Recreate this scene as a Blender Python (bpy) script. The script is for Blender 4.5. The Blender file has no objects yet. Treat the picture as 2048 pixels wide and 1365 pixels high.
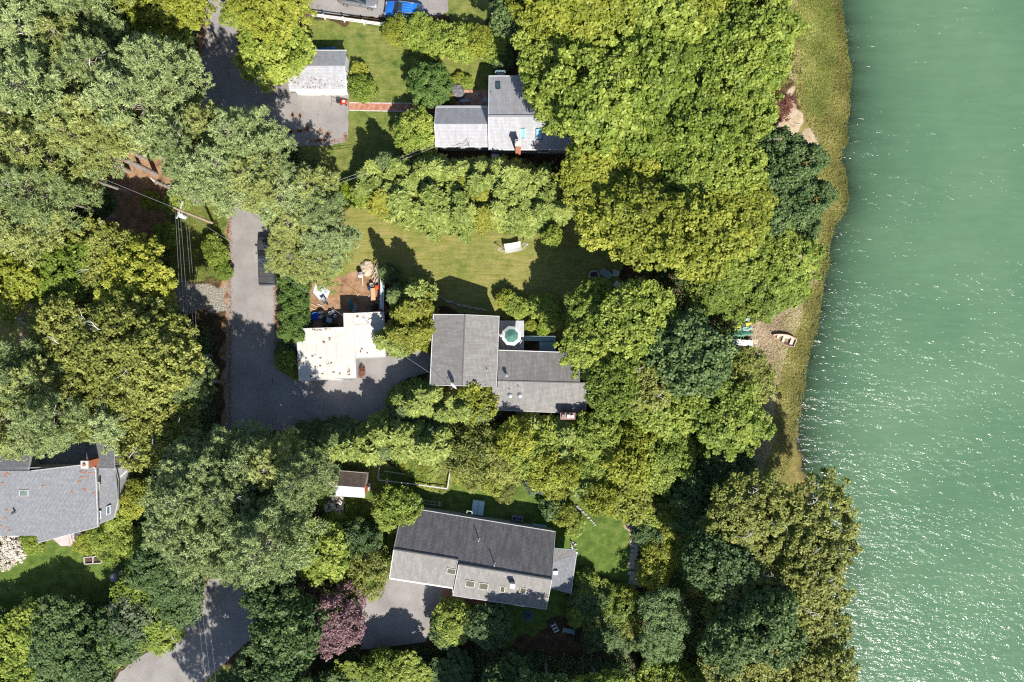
import bpy, math, random
import numpy as np
from mathutils import Vector

# ---------------------------------------------------------------- camera, sky, sun
scn = bpy.context.scene
HC = 83.0            # camera height above the lawns (metres)
FPX = 1365.3         # focal length in pixels of the 2048 px wide photograph
cam_d = bpy.data.cameras.new('camera'); cam_d.sensor_width = 36.0; cam_d.lens = 24.0
cam_d.clip_start = 0.5; cam_d.clip_end = 6000
cam = bpy.data.objects.new('camera', cam_d); scn.collection.objects.link(cam)
cam.location = (0, 0, HC); cam.rotation_euler = (0, 0, 0)
scn.camera = cam

SUN_EL = math.radians(44.0)
SUN_H = Vector((0.40, -0.917, 0)).normalized()          # horizontal direction towards the sun
w = bpy.data.worlds.new('World'); scn.world = w; w.use_nodes = True
nt = w.node_tree; nt.nodes.clear()
sky = nt.nodes.new('ShaderNodeTexSky'); sky.sky_type = 'NISHITA'; sky.sun_disc = False
sky.sun_elevation = SUN_EL
sky.sun_rotation = math.atan2(SUN_H.x, SUN_H.y)
sky.air_density = 1.0; sky.dust_density = 0.6; sky.ozone_density = 1.2
bg = nt.nodes.new('ShaderNodeBackground'); bg.inputs['Strength'].default_value = 0.09
wo = nt.nodes.new('ShaderNodeOutputWorld')
nt.links.new(sky.outputs[0], bg.inputs[0]); nt.links.new(bg.outputs[0], wo.inputs[0])
sd = bpy.data.lights.new('sun', 'SUN'); sd.energy = 5.0; sd.angle = math.radians(0.5); sd.color = (1.0, 0.95, 0.87)
sun = bpy.data.objects.new('sun', sd); scn.collection.objects.link(sun)
sdir = Vector((SUN_H.x*math.cos(SUN_EL), SUN_H.y*math.cos(SUN_EL), math.sin(SUN_EL)))
sun.rotation_euler = sdir.to_track_quat('Z', 'Y').to_euler(); sun.location = (40, -90, 120)
scn.view_settings.view_transform = 'Standard'; scn.view_settings.look = 'None'
scn.view_settings.gamma = 1.0; scn.view_settings.use_curve_mapping = False
scn.view_settings.exposure = 0.72
cy = scn.cycles
cy.max_bounces = 6; cy.diffuse_bounces = 3; cy.glossy_bounces = 2; cy.transmission_bounces = 3
cy.transparent_max_bounces = 6; cy.caustics_reflective = False; cy.caustics_refractive = False
cy.sample_clamp_indirect = 4.0
cy.use_denoising = False
cy.pixel_filter_type = 'BLACKMAN_HARRIS'; cy.filter_width = 1.2

# ---------------------------------------------------------------- helpers
COL = scn.collection
R = random.Random(7)
def W(px, py, z=0.0):
    """point of the place at height z that the photograph shows at (px, py)"""
    k = (HC - z)/FPX
    return Vector(((px-1024)*k, (682.5-py)*k, z))
def toimg(x, y, z=0.0):
    k = FPX/(HC-z); return (1024+x*k, 682.5-y*k)

class MB:
    """collects shapes; build() links them as ONE mesh object"""
    def __init__(s, off=None):
        s.v = []; s.f = []; s.uv = []; s.o = Vector(off) if off is not None else Vector((0, 0, 0))
    def add(s, vs, fs, uvs=None):
        b = len(s.v); s.v += [tuple(Vector(p)-s.o) for p in vs]
        for i, f in enumerate(fs):
            s.f.append([b+k for k in f])
            s.uv.append(uvs[i] if uvs else None)
        return s
    def box(s, c, size, rz=0.0, ry=0.0, rx=0.0):
        x, y, z = [d/2 for d in size]
        from mathutils import Euler
        m = Euler((rx, ry, rz)).to_matrix(); c = Vector(c)
        vs = [c + m @ Vector(p) for p in [(-x,-y,-z),(x,-y,-z),(x,y,-z),(-x,y,-z),(-x,-y,z),(x,-y,z),(x,y,z),(-x,y,z)]]
        return s.add(vs, [(0,3,2,1),(4,5,6,7),(0,1,5,4),(1,2,6,5),(2,3,7,6),(3,0,4,7)])
    def bar(s, a, b, wd, ht=None):
        """rectangular bar from a to b"""
        a = Vector(a); b = Vector(b); d = (b-a); L = d.length
        if L < 1e-6: return s
        d.normalize(); ht = ht or wd
        up = Vector((0,0,1)) if abs(d.z) < .95 else Vector((1,0,0))
        r = d.cross(up).normalized(); u = r.cross(d).normalized()
        vs = []
        for p in (a, b):
            for i, j in ((-1,-1),(1,-1),(1,1),(-1,1)):
                vs.append(p + r*(i*wd/2) + u*(j*ht/2))
        return s.add(vs, [(0,1,2,3)[::-1],(4,5,6,7),(0,1,5,4),(1,2,6,5),(2,3,7,6),(3,0,4,7)])
    def tube(s, pts, rad, n=6, cap=True):
        pts = [Vector(p) for p in pts]
        if not hasattr(rad, '__len__'): rad = [rad]*len(pts)
        vs = []; fs = []
        for i, p in enumerate(pts):
            d = (pts[min(i+1, len(pts)-1)] - pts[max(i-1, 0)]).normalized()
            up = Vector((0,0,1)) if abs(d.z) < .9 else Vector((1,0,0))
            r = d.cross(up).normalized(); u = r.cross(d)
            for k in range(n):
                a = 2*math.pi*k/n
                vs.append(p + (r*math.cos(a) + u*math.sin(a))*rad[i])
        for i in range(len(pts)-1):
            for k in range(n):
                a = i*n+k; b = i*n+(k+1) % n
                fs.append((a, b, b+n, a+n))
        if cap:
            fs.append(tuple(range(n))[::-1]); fs.append(tuple(range((len(pts)-1)*n, len(pts)*n)))
        return s.add(vs, fs)
    def prism(s, poly, z0, z1):
        n = len(poly)
        z0s = z0 if hasattr(z0, '__len__') else [z0]*n
        z1s = z1 if hasattr(z1, '__len__') else [z1]*n
        vs = [(p[0], p[1], z0s[i]) for i, p in enumerate(poly)] + [(p[0], p[1], z1s[i]) for i, p in enumerate(poly)]
        fs = [tuple(range(n))[::-1], tuple(range(n, 2*n))] + [(i, (i+1) % n, n+(i+1) % n, n+i) for i in range(n)]
        return s.add(vs, fs)
    def ball(s, c, r, nu=10, nv=6, jit=0.0, seed=0):
        rr = random.Random(seed); c = Vector(c)
        if not hasattr(r, '__len__'): r = (r, r, r)
        vs = [c+Vector((0,0,-r[2]))]; fs = []
        for i in range(1, nv):
            t = -math.pi/2 + math.pi*i/nv
            for k in range(nu):
                a = 2*math.pi*k/nu; q = 1+rr.uniform(-jit, jit)
                vs.append(c+Vector((r[0]*math.cos(t)*math.cos(a)*q, r[1]*math.cos(t)*math.sin(a)*q, r[2]*math.sin(t)*q)))
        vs.append(c+Vector((0,0,r[2]))); top = len(vs)-1
        for k in range(nu):
            fs.append((0, 1+(k+1) % nu, 1+k)); fs.append((top, top-nu+k, top-nu+(k+1) % nu))
        for i in range(nv-2):
            for k in range(nu):
                a = 1+i*nu+k; b = 1+i*nu+(k+1) % nu
                fs.append((a, b, b+nu, a+nu))
        return s.add(vs, fs)
    def slab(s, pts, th):
        """roof slope: top face points (eave start, eave end, ridge end ...) with metre UVs, extruded down"""
        pts = [Vector(p) for p in pts]; n = len(pts)
        nr = (pts[1]-pts[0]).cross(pts[2]-pts[1]).normalized()
        if nr.z < 0: pts = [pts[1], pts[0]] + pts[2:][::-1]; nr = (pts[1]-pts[0]).cross(pts[2]-pts[1]).normalized()
        u = (pts[1]-pts[0]).normalized(); v = nr.cross(u)
        vs = pts + [p - Vector((0,0,th)) for p in pts]
        fs = [tuple(range(n)), tuple(range(n, 2*n))[::-1]] + [((i+1) % n, i, n+i, n+(i+1) % n) for i in range(n)]
        uv0 = [((p-pts[0]).dot(u), (p-pts[0]).dot(v)) for p in pts]
        uvs = [uv0, uv0[::-1]] + [[uv0[(i+1) % n], uv0[i], uv0[i], uv0[(i+1) % n]] for i in range(n)]
        return s.add(vs, fs, uvs)
    def build(s, name, m, parent=None, smooth=False, kind=None):
        me = bpy.data.meshes.new(name); me.from_pydata(s.v, [], s.f); me.update()
        if any(u is not None for u in s.uv):
            ul = me.uv_layers.new(name='UVMap')
            k = 0
            for f, u in zip(s.f, s.uv):
                for i in range(len(f)):
                    ul.data[k].uv = u[i] if u else (0, 0); k += 1
        if smooth: me.polygons.foreach_set('use_smooth', [True]*len(me.polygons))
        me.materials.append(m)
        o = bpy.data.objects.new(name, me); COL.objects.link(o)
        if parent is not None: o.parent = parent
        else: o.location = s.o
        if kind: o['kind'] = kind
        return o

def tag(o, label, cat, group=None):
    o['label'] = label; o['category'] = cat
    if group: o['group'] = group
    return o
def thing(name, label, cat, loc=(0,0,0), group=None):
    o = bpy.data.objects.new(name, None); COL.objects.link(o); o.location = loc
    o.empty_display_size = 0.2
    return tag(o, label, cat, group)
def place(o, loc, rz=0.0, sc=None):
    o.location = loc; o.rotation_euler = (0, 0, rz)
    if sc: o.scale = sc
    return o
def copy_tree(o, parent=None):
    c = o.copy(); COL.objects.link(c); c.parent = parent
    for ch in o.children: copy_tree(ch, c)
    return c

# ---------------------------------------------------------------- materials
MATS = {}
def N(nt, t, **kw):
    n = nt.nodes.new(t)
    for k, v in kw.items():
        if k in n.inputs: n.inputs[k].default_value = v
        else: setattr(n, k, v)
    return n
def ramp(nt, fac, stops):
    r = nt.nodes.new('ShaderNodeValToRGB'); e = r.color_ramp.elements
    while len(e) < len(stops): e.new(0.5)
    for i, (p, c) in enumerate(stops):
        e[i].position = p; e[i].color = (*c, 1) if len(c) == 3 else c
    nt.links.new(fac, r.inputs[0]); return r.outputs[0]
def mixc(nt, fac, a, b, mode='MIX'):
    m = nt.nodes.new('ShaderNodeMix'); m.data_type = 'RGBA'; m.blend_type = mode
    for sock, v in ((m.inputs[0], fac), (m.inputs[6], a), (m.inputs[7], b)):
        if isinstance(v, (int, float)): sock.default_value = v
        elif isinstance(v, tuple): sock.default_value = (*v, 1) if len(v) == 3 else v
        else: nt.links.new(v, sock)
    return m.outputs[2]
def math_(nt, op, a, b=None, c=None, clamp=False):
    m = nt.nodes.new('ShaderNodeMath'); m.operation = op; m.use_clamp = clamp
    for i, v in enumerate((a, b, c)):
        if v is None: continue
        if isinstance(v, (int, float)): m.inputs[i].default_value = v
        else: nt.links.new(v, m.inputs[i])
    return m.outputs[0]
def newmat(name):
    m = bpy.data.materials.new(name); m.use_nodes = True; nt = m.node_tree; nt.nodes.clear()
    out = nt.nodes.new('ShaderNodeOutputMaterial')
    return m, nt, out
def noise(nt, scale, detail=3, rough=.5, vec=None, dist=0.0):
    n = N(nt, 'ShaderNodeTexNoise'); n.inputs['Scale'].default_value = scale
    n.inputs['Detail'].default_value = detail; n.inputs['Roughness'].default_value = rough; n.inputs['Distortion'].default_value = dist
    if vec is not None: nt.links.new(vec, n.inputs['Vector'])
    return n.outputs[0]
def mat(name, c, rough=.7, c2=None, sc=3.0, metal=0.0, spec=.3, bump=0.0, lo=.35, hi=.65, coat=0.0):
    """plain surface with a noisy second colour"""
    if name in MATS: return MATS[name]
    m, nt, out = newmat(name)
    p = N(nt, 'ShaderNodeBsdfPrincipled'); p.inputs['Roughness'].default_value = rough
    p.inputs['Metallic'].default_value = metal; p.inputs['Specular IOR Level'].default_value = spec
    p.inputs['Coat Weight'].default_value = coat
    tc = nt.nodes.new('ShaderNodeTexCoord')
    c2 = c2 or tuple(x*.8 for x in c)
    n = noise(nt, sc, 5, .6, tc.outputs['Object'])
    nt.links.new(ramp(nt, n, [(lo, c), (hi, c2)]), p.inputs['Base Color'])
    if bump:
        b = N(nt, 'ShaderNodeBump'); b.inputs['Strength'].default_value = bump; b.inputs['Distance'].default_value = .05
        nt.links.new(n, b.inputs['Height']); nt.links.new(b.outputs[0], p.inputs['Normal'])
    nt.links.new(p.outputs[0], out.inputs[0]); MATS[name] = m; return m
def shingle_mat(name, c, c2, stain, course=.14, length=.3, stain_amt=.5, streak=True):
    m, nt, out = newmat(name); L = nt.links
    p = N(nt, 'ShaderNodeBsdfPrincipled'); p.inputs['Roughness'].default_value = .85; p.inputs['Specular IOR Level'].default_value = .25
    uv = nt.nodes.new('ShaderNodeUVMap'); uv.uv_map = 'UVMap'
    br = nt.nodes.new('ShaderNodeTexBrick'); L.new(uv.outputs[0], br.inputs['Vector'])
    br.inputs['Scale'].default_value = 1; br.inputs['Brick Width'].default_value = length; br.inputs['Row Height'].default_value = course
    br.inputs['Mortar Size'].default_value = .012; br.inputs['Mortar Smooth'].default_value = .3; br.inputs['Bias'].default_value = 0
    br.inputs['Color1'].default_value = (*c, 1); br.inputs['Color2'].default_value = (*c2, 1)
    br.inputs['Mortar'].default_value = (*[x*(.72 if c[0] > .35 else .5) for x in c2], 1)
    tc = nt.nodes.new('ShaderNodeTexCoord')
    mp = nt.nodes.new('ShaderNodeMapping'); L.new(uv.outputs[0], mp.inputs[0]); mp.inputs['Scale'].default_value = (1.0, .22 if streak else .8, 1)
    st = noise(nt, 2.2, 5, .7, mp.outputs[0])
    base = mixc(nt, math_(nt, 'MULTIPLY', ramp(nt, st, [(.42, (0,0,0)), (.6, (1,1,1))]), stain_amt), br.outputs[0], stain)
    fine = noise(nt, 22, 3, .7, uv.outputs[0])
    base = mixc(nt, .55, base, ramp(nt, fine, [(.3, (.45,.45,.45)), (.7, (1.5,1.5,1.5))]), 'MULTIPLY')
    L.new(base, p.inputs['Base Color'])
    b = N(nt, 'ShaderNodeBump'); b.inputs['Strength'].default_value = .5; b.inputs['Distance'].default_value = .02
    L.new(br.outputs[1], b.inputs['Height']); b.invert = True; L.new(b.outputs[0], p.inputs['Normal'])
    L.new(p.outputs[0], out.inputs[0]); return m
def leaf_mat(name, dark, mid, light, trans=.25, rough=.55, huevar=.5):
    """foliage; colour varies leaf by leaf (attribute tint), bough by bough (noise) and plant by plant"""
    m, nt, out = newmat(name); L = nt.links
    at = nt.nodes.new('ShaderNodeAttribute'); at.attribute_name = 'tint'
    tc = nt.nodes.new('ShaderNodeTexCoord'); oi = nt.nodes.new('ShaderNodeObjectInfo')
    n = noise(nt, .55, 3, .55, tc.outputs['Object'])
    f = math_(nt, 'ADD', math_(nt, 'MULTIPLY', at.outputs['Fac'], .55), math_(nt, 'MULTIPLY', n, .55))
    f = math_(nt, 'ADD', f, math_(nt, 'MULTIPLY', math_(nt, 'SUBTRACT', oi.outputs['Random'], .5), huevar*.5), clamp=True)
    c = ramp(nt, f, [(.12, dark), (.5, mid), (.9, light)])
    d = N(nt, 'ShaderNodeBsdfPrincipled'); d.inputs['Roughness'].default_value = rough; d.inputs['Specular IOR Level'].default_value = .35
    t = nt.nodes.new('ShaderNodeBsdfTranslucent')
    L.new(c, d.inputs['Base Color']); L.new(mixc(nt, 1.0, c, (1.25, 1.3, .5), 'MULTIPLY'), t.inputs[0])
    mx = nt.nodes.new('ShaderNodeMixShader'); mx.inputs[0].default_value = trans
    L.new(d.outputs[0], mx.inputs[1]); L.new(t.outputs[0], mx.inputs[2]); L.new(mx.outputs[0], out.inputs[0])
    return m
# ---------------------------------------------------------------- terrain
ZW = -1.3            # water level
SHORE = [(-400,1655),(-200,1665),(0,1671),(55,1680),(128,1692),(220,1692),(286,1684),(322,1675),(348,1686),(403,1690),(440,1671),(476,1657),
         (546,1645),(620,1634),(693,1616),(785,1598),(876,1592),(907,1598),(963,1612),(1040,1632),(1120,1650),(1200,1648),(1290,1640),(1365,1636),(1500,1630),(1800,1620)]
_sh = [W(x, y, ZW) for y, x in SHORE]
_sy = np.array([p.y for p in _sh])[::-1]; _sx = np.array([p.x for p in _sh])[::-1]
def ground_z(x, y):
    x = np.asarray(x, float); y = np.asarray(y, float)
    d = np.interp(y, _sy, _sx) + .25*np.sin(y*2.1) + .15*np.sin(y*5.3+1) - x
    z = np.where(d < 0, ZW + .16*d, ZW + .05 + .07*d)
    z = np.where(d > 4.5, ZW+.05+.07*4.5 + (d-4.5)*.16, z)
    z = np.minimum(z, 0.0); z = np.maximum(z, ZW-3.0)
    far = np.clip((-x-90)/900, 0, 1)
    return z + 0*far
def gz(x, y): return float(ground_z(x, y))
def G(px, py):
    """point on the ground that the photograph shows at (px, py)"""
    z = 0.0
    for _ in range(4):
        p = W(px, py, z); z = gz(p.x, p.y)
    p = W(px, py, z); return p
def inpoly(px, py, poly):
    r = np.zeros(px.shape, bool); n = len(poly)
    for i in range(n):
        x1, y1 = poly[i]; x2, y2 = poly[(i+1) % n]
        if y1 == y2: continue
        c = ((y1 > py) != (y2 > py)) & (px < (x2-x1)*(py-y1)/(y2-y1)+x1)
        r ^= c
    return r
def axis(lo, hi, step, far):
    a = list(np.arange(lo, hi+1e-6, step)); s = step
    while a[-1] < far: s *= 1.5; a.append(a[-1]+s)
    s = step
    while a[0] > -far: s *= 1.5; a.insert(0, a[0]-s)
    return np.array(a)
def grid_mesh(name, xs, ys, zf, m, keep=None):
    X, Y = np.meshgrid(xs, ys); Z = zf(X, Y); nx, ny = len(xs), len(ys)
    v = np.stack([X.ravel(), Y.ravel(), Z.ravel()], 1)
    i = np.arange(ny-1)[:, None]*nx + np.arange(nx-1)[None, :]; i = i.ravel()
    q = np.stack([i, i+1, i+1+nx, i+nx], 1)
    me = bpy.data.meshes.new(name); me.vertices.add(len(v)); me.vertices.foreach_set('co', v.ravel().astype(np.float32))
    me.loops.add(q.size); me.loops.foreach_set('vertex_index', q.ravel().astype(np.int32))
    me.polygons.add(len(q)); me.polygons.foreach_set('loop_start', np.arange(0, q.size, 4, dtype=np.int32))
    me.polygons.foreach_set('use_smooth', np.ones(len(q), bool))
    me.update(calc_edges=True); me.materials.append(m)
    o = bpy.data.objects.new(name, me); COL.objects.link(o); o['kind'] = 'structure'
    return o, me, X.ravel(), Y.ravel(), Z.ravel()
gm, nt, out = newmat('ground'); L = nt.links
gp = N(nt, 'ShaderNodeBsdfPrincipled'); gp.inputs['Roughness'].default_value = .9; gp.inputs['Specular IOR Level'].default_value = .15
ma = nt.nodes.new('ShaderNodeAttribute'); ma.attribute_name = 'cover_a'
mb_ = nt.nodes.new('ShaderNodeAttribute'); mb_.attribute_name = 'cover_b'
sa = nt.nodes.new('ShaderNodeSeparateColor'); L.new(ma.outputs['Color'], sa.inputs[0])
sb = nt.nodes.new('ShaderNodeSeparateColor'); L.new(mb_.outputs['Color'], sb.inputs[0])
tc = nt.nodes.new('ShaderNodeTexCoord'); OB = tc.outputs['Object']
edge = noise(nt, 1.3, 6, .7, OB)
def crisp(w_, k=3.5):
    a = math_(nt, 'ADD', w_, math_(nt, 'MULTIPLY', math_(nt, 'SUBTRACT', edge, .5), .9))
    return math_(nt, 'MULTIPLY_ADD', math_(nt, 'SUBTRACT', a, .5), k, .5, clamp=True)
n_big = noise(nt, .16, 4, .55, OB); n_mid = noise(nt, .9, 6, .65, OB); n_fine = noise(nt, 7, 4, .75, OB)
mow = nt.nodes.new('ShaderNodeMapping'); L.new(OB, mow.inputs[0]); mow.inputs['Scale'].default_value = (.5, 4.0, 1); mow.inputs['Rotation'].default_value = (0, 0, .05)
n_mow = noise(nt, .8, 3, .6, mow.outputs[0])
floor_c = ramp(nt, n_mid, [(.3, (.035,.026,.014)), (.5, (.075,.05,.025)), (.62, (.13,.08,.04)), (.75, (.06,.08,.02))])
needle_c = ramp(nt, n_mid, [(.3, (.15,.085,.045)), (.5, (.31,.185,.105)), (.7, (.42,.27,.17))])
lush_c = ramp(nt, n_mid, [(.3, (.05,.085,.016)), (.5, (.09,.145,.026)), (.7, (.14,.195,.04))])
dryf = math_(nt, 'ADD', sa.outputs[1], math_(nt, 'MULTIPLY', math_(nt, 'SUBTRACT', n_big, .5), 2.0))
dryf = math_(nt, 'ADD', dryf, math_(nt, 'MULTIPLY', math_(nt, 'SUBTRACT', n_mid, .5), 1.3))
dryf = math_(nt, 'ADD', dryf, math_(nt, 'MULTIPLY', math_(nt, 'SUBTRACT', n_mow, .5), .18), clamp=True)
lawn_c = mixc(nt, dryf, lush_c, ramp(nt, n_mow, [(.35, (.20,.20,.045)), (.5, (.25,.235,.068)), (.66, (.30,.25,.095))]))
sand_c = ramp(nt, n_mid, [(.3, (.26,.19,.11)), (.5, (.42,.33,.22)), (.7, (.52,.43,.32))])
marsh_c = ramp(nt, n_mid, [(.3, (.10,.095,.025)), (.5, (.19,.16,.05)), (.7, (.30,.24,.09))])
grav_c = ramp(nt, n_fine, [(.35, (.12,.11,.09)), (.5, (.24,.22,.18)), (.65, (.40,.37,.32))])
col = mixc(nt, crisp(sa.outputs[2]), floor_c, needle_c)
col = mixc(nt, crisp(sa.outputs[0]), col, lawn_c)
col = mixc(nt, crisp(sb.outputs[2]), col, grav_c)
col = mixc(nt, crisp(sb.outputs[1]), col, marsh_c)
col = mixc(nt, crisp(sb.outputs[0]), col, sand_c)
geo = nt.nodes.new('ShaderNodeNewGeometry'); sx_ = nt.nodes.new('ShaderNodeSeparateXYZ'); L.new(geo.outputs['Position'], sx_.inputs[0])
mudf = math_(nt, 'MULTIPLY', math_(nt, 'SUBTRACT', ZW+.10, sx_.outputs[2]), 9.0, clamp=True)
col = mixc(nt, mudf, col, ramp(nt, n_mid, [(.35, (.030,.028,.018)), (.65, (.085,.070,.042))]))
col = mixc(nt, .8, col, ramp(nt, n_fine, [(.28, (.5,.5,.5)), (.5, (1,1,1)), (.72, (1.45,1.45,1.45))]), 'MULTIPLY')
L.new(col, gp.inputs['Base Color'])
bp = N(nt, 'ShaderNodeBump'); bp.inputs['Strength'].default_value = .7; bp.inputs['Distance'].default_value = .12
L.new(n_fine, bp.inputs['Height']); L.new(bp.outputs[0], gp.inputs['Normal']); L.new(gp.outputs[0], out.inputs[0])

ground, gme, gx, gy, gzv = grid_mesh('ground', axis(-70, 50, .3, 2500), axis(-52, 52, .3, 2500), ground_z, gm)
kk = FPX/(HC-gzv); GPX = 1024+gx*kk; GPY = 682.5-gy*kk
jx = 5*np.sin(gy*1.7+gx*.6)+4*np.sin(gx*2.9-gy*2.2); jy = 5*np.sin(gx*1.9-gy*.5)+4*np.sin(gy*3.1+gx*1.3)
def paint(polys, jit=1.0, val=1.0, arr=None):
    a = np.zeros(len(gx)) if arr is None else arr
    for pl in polys:
        v = val
        if isinstance(pl, tuple): v, pl = pl
        a[inpoly(GPX+jx*jit, GPY+jy*jit, pl)] = v
    return a
def blur(a, n=1):
    nx = len(axis(-70, 50, .3, 2500)); g = a.reshape(-1, nx)
    for _ in range(n):
        g = (g + np.roll(g,1,0)+np.roll(g,-1,0)+np.roll(g,1,1)+np.roll(g,-1,1))/5
    return g.ravel()
LAWNS = [(.42, [(585,36),(765,52),(960,70),(990,150),(985,235),(870,300),(790,330),(785,384),(630,384),(590,300),(560,200)]),
         (.5, [(880,-80),(980,-80),(975,60),(930,75),(895,50)]),
         (.82, [(676,396),(800,405),(880,430),(1000,440),(1100,430),(1240,450),(1250,650),(1110,690),(1000,640),(860,610),(780,566),(735,534),(690,555),(600,540),(600,450)]),
         (.9, [(1120,440),(1260,450),(1230,530),(1150,490)]), (.85, [(770,395),(870,430),(860,465),(740,420)]),
         (.02, [(630,925),(760,925),(1000,955),(1130,975),(1200,1010),(1280,990),(1275,1190),(1150,1215),(1000,1300),(880,1210),(800,1160),(700,1200),(660,1100)]),
         (.0, [(-100,1085),(260,1075),(250,1180),(200,1260),(-100,1260)]),
         (.85, [(-100,600),(45,610),(40,720),(-100,740)]),
         (.5, [(330,380),(458,380),(455,560),(340,560)]),
         (.4, [(380,1340),(460,1330),(470,1450),(380,1450)])]
lawn = paint([pl for _, pl in LAWNS]); dry = np.full(len(gx), .3)
for v, pl in LAWNS: dry = paint([pl], 2.5, v, dry)
NEEDLE = [[(590,545),(640,520),(765,500),(770,640),(600,660)], [(160,290),(330,290),(420,350),(380,470),(330,500),(160,470)],
          [(446,380),(462,380),(460,860),(446,860)], [(548,500),(566,500),(572,660),(548,700)], [(35,600),(110,590),(110,760),(35,760)],
          [(570,280),(690,270),(690,296),(600,300)], [(398,-60),(424,-60),(410,110),(398,130)], [(430,860),(460,860),(455,940),(432,940)]]
needle = paint(NEEDLE)
SAND = [[(1560,-120),(1588,-120),(1592,60),(1598,150),(1590,200),(1610,260),(1640,270),(1642,340),(1620,330),(1560,280),(1535,275),(1560,210),(1582,140),(1578,60)],
        [(1600,480),(1640,470),(1630,560),(1590,620),(1600,560)], [(1480,600),(1540,590),(1560,640),(1550,740),(1530,900),(1500,980),(1490,920),(1510,800),(1500,720)],
        [(1258,1000),(1275,1000),(1272,1080),(1290,1160),(1330,1185),(1320,1200),(1262,1170),(1262,1080)]]
sand = paint(SAND, 1.6)
dsh = np.interp(gy, _sy, _sx) - gx
marsh = ((dsh < 6.6+1.2*np.sin(gy*.35)) & (dsh > -3.0)).astype(float)
grav = paint([[(335,565),(452,570),(450,625),(340,622)], [(640,382),(720,380),(722,388),(640,390)]])
for nm, chans in (('cover_a', (lawn, dry, needle)), ('cover_b', (sand, marsh, grav))):
    at = gme.color_attributes.new(nm, 'FLOAT_COLOR', 'POINT')
    arr = np.ones((len(gx), 4), np.float32)
    for k, c in enumerate(chans): arr[:, k] = blur(c, 6 if nm == 'cover_a' and k == 1 else 1)
    at.data.foreach_set('color', arr.ravel())

# ---------------------------------------------------------------- water
def mp2_(nt, v):
    m = nt.nodes.new('ShaderNodeMapping'); nt.links.new(v, m.inputs[0]); m.inputs['Rotation'].default_value = (0, 0, .3); m.inputs['Scale'].default_value = (.5, 1.6, 1); return m.outputs[0]
wm, nt, out = newmat('bay_water'); L = nt.links
tc = nt.nodes.new('ShaderNodeTexCoord'); OB = tc.outputs['Object']
dep = nt.nodes.new('ShaderNodeAttribute'); dep.attribute_name = 'depth'
nb = noise(nt, .06, 4, .55, OB)
body = N(nt, 'ShaderNodeBsdfDiffuse')
bc = ramp(nt, nb, [(.3, (.078,.155,.090)), (.5, (.092,.175,.100)), (.7, (.112,.196,.112))])
mp0 = nt.nodes.new('ShaderNodeMapping'); L.new(OB, mp0.inputs[0]); mp0.inputs['Rotation'].default_value = (0, 0, math.radians(15)); mp0.inputs['Scale'].default_value = (.25, 1.3, 1)
clear = N(nt, 'ShaderNodeBsdfTransparent'); clear.inputs[0].default_value = (.62, .80, .66, 1)
L.new(mixc(nt, .5, bc, ramp(nt, noise(nt, 1.1, 4, .7, mp0.outputs[0]), [(.3, (.86,.87,.88)), (.7, (1.14,1.13,1.12))]), 'MULTIPLY'), body.inputs[0])  # light and dark of the ripples multiplied into the body colour
opac = math_(nt, 'SUBTRACT', 1.0, math_(nt, 'POWER', 2.718, math_(nt, 'MULTIPLY', dep.outputs['Fac'], -2.0)))
opac = math_(nt, 'MULTIPLY', opac, 1.0, clamp=True)
m1 = nt.nodes.new('ShaderNodeMixShader'); L.new(opac, m1.inputs[0]); L.new(clear.outputs[0], m1.inputs[1]); L.new(body.outputs[0], m1.inputs[2])
gl = N(nt, 'ShaderNodeBsdfGlossy'); gl.inputs['Roughness'].default_value = .20
mp = nt.nodes.new('ShaderNodeMapping'); L.new(OB, mp.inputs[0]); mp.inputs['Rotation'].default_value = (0, 0, math.radians(18)); mp.inputs['Scale'].default_value = (.85, 1.6, 1)
w1 = noise(nt, 1.05, 3, .6, mp.outputs[0], .3)
gust = ramp(nt, noise(nt, .12, 3, .6, mp2_(nt, OB)), [(.3, (.55,.55,.55)), (.7, (1.35,1.35,1.35))])
w1 = math_(nt, 'MULTIPLY', w1, gust)
mp2 = nt.nodes.new('ShaderNodeMapping'); L.new(OB, mp2.inputs[0]); mp2.inputs['Rotation'].default_value = (0, 0, math.radians(-6)); mp2.inputs['Scale'].default_value = (.28, .8, 1)
w2 = noise(nt, .55, 2, .5, mp2.outputs[0])
hgt = math_(nt, 'ADD', math_(nt, 'MULTIPLY', w1, .235), math_(nt, 'MULTIPLY', w2, .16))
wb = N(nt, 'ShaderNodeBump'); wb.inputs['Strength'].default_value = 1.0; wb.inputs['Distance'].default_value = 1.0
L.new(hgt, wb.inputs['Height']); L.new(wb.outputs[0], gl.inputs['Normal'])
fr = nt.nodes.new('ShaderNodeFresnel'); fr.inputs['IOR'].default_value = 1.33; L.new(wb.outputs[0], fr.inputs['Normal'])
m2 = nt.nodes.new('ShaderNodeMixShader'); L.new(fr.outputs[0], m2.inputs[0]); L.new(m1.outputs[0], m2.inputs[1]); L.new(gl.outputs[0], m2.inputs[2])
L.new(m2.outputs[0], out.inputs[0])
wxs = np.concatenate([np.arange(28, 70, .6), np.array([75, 85, 100, 130, 200, 400, 900, 2500])])
water, wme, wx, wy, wz = grid_mesh('water', wxs, axis(-52, 52, .6, 2500), lambda X, Y: np.full(X.shape, ZW), wm)
at = wme.attributes.new('depth', 'FLOAT', 'POINT'); at.data.foreach_set('value', np.maximum(ZW-ground_z(wx, wy), 0).astype(np.float32))

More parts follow.
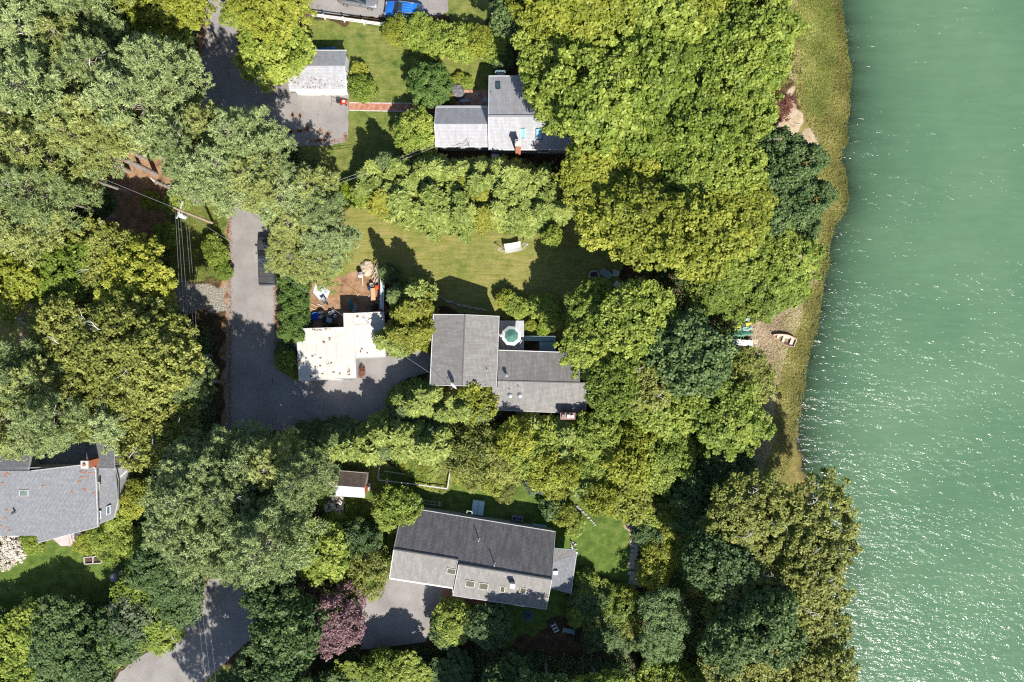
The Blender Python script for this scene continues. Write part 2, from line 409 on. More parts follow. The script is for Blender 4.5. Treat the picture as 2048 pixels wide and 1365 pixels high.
# ---------------------------------------------------------------- road and driveways
am, nt, out = newmat('asphalt'); L = nt.links
p = N(nt, 'ShaderNodeBsdfPrincipled'); p.inputs['Roughness'].default_value = .85; p.inputs['Specular IOR Level'].default_value = .3
tc = nt.nodes.new('ShaderNodeTexCoord'); OB = tc.outputs['Object']
a1 = ramp(nt, noise(nt, .35, 5, .6, OB), [(.3, (.215,.198,.188)), (.5, (.265,.247,.234)), (.7, (.31,.29,.27))])
a2 = mixc(nt, .8, a1, ramp(nt, noise(nt, 14, 4, .8, OB), [(.3, (.7,.7,.7)), (.7, (1.28,1.28,1.28))]), 'MULTIPLY')
vo = N(nt, 'ShaderNodeTexVoronoi'); vo.feature = 'DISTANCE_TO_EDGE'; vo.inputs['Scale'].default_value = .33
wn = noise(nt, 1.5, 4, .6, OB); vv = nt.nodes.new('ShaderNodeVectorMath'); vv.operation = 'ADD'
L.new(OB, vv.inputs[0]); L.new(wn, vv.inputs[1]); L.new(vv.outputs[0], vo.inputs['Vector'])
crack = math_(nt, 'LESS_THAN', vo.outputs[0], .006)
a2 = mixc(nt, math_(nt, 'MULTIPLY', crack, .35), a2, (.07,.065,.06))
sc_ = noise(nt, 2.2, 6, .75, OB)
a2 = mixc(nt, math_(nt, 'MULTIPLY', ramp(nt, sc_, [(.64, (0,0,0)), (.7, (1,1,1))]), .55), a2, (.26,.14,.08))
L.new(a2, p.inputs['Base Color'])
b = N(nt, 'ShaderNodeBump'); b.inputs['Strength'].default_value = .3; b.inputs['Distance'].default_value = .02; L.new(noise(nt, 20, 3, .7, OB), b.inputs['Height']); L.new(b.outputs[0], p.inputs['Normal'])
L.new(p.outputs[0], out.inputs[0]); ASPH = am
def sheet(name, pts, z, m, jit=.10, thick=.0, ground_pts=True):
    """flat sheet with a slightly ragged edge, raised z above the ground"""
    ps = [W(x, y, 0) for x, y in pts]; rr = random.Random(len(pts)); res = []
    for i, p_ in enumerate(ps):
        q_ = ps[(i+1) % len(ps)]; d = q_-p_; n = max(1, int(d.length/.5))
        nn = Vector((-d.y, d.x, 0)); nn = nn.normalized() if nn.length else nn
        for k in range(n): res.append(p_ + d*(k/n) + nn*rr.uniform(-jit, jit))
    from mathutils.geometry import tessellate_polygon
    tri = tessellate_polygon([[Vector((v.x, v.y, 0)) for v in res]])
    s = MB(); s.add([(v.x, v.y, z) for v in res], [])
    fs = []
    for t in tri:
        a, b2, c = (res[k] for k in t)
        cr = (b2.x-a.x)*(c.y-a.y)-(b2.y-a.y)*(c.x-a.x)
        fs.append(t if cr > 0 else t[::-1])
    s.f = [list(f) for f in fs]; s.uv = [None]*len(fs)
    n = len(res)
    s.add([(v.x, v.y, z-.03) for v in res], [])
    area = sum(res[i].x*res[(i+1)%n].y-res[(i+1)%n].x*res[i].y for i in range(n))
    for i in range(n):
        j = (i+1) % n; f = [i, j, n+j, n+i]
        s.f.append(f if area < 0 else f[::-1]); s.uv.append(None)
    o = s.build(name, m); o['kind'] = 'structure'
    return o
sheet('road', [(421,-160),(476,-160),(478,0),(482,100),(492,240),(505,330),(520,400),(552,470),(553,600),(547,700),(545,800),(545,860),(540,950),(525,1060),(520,1140),(530,1230),(500,1280),(430,1345),(330,1440),(240,1520),(120,1520),(240,1345),(340,1272),(395,1205),(425,1140),(445,1050),(452,950),(452,850),(455,600),(459,400),(440,320),(405,240),(396,150),(410,90)], .012, ASPH)
sheet('upper_driveway', [(478,112),(530,118),(548,130),(578,150),(583,186),(696,186),(697,270),(690,284),(660,292),(615,292),(580,296),(552,290),(500,250),(481,200)], .016, ASPH)
sheet('middle_driveway', [(545,658),(592,690),(598,762),(713,758),(715,716),(775,712),(866,690),(870,722),(860,745),(820,755),(792,770),(778,800),(772,835),(700,858),(600,862),(545,860)], .016, ASPH)
sheet('lower_driveway', [(779,1150),(905,1170),(882,1200),(868,1260),(850,1285),(720,1300),(728,1268),(722,1215),(712,1212)], .012, ASPH, .04)
sheet('top_driveway', [(605,-140),(900,-140),(896,24),(880,32),(770,36),(610,24)], .012, ASPH)
BRICKP = mat('brick_paving', (.40,.15,.09), .8, (.50,.23,.14), 6, bump=.3)
STONE = mat('grey_stone', (.30,.28,.25), .85, (.45,.42,.38), 4, bump=.5)
WHITE = mat('white_paint', (.68,.68,.67), .5, (.61,.61,.60), 2)
CONC = mat('pale_concrete', (.46,.43,.40), .85, (.56,.53,.50), 2.5, bump=.2)

def paved(name, quad, m_, edging=True):
    a, b2, c, d = [W(x, y, 0) for x, y in quad]; s = MB(); vs = [a, b2, c, d]; u = (d-a).normalized(); v = Vector((-u.y, u.x, 0))
    uv = [((q-a).dot(u), (q-a).dot(v)) for q in vs]; zz = Vector((0,0,.035))
    s.add([q+zz for q in vs], [(0,1,2,3)], [uv]); s.add(vs+[q+zz for q in vs], [(0,4,5,1),(1,5,6,2),(2,6,7,3),(3,7,4,0)]); root = s.build(name, m_); root['kind'] = 'structure'
    if edging:
        for p1, p2 in ((a, d), (b2, c)):
            n = int((p2-p1).length/1.2)
            for i in range(n):
                e = MB(); e.bar(p1.lerp(p2, i/n+.004)+Vector((0,0,.035)), p1.lerp(p2, (i+1)/n-.004)+Vector((0,0,.035)), .11, .07); e.build('edging_stone', CONC, root)
    return root
BRP = shingle_mat('brick_pavers', (.44,.17,.10), (.36,.13,.08), (.50,.30,.22), .11, .22, .7, False)
BRP2 = shingle_mat('patio_pavers', (.42,.19,.12), (.36,.15,.09), (.55,.40,.32), .2, .2, .8, False)
paved('brick_path', [(698,206),(698,221),(872,225),(872,208)], BRP)
paved('brick_patio', [(905,180),(905,211),(978,213),(978,181)], BRP2, False)
paved('brick_walk', [(885,1176),(885,1200),(975,1212),(975,1194)], BRP, False)
# ---------------------------------------------------------------- buildings
SH_LIGHT = shingle_mat('pale_shingles', (.42,.42,.44), (.35,.35,.37), (.28,.28,.29), .16, .34, .7)
SH_MID = shingle_mat('weathered_shingles', (.29,.28,.265), (.235,.225,.215), (.16,.15,.14), .15, .32, .6)
SH_SHADED = shingle_mat('shaded_grey_shingles', (.215,.205,.205), (.155,.15,.15), (.10,.095,.10), .15, .32, .85)  # long house north slope: shade mixed into the base colour, streaks are staining
SH_BLUE = shingle_mat('slate_grey_shingles', (.25,.26,.28), (.18,.19,.205), (.16,.16,.17), .15, .3, .5)
SH_BROWN = shingle_mat('brown_shingles', (.20,.15,.12), (.13,.10,.085), (.09,.07,.06), .15, .3, .8)
MEMB = mat('white_roof_membrane', (.58,.565,.51), .6, (.47,.45,.39), .9, lo=.42, hi=.75)
FASC = mat('grey_trim', (.50,.49,.48), .6)
WOODT = mat('weathered_wood', (.33,.29,.25), .8, (.46,.42,.37), 4)
DARKP = mat('dark_glass', (.02,.03,.04), .12, (.03,.04,.05), 2, spec=.6)
SKYG = mat('skylight_glass', (.05,.09,.12), .08, (.07,.12,.16), 1, spec=.9)
BLUEG = mat('blue_skylight_dome', (.10,.30,.46), .25, (.13,.36,.52), 1, spec=.6)
BRICK = mat('chimney_brick', (.36,.13,.08), .85, (.48,.22,.14), 9, bump=.4)
METAL = mat('galvanised_metal', (.45,.46,.47), .35, (.55,.56,.57), 5, metal=.7)
BLACK = mat('black_plastic', (.02,.02,.022), .5, (.035,.035,.038), 4)
CLAP = mat('grey_clapboard', (.34,.34,.34), .8, (.42,.42,.42), 3)
CEDARW = mat('cedar_clapboard', (.28,.20,.14), .8, (.36,.27,.20), 3)

def roof_part(root, name, pts, th, m, trims=(), tm=None, tw=.07):
    """pts = [(px, py, z)...] or world vectors"""
    ps = [W(*p) if not isinstance(p, Vector) else p for p in pts]
    s = MB(root.location); s.slab(ps, th); o = s.build(name, m, root)
    for i in trims:
        a, b = ps[i], ps[(i+1) % len(ps)]
        s = MB(root.location); dz = Vector((0,0,-th*.5+.012)); s.bar(a+dz, b+dz, tw, th+.03); s.build('fascia_board', tm or WHITE, root)
    return o
def wall_ring(root, pts, z0, m, name='wall', inset=0.0):
    ps = [Vector(p) for p in pts]; n = len(ps)
    if inset:
        c = sum(ps, Vector())/n; ps = [Vector((p.x-(p.x-c.x)/max(abs(p.x-c.x),.01)*inset, p.y-(p.y-c.y)/max(abs(p.y-c.y),.01)*inset, p.z)) for p in ps]
    for i in range(n):
        a, b = ps[i], ps[(i+1) % n]; d = (b-a); d.z = 0
        if d.length < .05: continue
        nn = Vector((d.y, -d.x, 0)).normalized()*.07
        s = MB(root.location)
        vs = [(a.x,a.y,z0),(b.x,b.y,z0),(b.x,b.y,b.z),(a.x,a.y,a.z)]; vi = [(x-nn.x, y-nn.y, z) for x, y, z in vs]
        s.add(vs+vi, [(0,1,2,3),(7,6,5,4),(0,4,5,1),(1,5,6,2),(2,6,7,3),(3,7,4,0)]); s.build(name, m, root)
def window(root, a, b, z0, z1, pm=None, fm=None, name='window'):
    """a, b: ends on the wall face (counter-clockwise round the house, so outside is on the right)"""
    a = Vector((a[0], a[1], 0)); b = Vector((b[0], b[1], 0)); d = (b-a).normalized(); nn = Vector((d.y, -d.x, 0))
    s = MB(root.location)
    for p, q in ((a+Vector((0,0,z0)), b+Vector((0,0,z0))), (a+Vector((0,0,z1)), b+Vector((0,0,z1)))): s.bar(p+nn*.03, q+nn*.03, .09, .09)
    for p in (a, b): s.bar(p+nn*.03+Vector((0,0,z0+.045)), p+nn*.03+Vector((0,0,z1-.045)), .09, .09)
    f = s.build(name, fm or WHITE, root)
    s = MB(root.location); s.bar((a+b)/2+nn*.02+Vector((0,0,z0+.05)), (a+b)/2+nn*.02+Vector((0,0,z1-.05)), (b-a).length-.1, .03)
    s.v = []; s.f = []; s.uv = []; c0 = a+nn*.025+d*.05; c1 = b+nn*.025-d*.05
    s.add([(c0.x,c0.y,z0+.05),(c1.x,c1.y,z0+.05),(c1.x,c1.y,z1-.05),(c0.x,c0.y,z1-.05)], [(0,1,2,3)]); s.build('pane', pm or DARKP, f)
    s = MB(root.location); s.bar(a+nn*.07+Vector((0,0,z0-.06)), b+nn*.07+Vector((0,0,z0-.06)), .12, .04); s.build('sill', fm or WHITE, f)
def skylight(root, plane, c1, c2, frame=METAL, pane=SKYG, lift=.10):
    """plane: function (px,py)->z of the roof; c1, c2 opposite corners in the photograph"""
    (x0, y0), (x1, y1) = c1, c2; cs = [(x0,y1),(x1,y1),(x1,y0),(x0,y0)] if len(c1) == 2 else None
    ps = [W(x, y, plane(x, y)) for x, y in cs]; up = Vector((0,0,lift)); s = MB(root.location)
    for i in range(4): s.bar(ps[i]+up*.5, ps[(i+1) % 4]+up*.5, .07, lift)
    f = s.build('skylight', frame, root)
    s = MB(root.location); s.add([p+up*.72 for p in ps], [(0,1,2,3)]); s.build('pane', pane, f); return f
def quad_skylight(root, plane, quad, frame=METAL, pane=SKYG, lift=.10):
    ps = [W(x, y, plane(x, y)) for x, y in quad]; up = Vector((0,0,lift)); s = MB(root.location)
    for i in range(4): s.bar(ps[i]+up*.5, ps[(i+1) % 4]+up*.5, .07, lift)
    f = s.build('skylight', frame, root)
    s = MB(root.location); s.add([p+up*.72 for p in ps], [(0,1,2,3)]); s.build('pane', pane, f); return f
def planefn(p1, p2, p3):
    """z of the roof plane as seen at image point"""
    a, b, c = W(*p1), W(*p2), W(*p3); n = (b-a).cross(c-a); cam_ = Vector((0,0,HC))
    def f(px, py):
        d = Vector(((px-1024)/FPX, (682.5-py)/FPX, -1.0)); t = (a-cam_).dot(n)/d.dot(n); return (cam_+d*t).z
    return f
def vent(root, px, py, z, h=.45, r=.06, m=None):
    p = W(px, py, z); s = MB(root.location); s.tube([p-Vector((0,0,.15)), p+Vector((0,0,h))], r, 8)
    s.tube([p-Vector((0,0,.05)), p+Vector((0,0,.05))], [r*2.6, r*1.3], 8); return s.build('vent_pipe', m or METAL, root)
def litter(name, label, f, pts, n, lm, size=.09, seed=1, spread=10):
    rs = random.Random(seed); s = MB()
    for i in range(n):
        c = pts[i % len(pts)]; px = c[0]+rs.gauss(0, c[2]); py = c[1]+rs.gauss(0, c[2]*(c[3] if len(c) > 3 else .6)); z = f(px, py)+.03
        p = W(px, py, z); a = rs.uniform(0, 6.28); l = size*rs.uniform(.5, 1.7); w_ = l*rs.uniform(.3, .7)
        u = Vector((math.cos(a), math.sin(a), 0))*l; v = Vector((-math.sin(a), math.cos(a), 0))*w_
        s.add([p-u, p-v, p+u, p+v, p+Vector((0,0,.04))], [(0,1,4),(1,2,4),(2,3,4),(3,0,4)])
    o = s.build(name, lm); o['kind'] = 'stuff'; o['label'] = label; o['category'] = 'fallen leaves'; return o
LEAFBR = mat('dry_brown_leaves', (.16,.07,.04), .9, (.26,.12,.07), 8)
LEAFOR = mat('orange_needles', (.27,.125,.07), .9, (.36,.19,.11), 8)

# --- white gable garage, top left
gar = thing('garage', 'small white gable-roofed garage beside the upper driveway', 'garage', (-22.9, 32, 0))
zr, ze = 3.5, 2.35; x0, x1, yn, ys, ym = -26.35, -19.52, 34.35, 29.72, 32.05
roof_part(gar, 'roof_slope', [Vector((x0,ys,ze)), Vector((x1,ys,ze)), Vector((x1,ym,zr)), Vector((x0,ym,zr))], .09, SH_LIGHT, (0, 1), WHITE)
roof_part(gar, 'roof_slope', [Vector((x1,yn,ze)), Vector((x0,yn,ze)), Vector((x0,ym+.02,zr)), Vector((x1,ym+.02,zr))], .09, SH_LIGHT, (0, 1), WHITE)
wall_ring(gar, [(-26.1,29.95,2.3),(-19.75,29.95,2.3),(-19.75,32.0,3.38),(-19.75,34.15,2.3),(-26.1,34.15,2.3),(-26.1,32.0,3.38)], 0, WHITE)
for a, b in ((-25.6,-23.2), (-22.7,-20.3)):
    s = MB(gar.location); s.box(((a+b)/2, 29.9, 1.05), (b-a, .08, 2.1)); dr = s.build('garage_door', mat('door_white', (.72,.72,.72), .5), gar)
    for k in range(3):
        s = MB(gar.location); s.box(((a+b)/2, 29.85, .53+.53*k), (b-a-.1, .03, .03)); s.build('panel_joint', FASC, dr)
window(gar, (-19.72,31.0), (-19.72,31.9), 1.0, 2.0)
s = MB(gar.location); s.bar((-26.3,29.62,2.2), (-19.5,29.62,2.2), .12, .1); s.build('gutter', WHITE, gar)
gf = planefn((579,179,2.35),(694,179,2.35),(692,132,3.5)); gfn = planefn((592,102,2.35),(693,102,2.35),(692,132,3.5))
litter('leaf_litter', 'scattered dry brown leaves on the white garage roof', lambda x, y: (gf(x, y) if y > 132 else gfn(x, y)), [(605,168,11,.5),(602,112,9,.5),(622,114,9,.3),(590,162,6),(640,165,12,.5),(615,156,14,.5),(620,175,10,.2),(660,170,14,.4)], 170, LEAFBR, .075, 3)

# --- L-shaped grey house
uh = thing('house', 'L-shaped grey house with pale shingle roof half under the maples', 'house', (1.5, 26.5, 0))
mx0, mx1 = -2.7, 6.9
S_ = [Vector((mx0,22.45,2.9)), Vector((mx1,22.45,2.9)), Vector((mx1,25.7,5.0)), Vector((mx0,25.7,5.0))]
roof_part(uh, 'roof_slope', S_, .14, SH_LIGHT, (0,1,3))
roof_part(uh, 'roof_slope', [Vector((mx1,31.1,2.9)), Vector((mx0,31.1,2.9)), Vector((mx0,25.72,5.0)), Vector((mx1,25.72,5.0))], .14, SH_LIGHT, (0,1,3))
roof_part(uh, 'roof_slope', [Vector((-8.95,22.85,2.75)), Vector((mx0-.08,22.85,2.75)), Vector((mx0-.08,25.08,4.15)), Vector((-8.95,25.08,4.15))], .12, SH_LIGHT, (0,3))
roof_part(uh, 'roof_slope', [Vector((mx0-.08,27.5,2.75)), Vector((-8.95,27.5,2.75)), Vector((-8.95,25.10,4.15)), Vector((mx0-.08,25.10,4.15))], .12, SH_LIGHT, (0,1))
wall_ring(uh, [(mx0+.1,22.75,2.9),(mx1-.3,22.75,2.9),(mx1-.3,25.7,4.85),(mx1-.3,30.8,2.85),(mx0+.1,30.8,2.85),(mx0+.1,25.7,4.85)], -.2, CLAP)
wall_ring(uh, [(-8.7,23.1,2.7),(mx0,23.1,2.7),(mx0,25.08,4.0),(mx0,27.2,2.7),(-8.7,27.2,2.7),(-8.7,25.08,4.0)], -.2, CLAP)
s = MB(uh.location)
for a, b in ((-2.72,-2.72),): s.bar((mx0-.02,25.71,5.02), (mx1,25.71,5.02), .22, .05)
s.build('ridge_cap', SH_LIGHT, uh)
for a, b in (((mx0+.1-.0,29.6),(mx0+.1,28.4)),((-4.2,27.2),(-5.4,27.2)),((-7.2,27.2),(-8.2,27.2))): window(uh, a, b, .9, 2.1)
for xx in (0.5, 3.2): window(uh, (xx,22.75),(xx+1.2,22.75), .9, 2.2)
fS = planefn((976,300,2.9),(1125,300,2.9),(1100,233,5.0)); fN = planefn((978,152,2.9),(1120,152,2.9),(1100,233,5.0))
quad_skylight(uh, fS, [(1041,277),(1051,277),(1051,258),(1041,258)], METAL, BLUEG)
quad_skylight(uh, fS, [(1072,280),(1084,280),(1084,258),(1072,258)], BLACK, BLUEG)
quad_skylight(uh, fN, [(992,178),(1000,178),(1000,165),(992,165)], BLACK, SKYG)
s = MB(uh.location); b = Vector((.72, 22.5, 0)); s.box((b.x,b.y,2.7), (.62,.62,5.4)); ch = s.build('chimney', BRICK, uh)
s = MB(uh.location); s.box((b.x,b.y,5.45), (.74,.74,.12)); s.box((b.x-.12,b.y,5.6), (.26,.26,.22)); s.build('chimney_cap', CONC, ch)
vent(uh, 983, 188, 3.6, .4, .05)
s = MB(uh.location)    # old antenna lying on the south slope
pa = [W(905,297,fS(905,297)+.1), W(920,293,fS(920,293)+.25), W(931,292,fS(931,292)+.3), W(937,287,fS(937,287)+.6)]
s.tube(pa, .025, 5); s.tube([pa[3], W(939,296,3.0)], .02, 5)
for k in range(4): q = pa[1].lerp(pa[3], k/3); s.tube([q+Vector((-.1,-.3,0)), q+Vector((.1,.3,.02))], .012, 4)
s.build('antenna', BLACK, uh)
s = MB(uh.location); s.box((-2.2+.2, 22.0, .55), (.95,.9,1.1)); s.build('bulkhead', FASC, uh)
s = MB(uh.location); s.box((-2.0, 21.95, 1.16), (.9,.62,.08), rx=.25); s.build('bulkhead_lid', WHITE, uh)
s = MB(uh.location)
c0 = [W(991,153,2.3), W(1010,153,2.3), W(1010,142.5,2.3), W(991,142.5,2.3)]
for i in range(4): s.bar(c0[i], c0[(i+1) % 4], .1, .1); s.bar(Vector((c0[i].x,c0[i].y,0)), c0[i]-Vector((0,0,.06)), .09)
s.build('deck_rail', mat('teal_trim', (.20,.30,.30), .6), uh)
s = MB(uh.location); p1, p2 = W(993,152,1.3), W(1008,144,1.3); s.box(((p1.x+p2.x)/2,(p1.y+p2.y)/2,1.25), (abs(p2.x-p1.x),abs(p2.y-p1.y)+.5,.08)); s.build('landing', FASC, uh)
s = MB(uh.location); s.bar((-8.9,27.62,2.62),(-2.9,27.62,2.62),.12,.1); s.build('gutter', WHITE, uh)

# --- low garage with the white membrane roof
wg = thing('garage', 'wide low garage with stepped flat white roof dotted with brown leaves', 'garage', (-20, -.5, 0))
RW = [(592.8,658,2.0),(598,762,2.0),(713,757,2.45),(706.5,627,2.45),(687,627,2.37),(688,655,2.37)]
roof_part(wg, 'roof_slope', RW, .13, MEMB, (0,1,3,4,5), FASC, .06)
roof_part(wg, 'roof_slope', [(706.7,627,2.45),(711.7,717,2.45),(771,714.5,1.9),(768,624,1.9)], .13, MEMB, (1,2,3), FASC, .06)
ps = [W(*p) for p in [(594.5,660,1.9),(599.5,760,1.9),(711,755.5,2.3),(711,716,2.3),(769,713,1.8),(766,626,1.8),(707,628.5,2.3),(689,628.5,2.25),(690,656,2.25)]]
wall_ring(wg, ps, -.1, CLAP)
fw0 = planefn(RW[0], RW[1], RW[2])
for k in range(5):
    x = 612+k*20; s = MB(wg.location); s.bar(W(x-.7, 659, fw0(x, 659)+.006), W(x+3.2, 760, fw0(x, 760)+.006), .07, .014); s.build('membrane_seam', mat('roof_seam', (.50,.49,.46), .6), wg)
for y in (650, 684):
    s = MB(wg.location); s.bar(W(709, y, 2.45+.004), W(769, y-2.0, 1.9+.006), .07, .014); s.build('membrane_seam', mat('roof_seam', (.50,.49,.46), .6), wg)
fw = planefn(RW[0], RW[1], RW[2]); fe = planefn((706.7,627,2.45),(711.7,717,2.45),(771,714.5,1.9))
for k in (0, 1):
    a = W(615+k*42, 757, 0); b = W(648+k*42, 756, 0); s = MB(wg.location); s.box(((a.x+b.x)/2, W(630,760,1.9).y+.0, .92), (b.x-a.x, .08, 1.8)); s.build('garage_door', mat('door_white', (.72,.72,.72), .5), wg)
window(wg, (W(720,716,2.4).x, W(720,715.5,2.4).y), (W(740,716,2.4).x, W(740,715,2.4).y), .8, 1.6, name='window')
litter('leaf_litter', 'clusters of dry brown leaves on the flat white garage roof', lambda x, y: (fw(x, y) if x < 709 else fe(x, y)), [(659,678,2.4,.5),(648,685,1.1),(626,712,2,.6),(640,717,1.3),(599,722,2,.8),(606,727,1),(612,717,1),(632,734,1.5,.4),(641,732,1.2),(657,728,2.2),(663,727,1),(668,744,1.4),(680,747,1),(627,747,1),(645,748,.8),(622,753,1),(630,758,1.5,.3),(697,742,1.2,2.4),(698,750,1.6),(721,703,1,1.5),(724,698,.7),(735,706,.8),(715,632,.8,2),(728,636,3,.6),(740,640,4,.5),(745,650,4,.6),(736,646,3),(641,660,3,.3),(628,660,3,.3),(655,659,3,.3)], 210, LEAFBR, .085, 8)

# --- grey house with the deck
mh = thing('house', 'two-winged house with weathered grey shingle roofs, deck and parasol', 'house', (-1, -4, 0))
A_e, A_r = 3.8, 5.2
roof_part(mh, 'roof_slope', [(860,770.3,A_e),(866.6,629.3,A_e),(930,630,A_r),(924.6,772,A_r)], .15, SH_MID, (0,1,3), WHITE)
roof_part(mh, 'roof_slope', [(998.4,633,A_e),(993,773,A_e),(924.9,772,A_r),(930.3,630,A_r)], .15, SH_MID, (0,1,3), FASC)
ps = [W(864,768,A_e-.1), W(924.6,769,A_r-.2), W(990,771,A_e-.1), W(995,636,A_e-.1), W(930,633.5,A_r-.2), W(870,632,A_e-.1)]
wall_ring(mh, ps, -.1, CEDARW)
B_n, B_r, B_s = 2.6, 3.75, 2.5
roof_part(mh, 'roof_slope', [(1160,706,B_n),(997,700.7,B_n),(996,762,B_r),(1160,766,B_r)], .14, SH_MID, (0,), WHITE)
roof_part(mh, 'roof_slope', [(984.5,820.3,B_s),(1171.4,828,B_s),(1174,766.5,B_r),(995.5,762.2,B_r),(995.2,774.5,3.52),(984.5,774.2,3.52)], .14, SH_MID, (0,1), FASC)
ps = [W(988,817,B_s-.1), W(1168,824,B_s-.1), W(1170,766,B_r-.15), W(1158,709,B_n-.1), W(997,704,B_n-.1), W(992,764,B_r-.2)]
wall_ring(mh, ps, -.1, CEDARW)
s = MB(mh.location); s.bar(W(930,630,A_r+.02), W(924.6,772,A_r+.02), .12, .025); s.build('ridge_cap', SH_MID, mh)
s = MB(mh.location); s.bar(W(996,762,B_r+.02), W(1173,766.5,B_r+.02), .12, .025); s.build('ridge_cap', SH_MID, mh)
fAw = planefn((860,770.3,A_e),(866.6,629.3,A_e),(930,630,A_r)); fAe = planefn((998.4,633,A_e),(993,773,A_e),(930.3,630,A_r))
fBn = planefn((1160,706,B_n),(997,700.7,B_n),(996,762,B_r)); fBs = planefn((984.5,820.3,B_s),(1171.4,828,B_s),(1174,766.5,B_r))
vent(mh, 974, 740, fAe(974,740), .4, .05); vent(mh, 1019, 780, fBs(1019,780), .4, .05); vent(mh, 1037, 774, fBs(1037,774), .4, .05)
for x, y in ((1020,791), (1039.5,791)):
    p = W(x, y, fBs(x, y)); s = MB(mh.location); s.tube([p-Vector((0,0,.1)), p+Vector((0,0,.12)), p+Vector((0,0,.13)), p+Vector((0,0,.26)), p+Vector((0,0,.32))], [.14,.14,.27,.25,.08], 14); s.build('roof_vent', METAL, mh)
p = W(1013,750,fBn(1013,750)); s = MB(mh.location); s.tube([p-Vector((0,0,.1)), p+Vector((0,0,.45)), p+Vector((0,0,.46)), p+Vector((0,0,.62))], [.15,.15,.24,.04], 12); s.build('flue_pipe', METAL, mh)
c = W(1133, 829, 1.9); s = MB(mh.location); s.box((c.x, c.y, 1.95), (1.62, .68, 3.9)); ch = s.build('chimney', mat('brown_chimney', (.30,.19,.16), .8, (.38,.25,.21), 7), mh)
s = MB(mh.location); s.box((c.x,c.y,3.93), (1.74,.78,.08)); s.build('chimney_cap', mat('brown_cap', (.34,.22,.19), .7), ch)
for dx, mm, q in ((-.5, mat('brown_cap', (.34,.22,.19)), .4), (.08, WHITE, .38), (.52, WHITE, .34)):
    s = MB(mh.location)
    if dx == .52: s.tube([(c.x+dx,c.y,3.97),(c.x+dx,c.y,4.25)], .17, 12)
    else: s.box((c.x+dx,c.y,4.07), (q,q,.24))
    s.build('flue_cap', mm, ch)
# dish
d0 = W(905, 772, fAw(905,772)); s = MB(); dish = thing('satellite_dish', 'white satellite dish on the grey roof of the house with the deck', 'satellite dish', tuple(d0))
s = MB(d0); s.tube([d0-Vector((0,0,.05)), d0+Vector((.05,0,.5)), d0+Vector((.2,.05,.8))], .03, 6); s.build('mast', METAL, dish)
s = MB(d0); cc = d0+Vector((.32,.1,.95)); ax = Vector((-.55,-.6,.35)).normalized(); q = ax.to_track_quat('Z','Y')
vs = []; fs = []
for r_ in range(5):
    for k in range(16):
        a = k*math.pi/8; rr_ = .1+r_*.09; vs.append(cc+q @ Vector((rr_*math.cos(a), rr_*math.sin(a), rr_*rr_*.6)))
fs = [(r_*16+k, r_*16+(k+1)%16, (r_+1)*16+(k+1)%16, (r_+1)*16+k) for r_ in range(4) for k in range(16)]+[tuple(range(16))[::-1]]
s.add(vs, fs); s.build('reflector', WHITE, dish); s = MB(d0); s.tube([cc-ax*.05, cc+ax*.55+Vector((0,0,-.12))], .018, 5); s.box(cc+ax*.57+Vector((0,0,-.12)), (.1,.1,.1)); s.build('receiver_arm', METAL, dish)
for a, b in (((990,700),(990,690)), ((868,700),(868,712)), ((868,740),(868,752))):
    pa, pb = W(a[0], a[1], 2), W(b[0], b[1], 2); window(mh, (pa.x, pa.y), (pb.x, pb.y), 1.0, 2.3)
for x in (1010, 1060, 1095):
    pa, pb = W(x,818.5,1.9), W(x+22,819.5,1.9); window(mh, (pa.x,pa.y), (pb.x,pb.y), .9, 2.1)
# decks
DECK = mat('painted_deck_grey', (.40,.41,.43), .7, (.48,.49,.51), 3); DECK2 = mat('blue_grey_deck', (.22,.32,.34), .7, (.27,.38,.40), 3)
def deck(root, x0, y0, x1, y1, z, m, horiz=False, fill_=None):
    a, b = W(x0, y1, z), W(x1, y0, z); wd = .145; n = int((b.x-a.x if not horiz else b.y-a.y)/wd)
    for k in range(n):
        s = MB(root.location)
        if horiz: s.box(((a.x+b.x)/2, a.y+wd*(k+.5), z-.02), (b.x-a.x, wd-.012, .04))
        else: s.box((a.x+wd*(k+.5), (a.y+b.y)/2, z-.02), (wd-.012, b.y-a.y, .04))
        s.build('deck_board', m, root)
    s = MB(root.location)
    for p, q in (((a.x,a.y),(b.x,a.y)),((a.x,b.y),(b.x,b.y)),((a.x,a.y),(a.x,b.y)),((b.x,a.y),(b.x,b.y))): s.bar((p[0],p[1],z-.12), (q[0],q[1],z-.12), .05, .2)
    for x in (a.x+.1, b.x-.1):
        for y in (a.y+.1, b.y-.1): s.bar((x,y,-.1), (x,y,z-.1), .1)
    s.build('deck_frame', m, root)
dk = thing('deck', 'square pale grey deck carrying the green parasol', 'deck', (1, .5, 0)); deck(dk, 999, 642, 1047.5, 700, .9, DECK)
s = MB(dk.location)
for x in range(6): p = W(1002+x*9, 642.5, .9); s.bar(p, p+Vector((0,0,.0)), .05)
d2 = thing('deck', 'lower blue-grey deck beside the dark planting pit right of the parasol', 'deck', (4, .2, 0)); deck(d2, 1049, 673, 1111, 682, .8, DECK2, True); deck(d2, 1079, 682.5, 1111, 703, .8, DECK2, True)
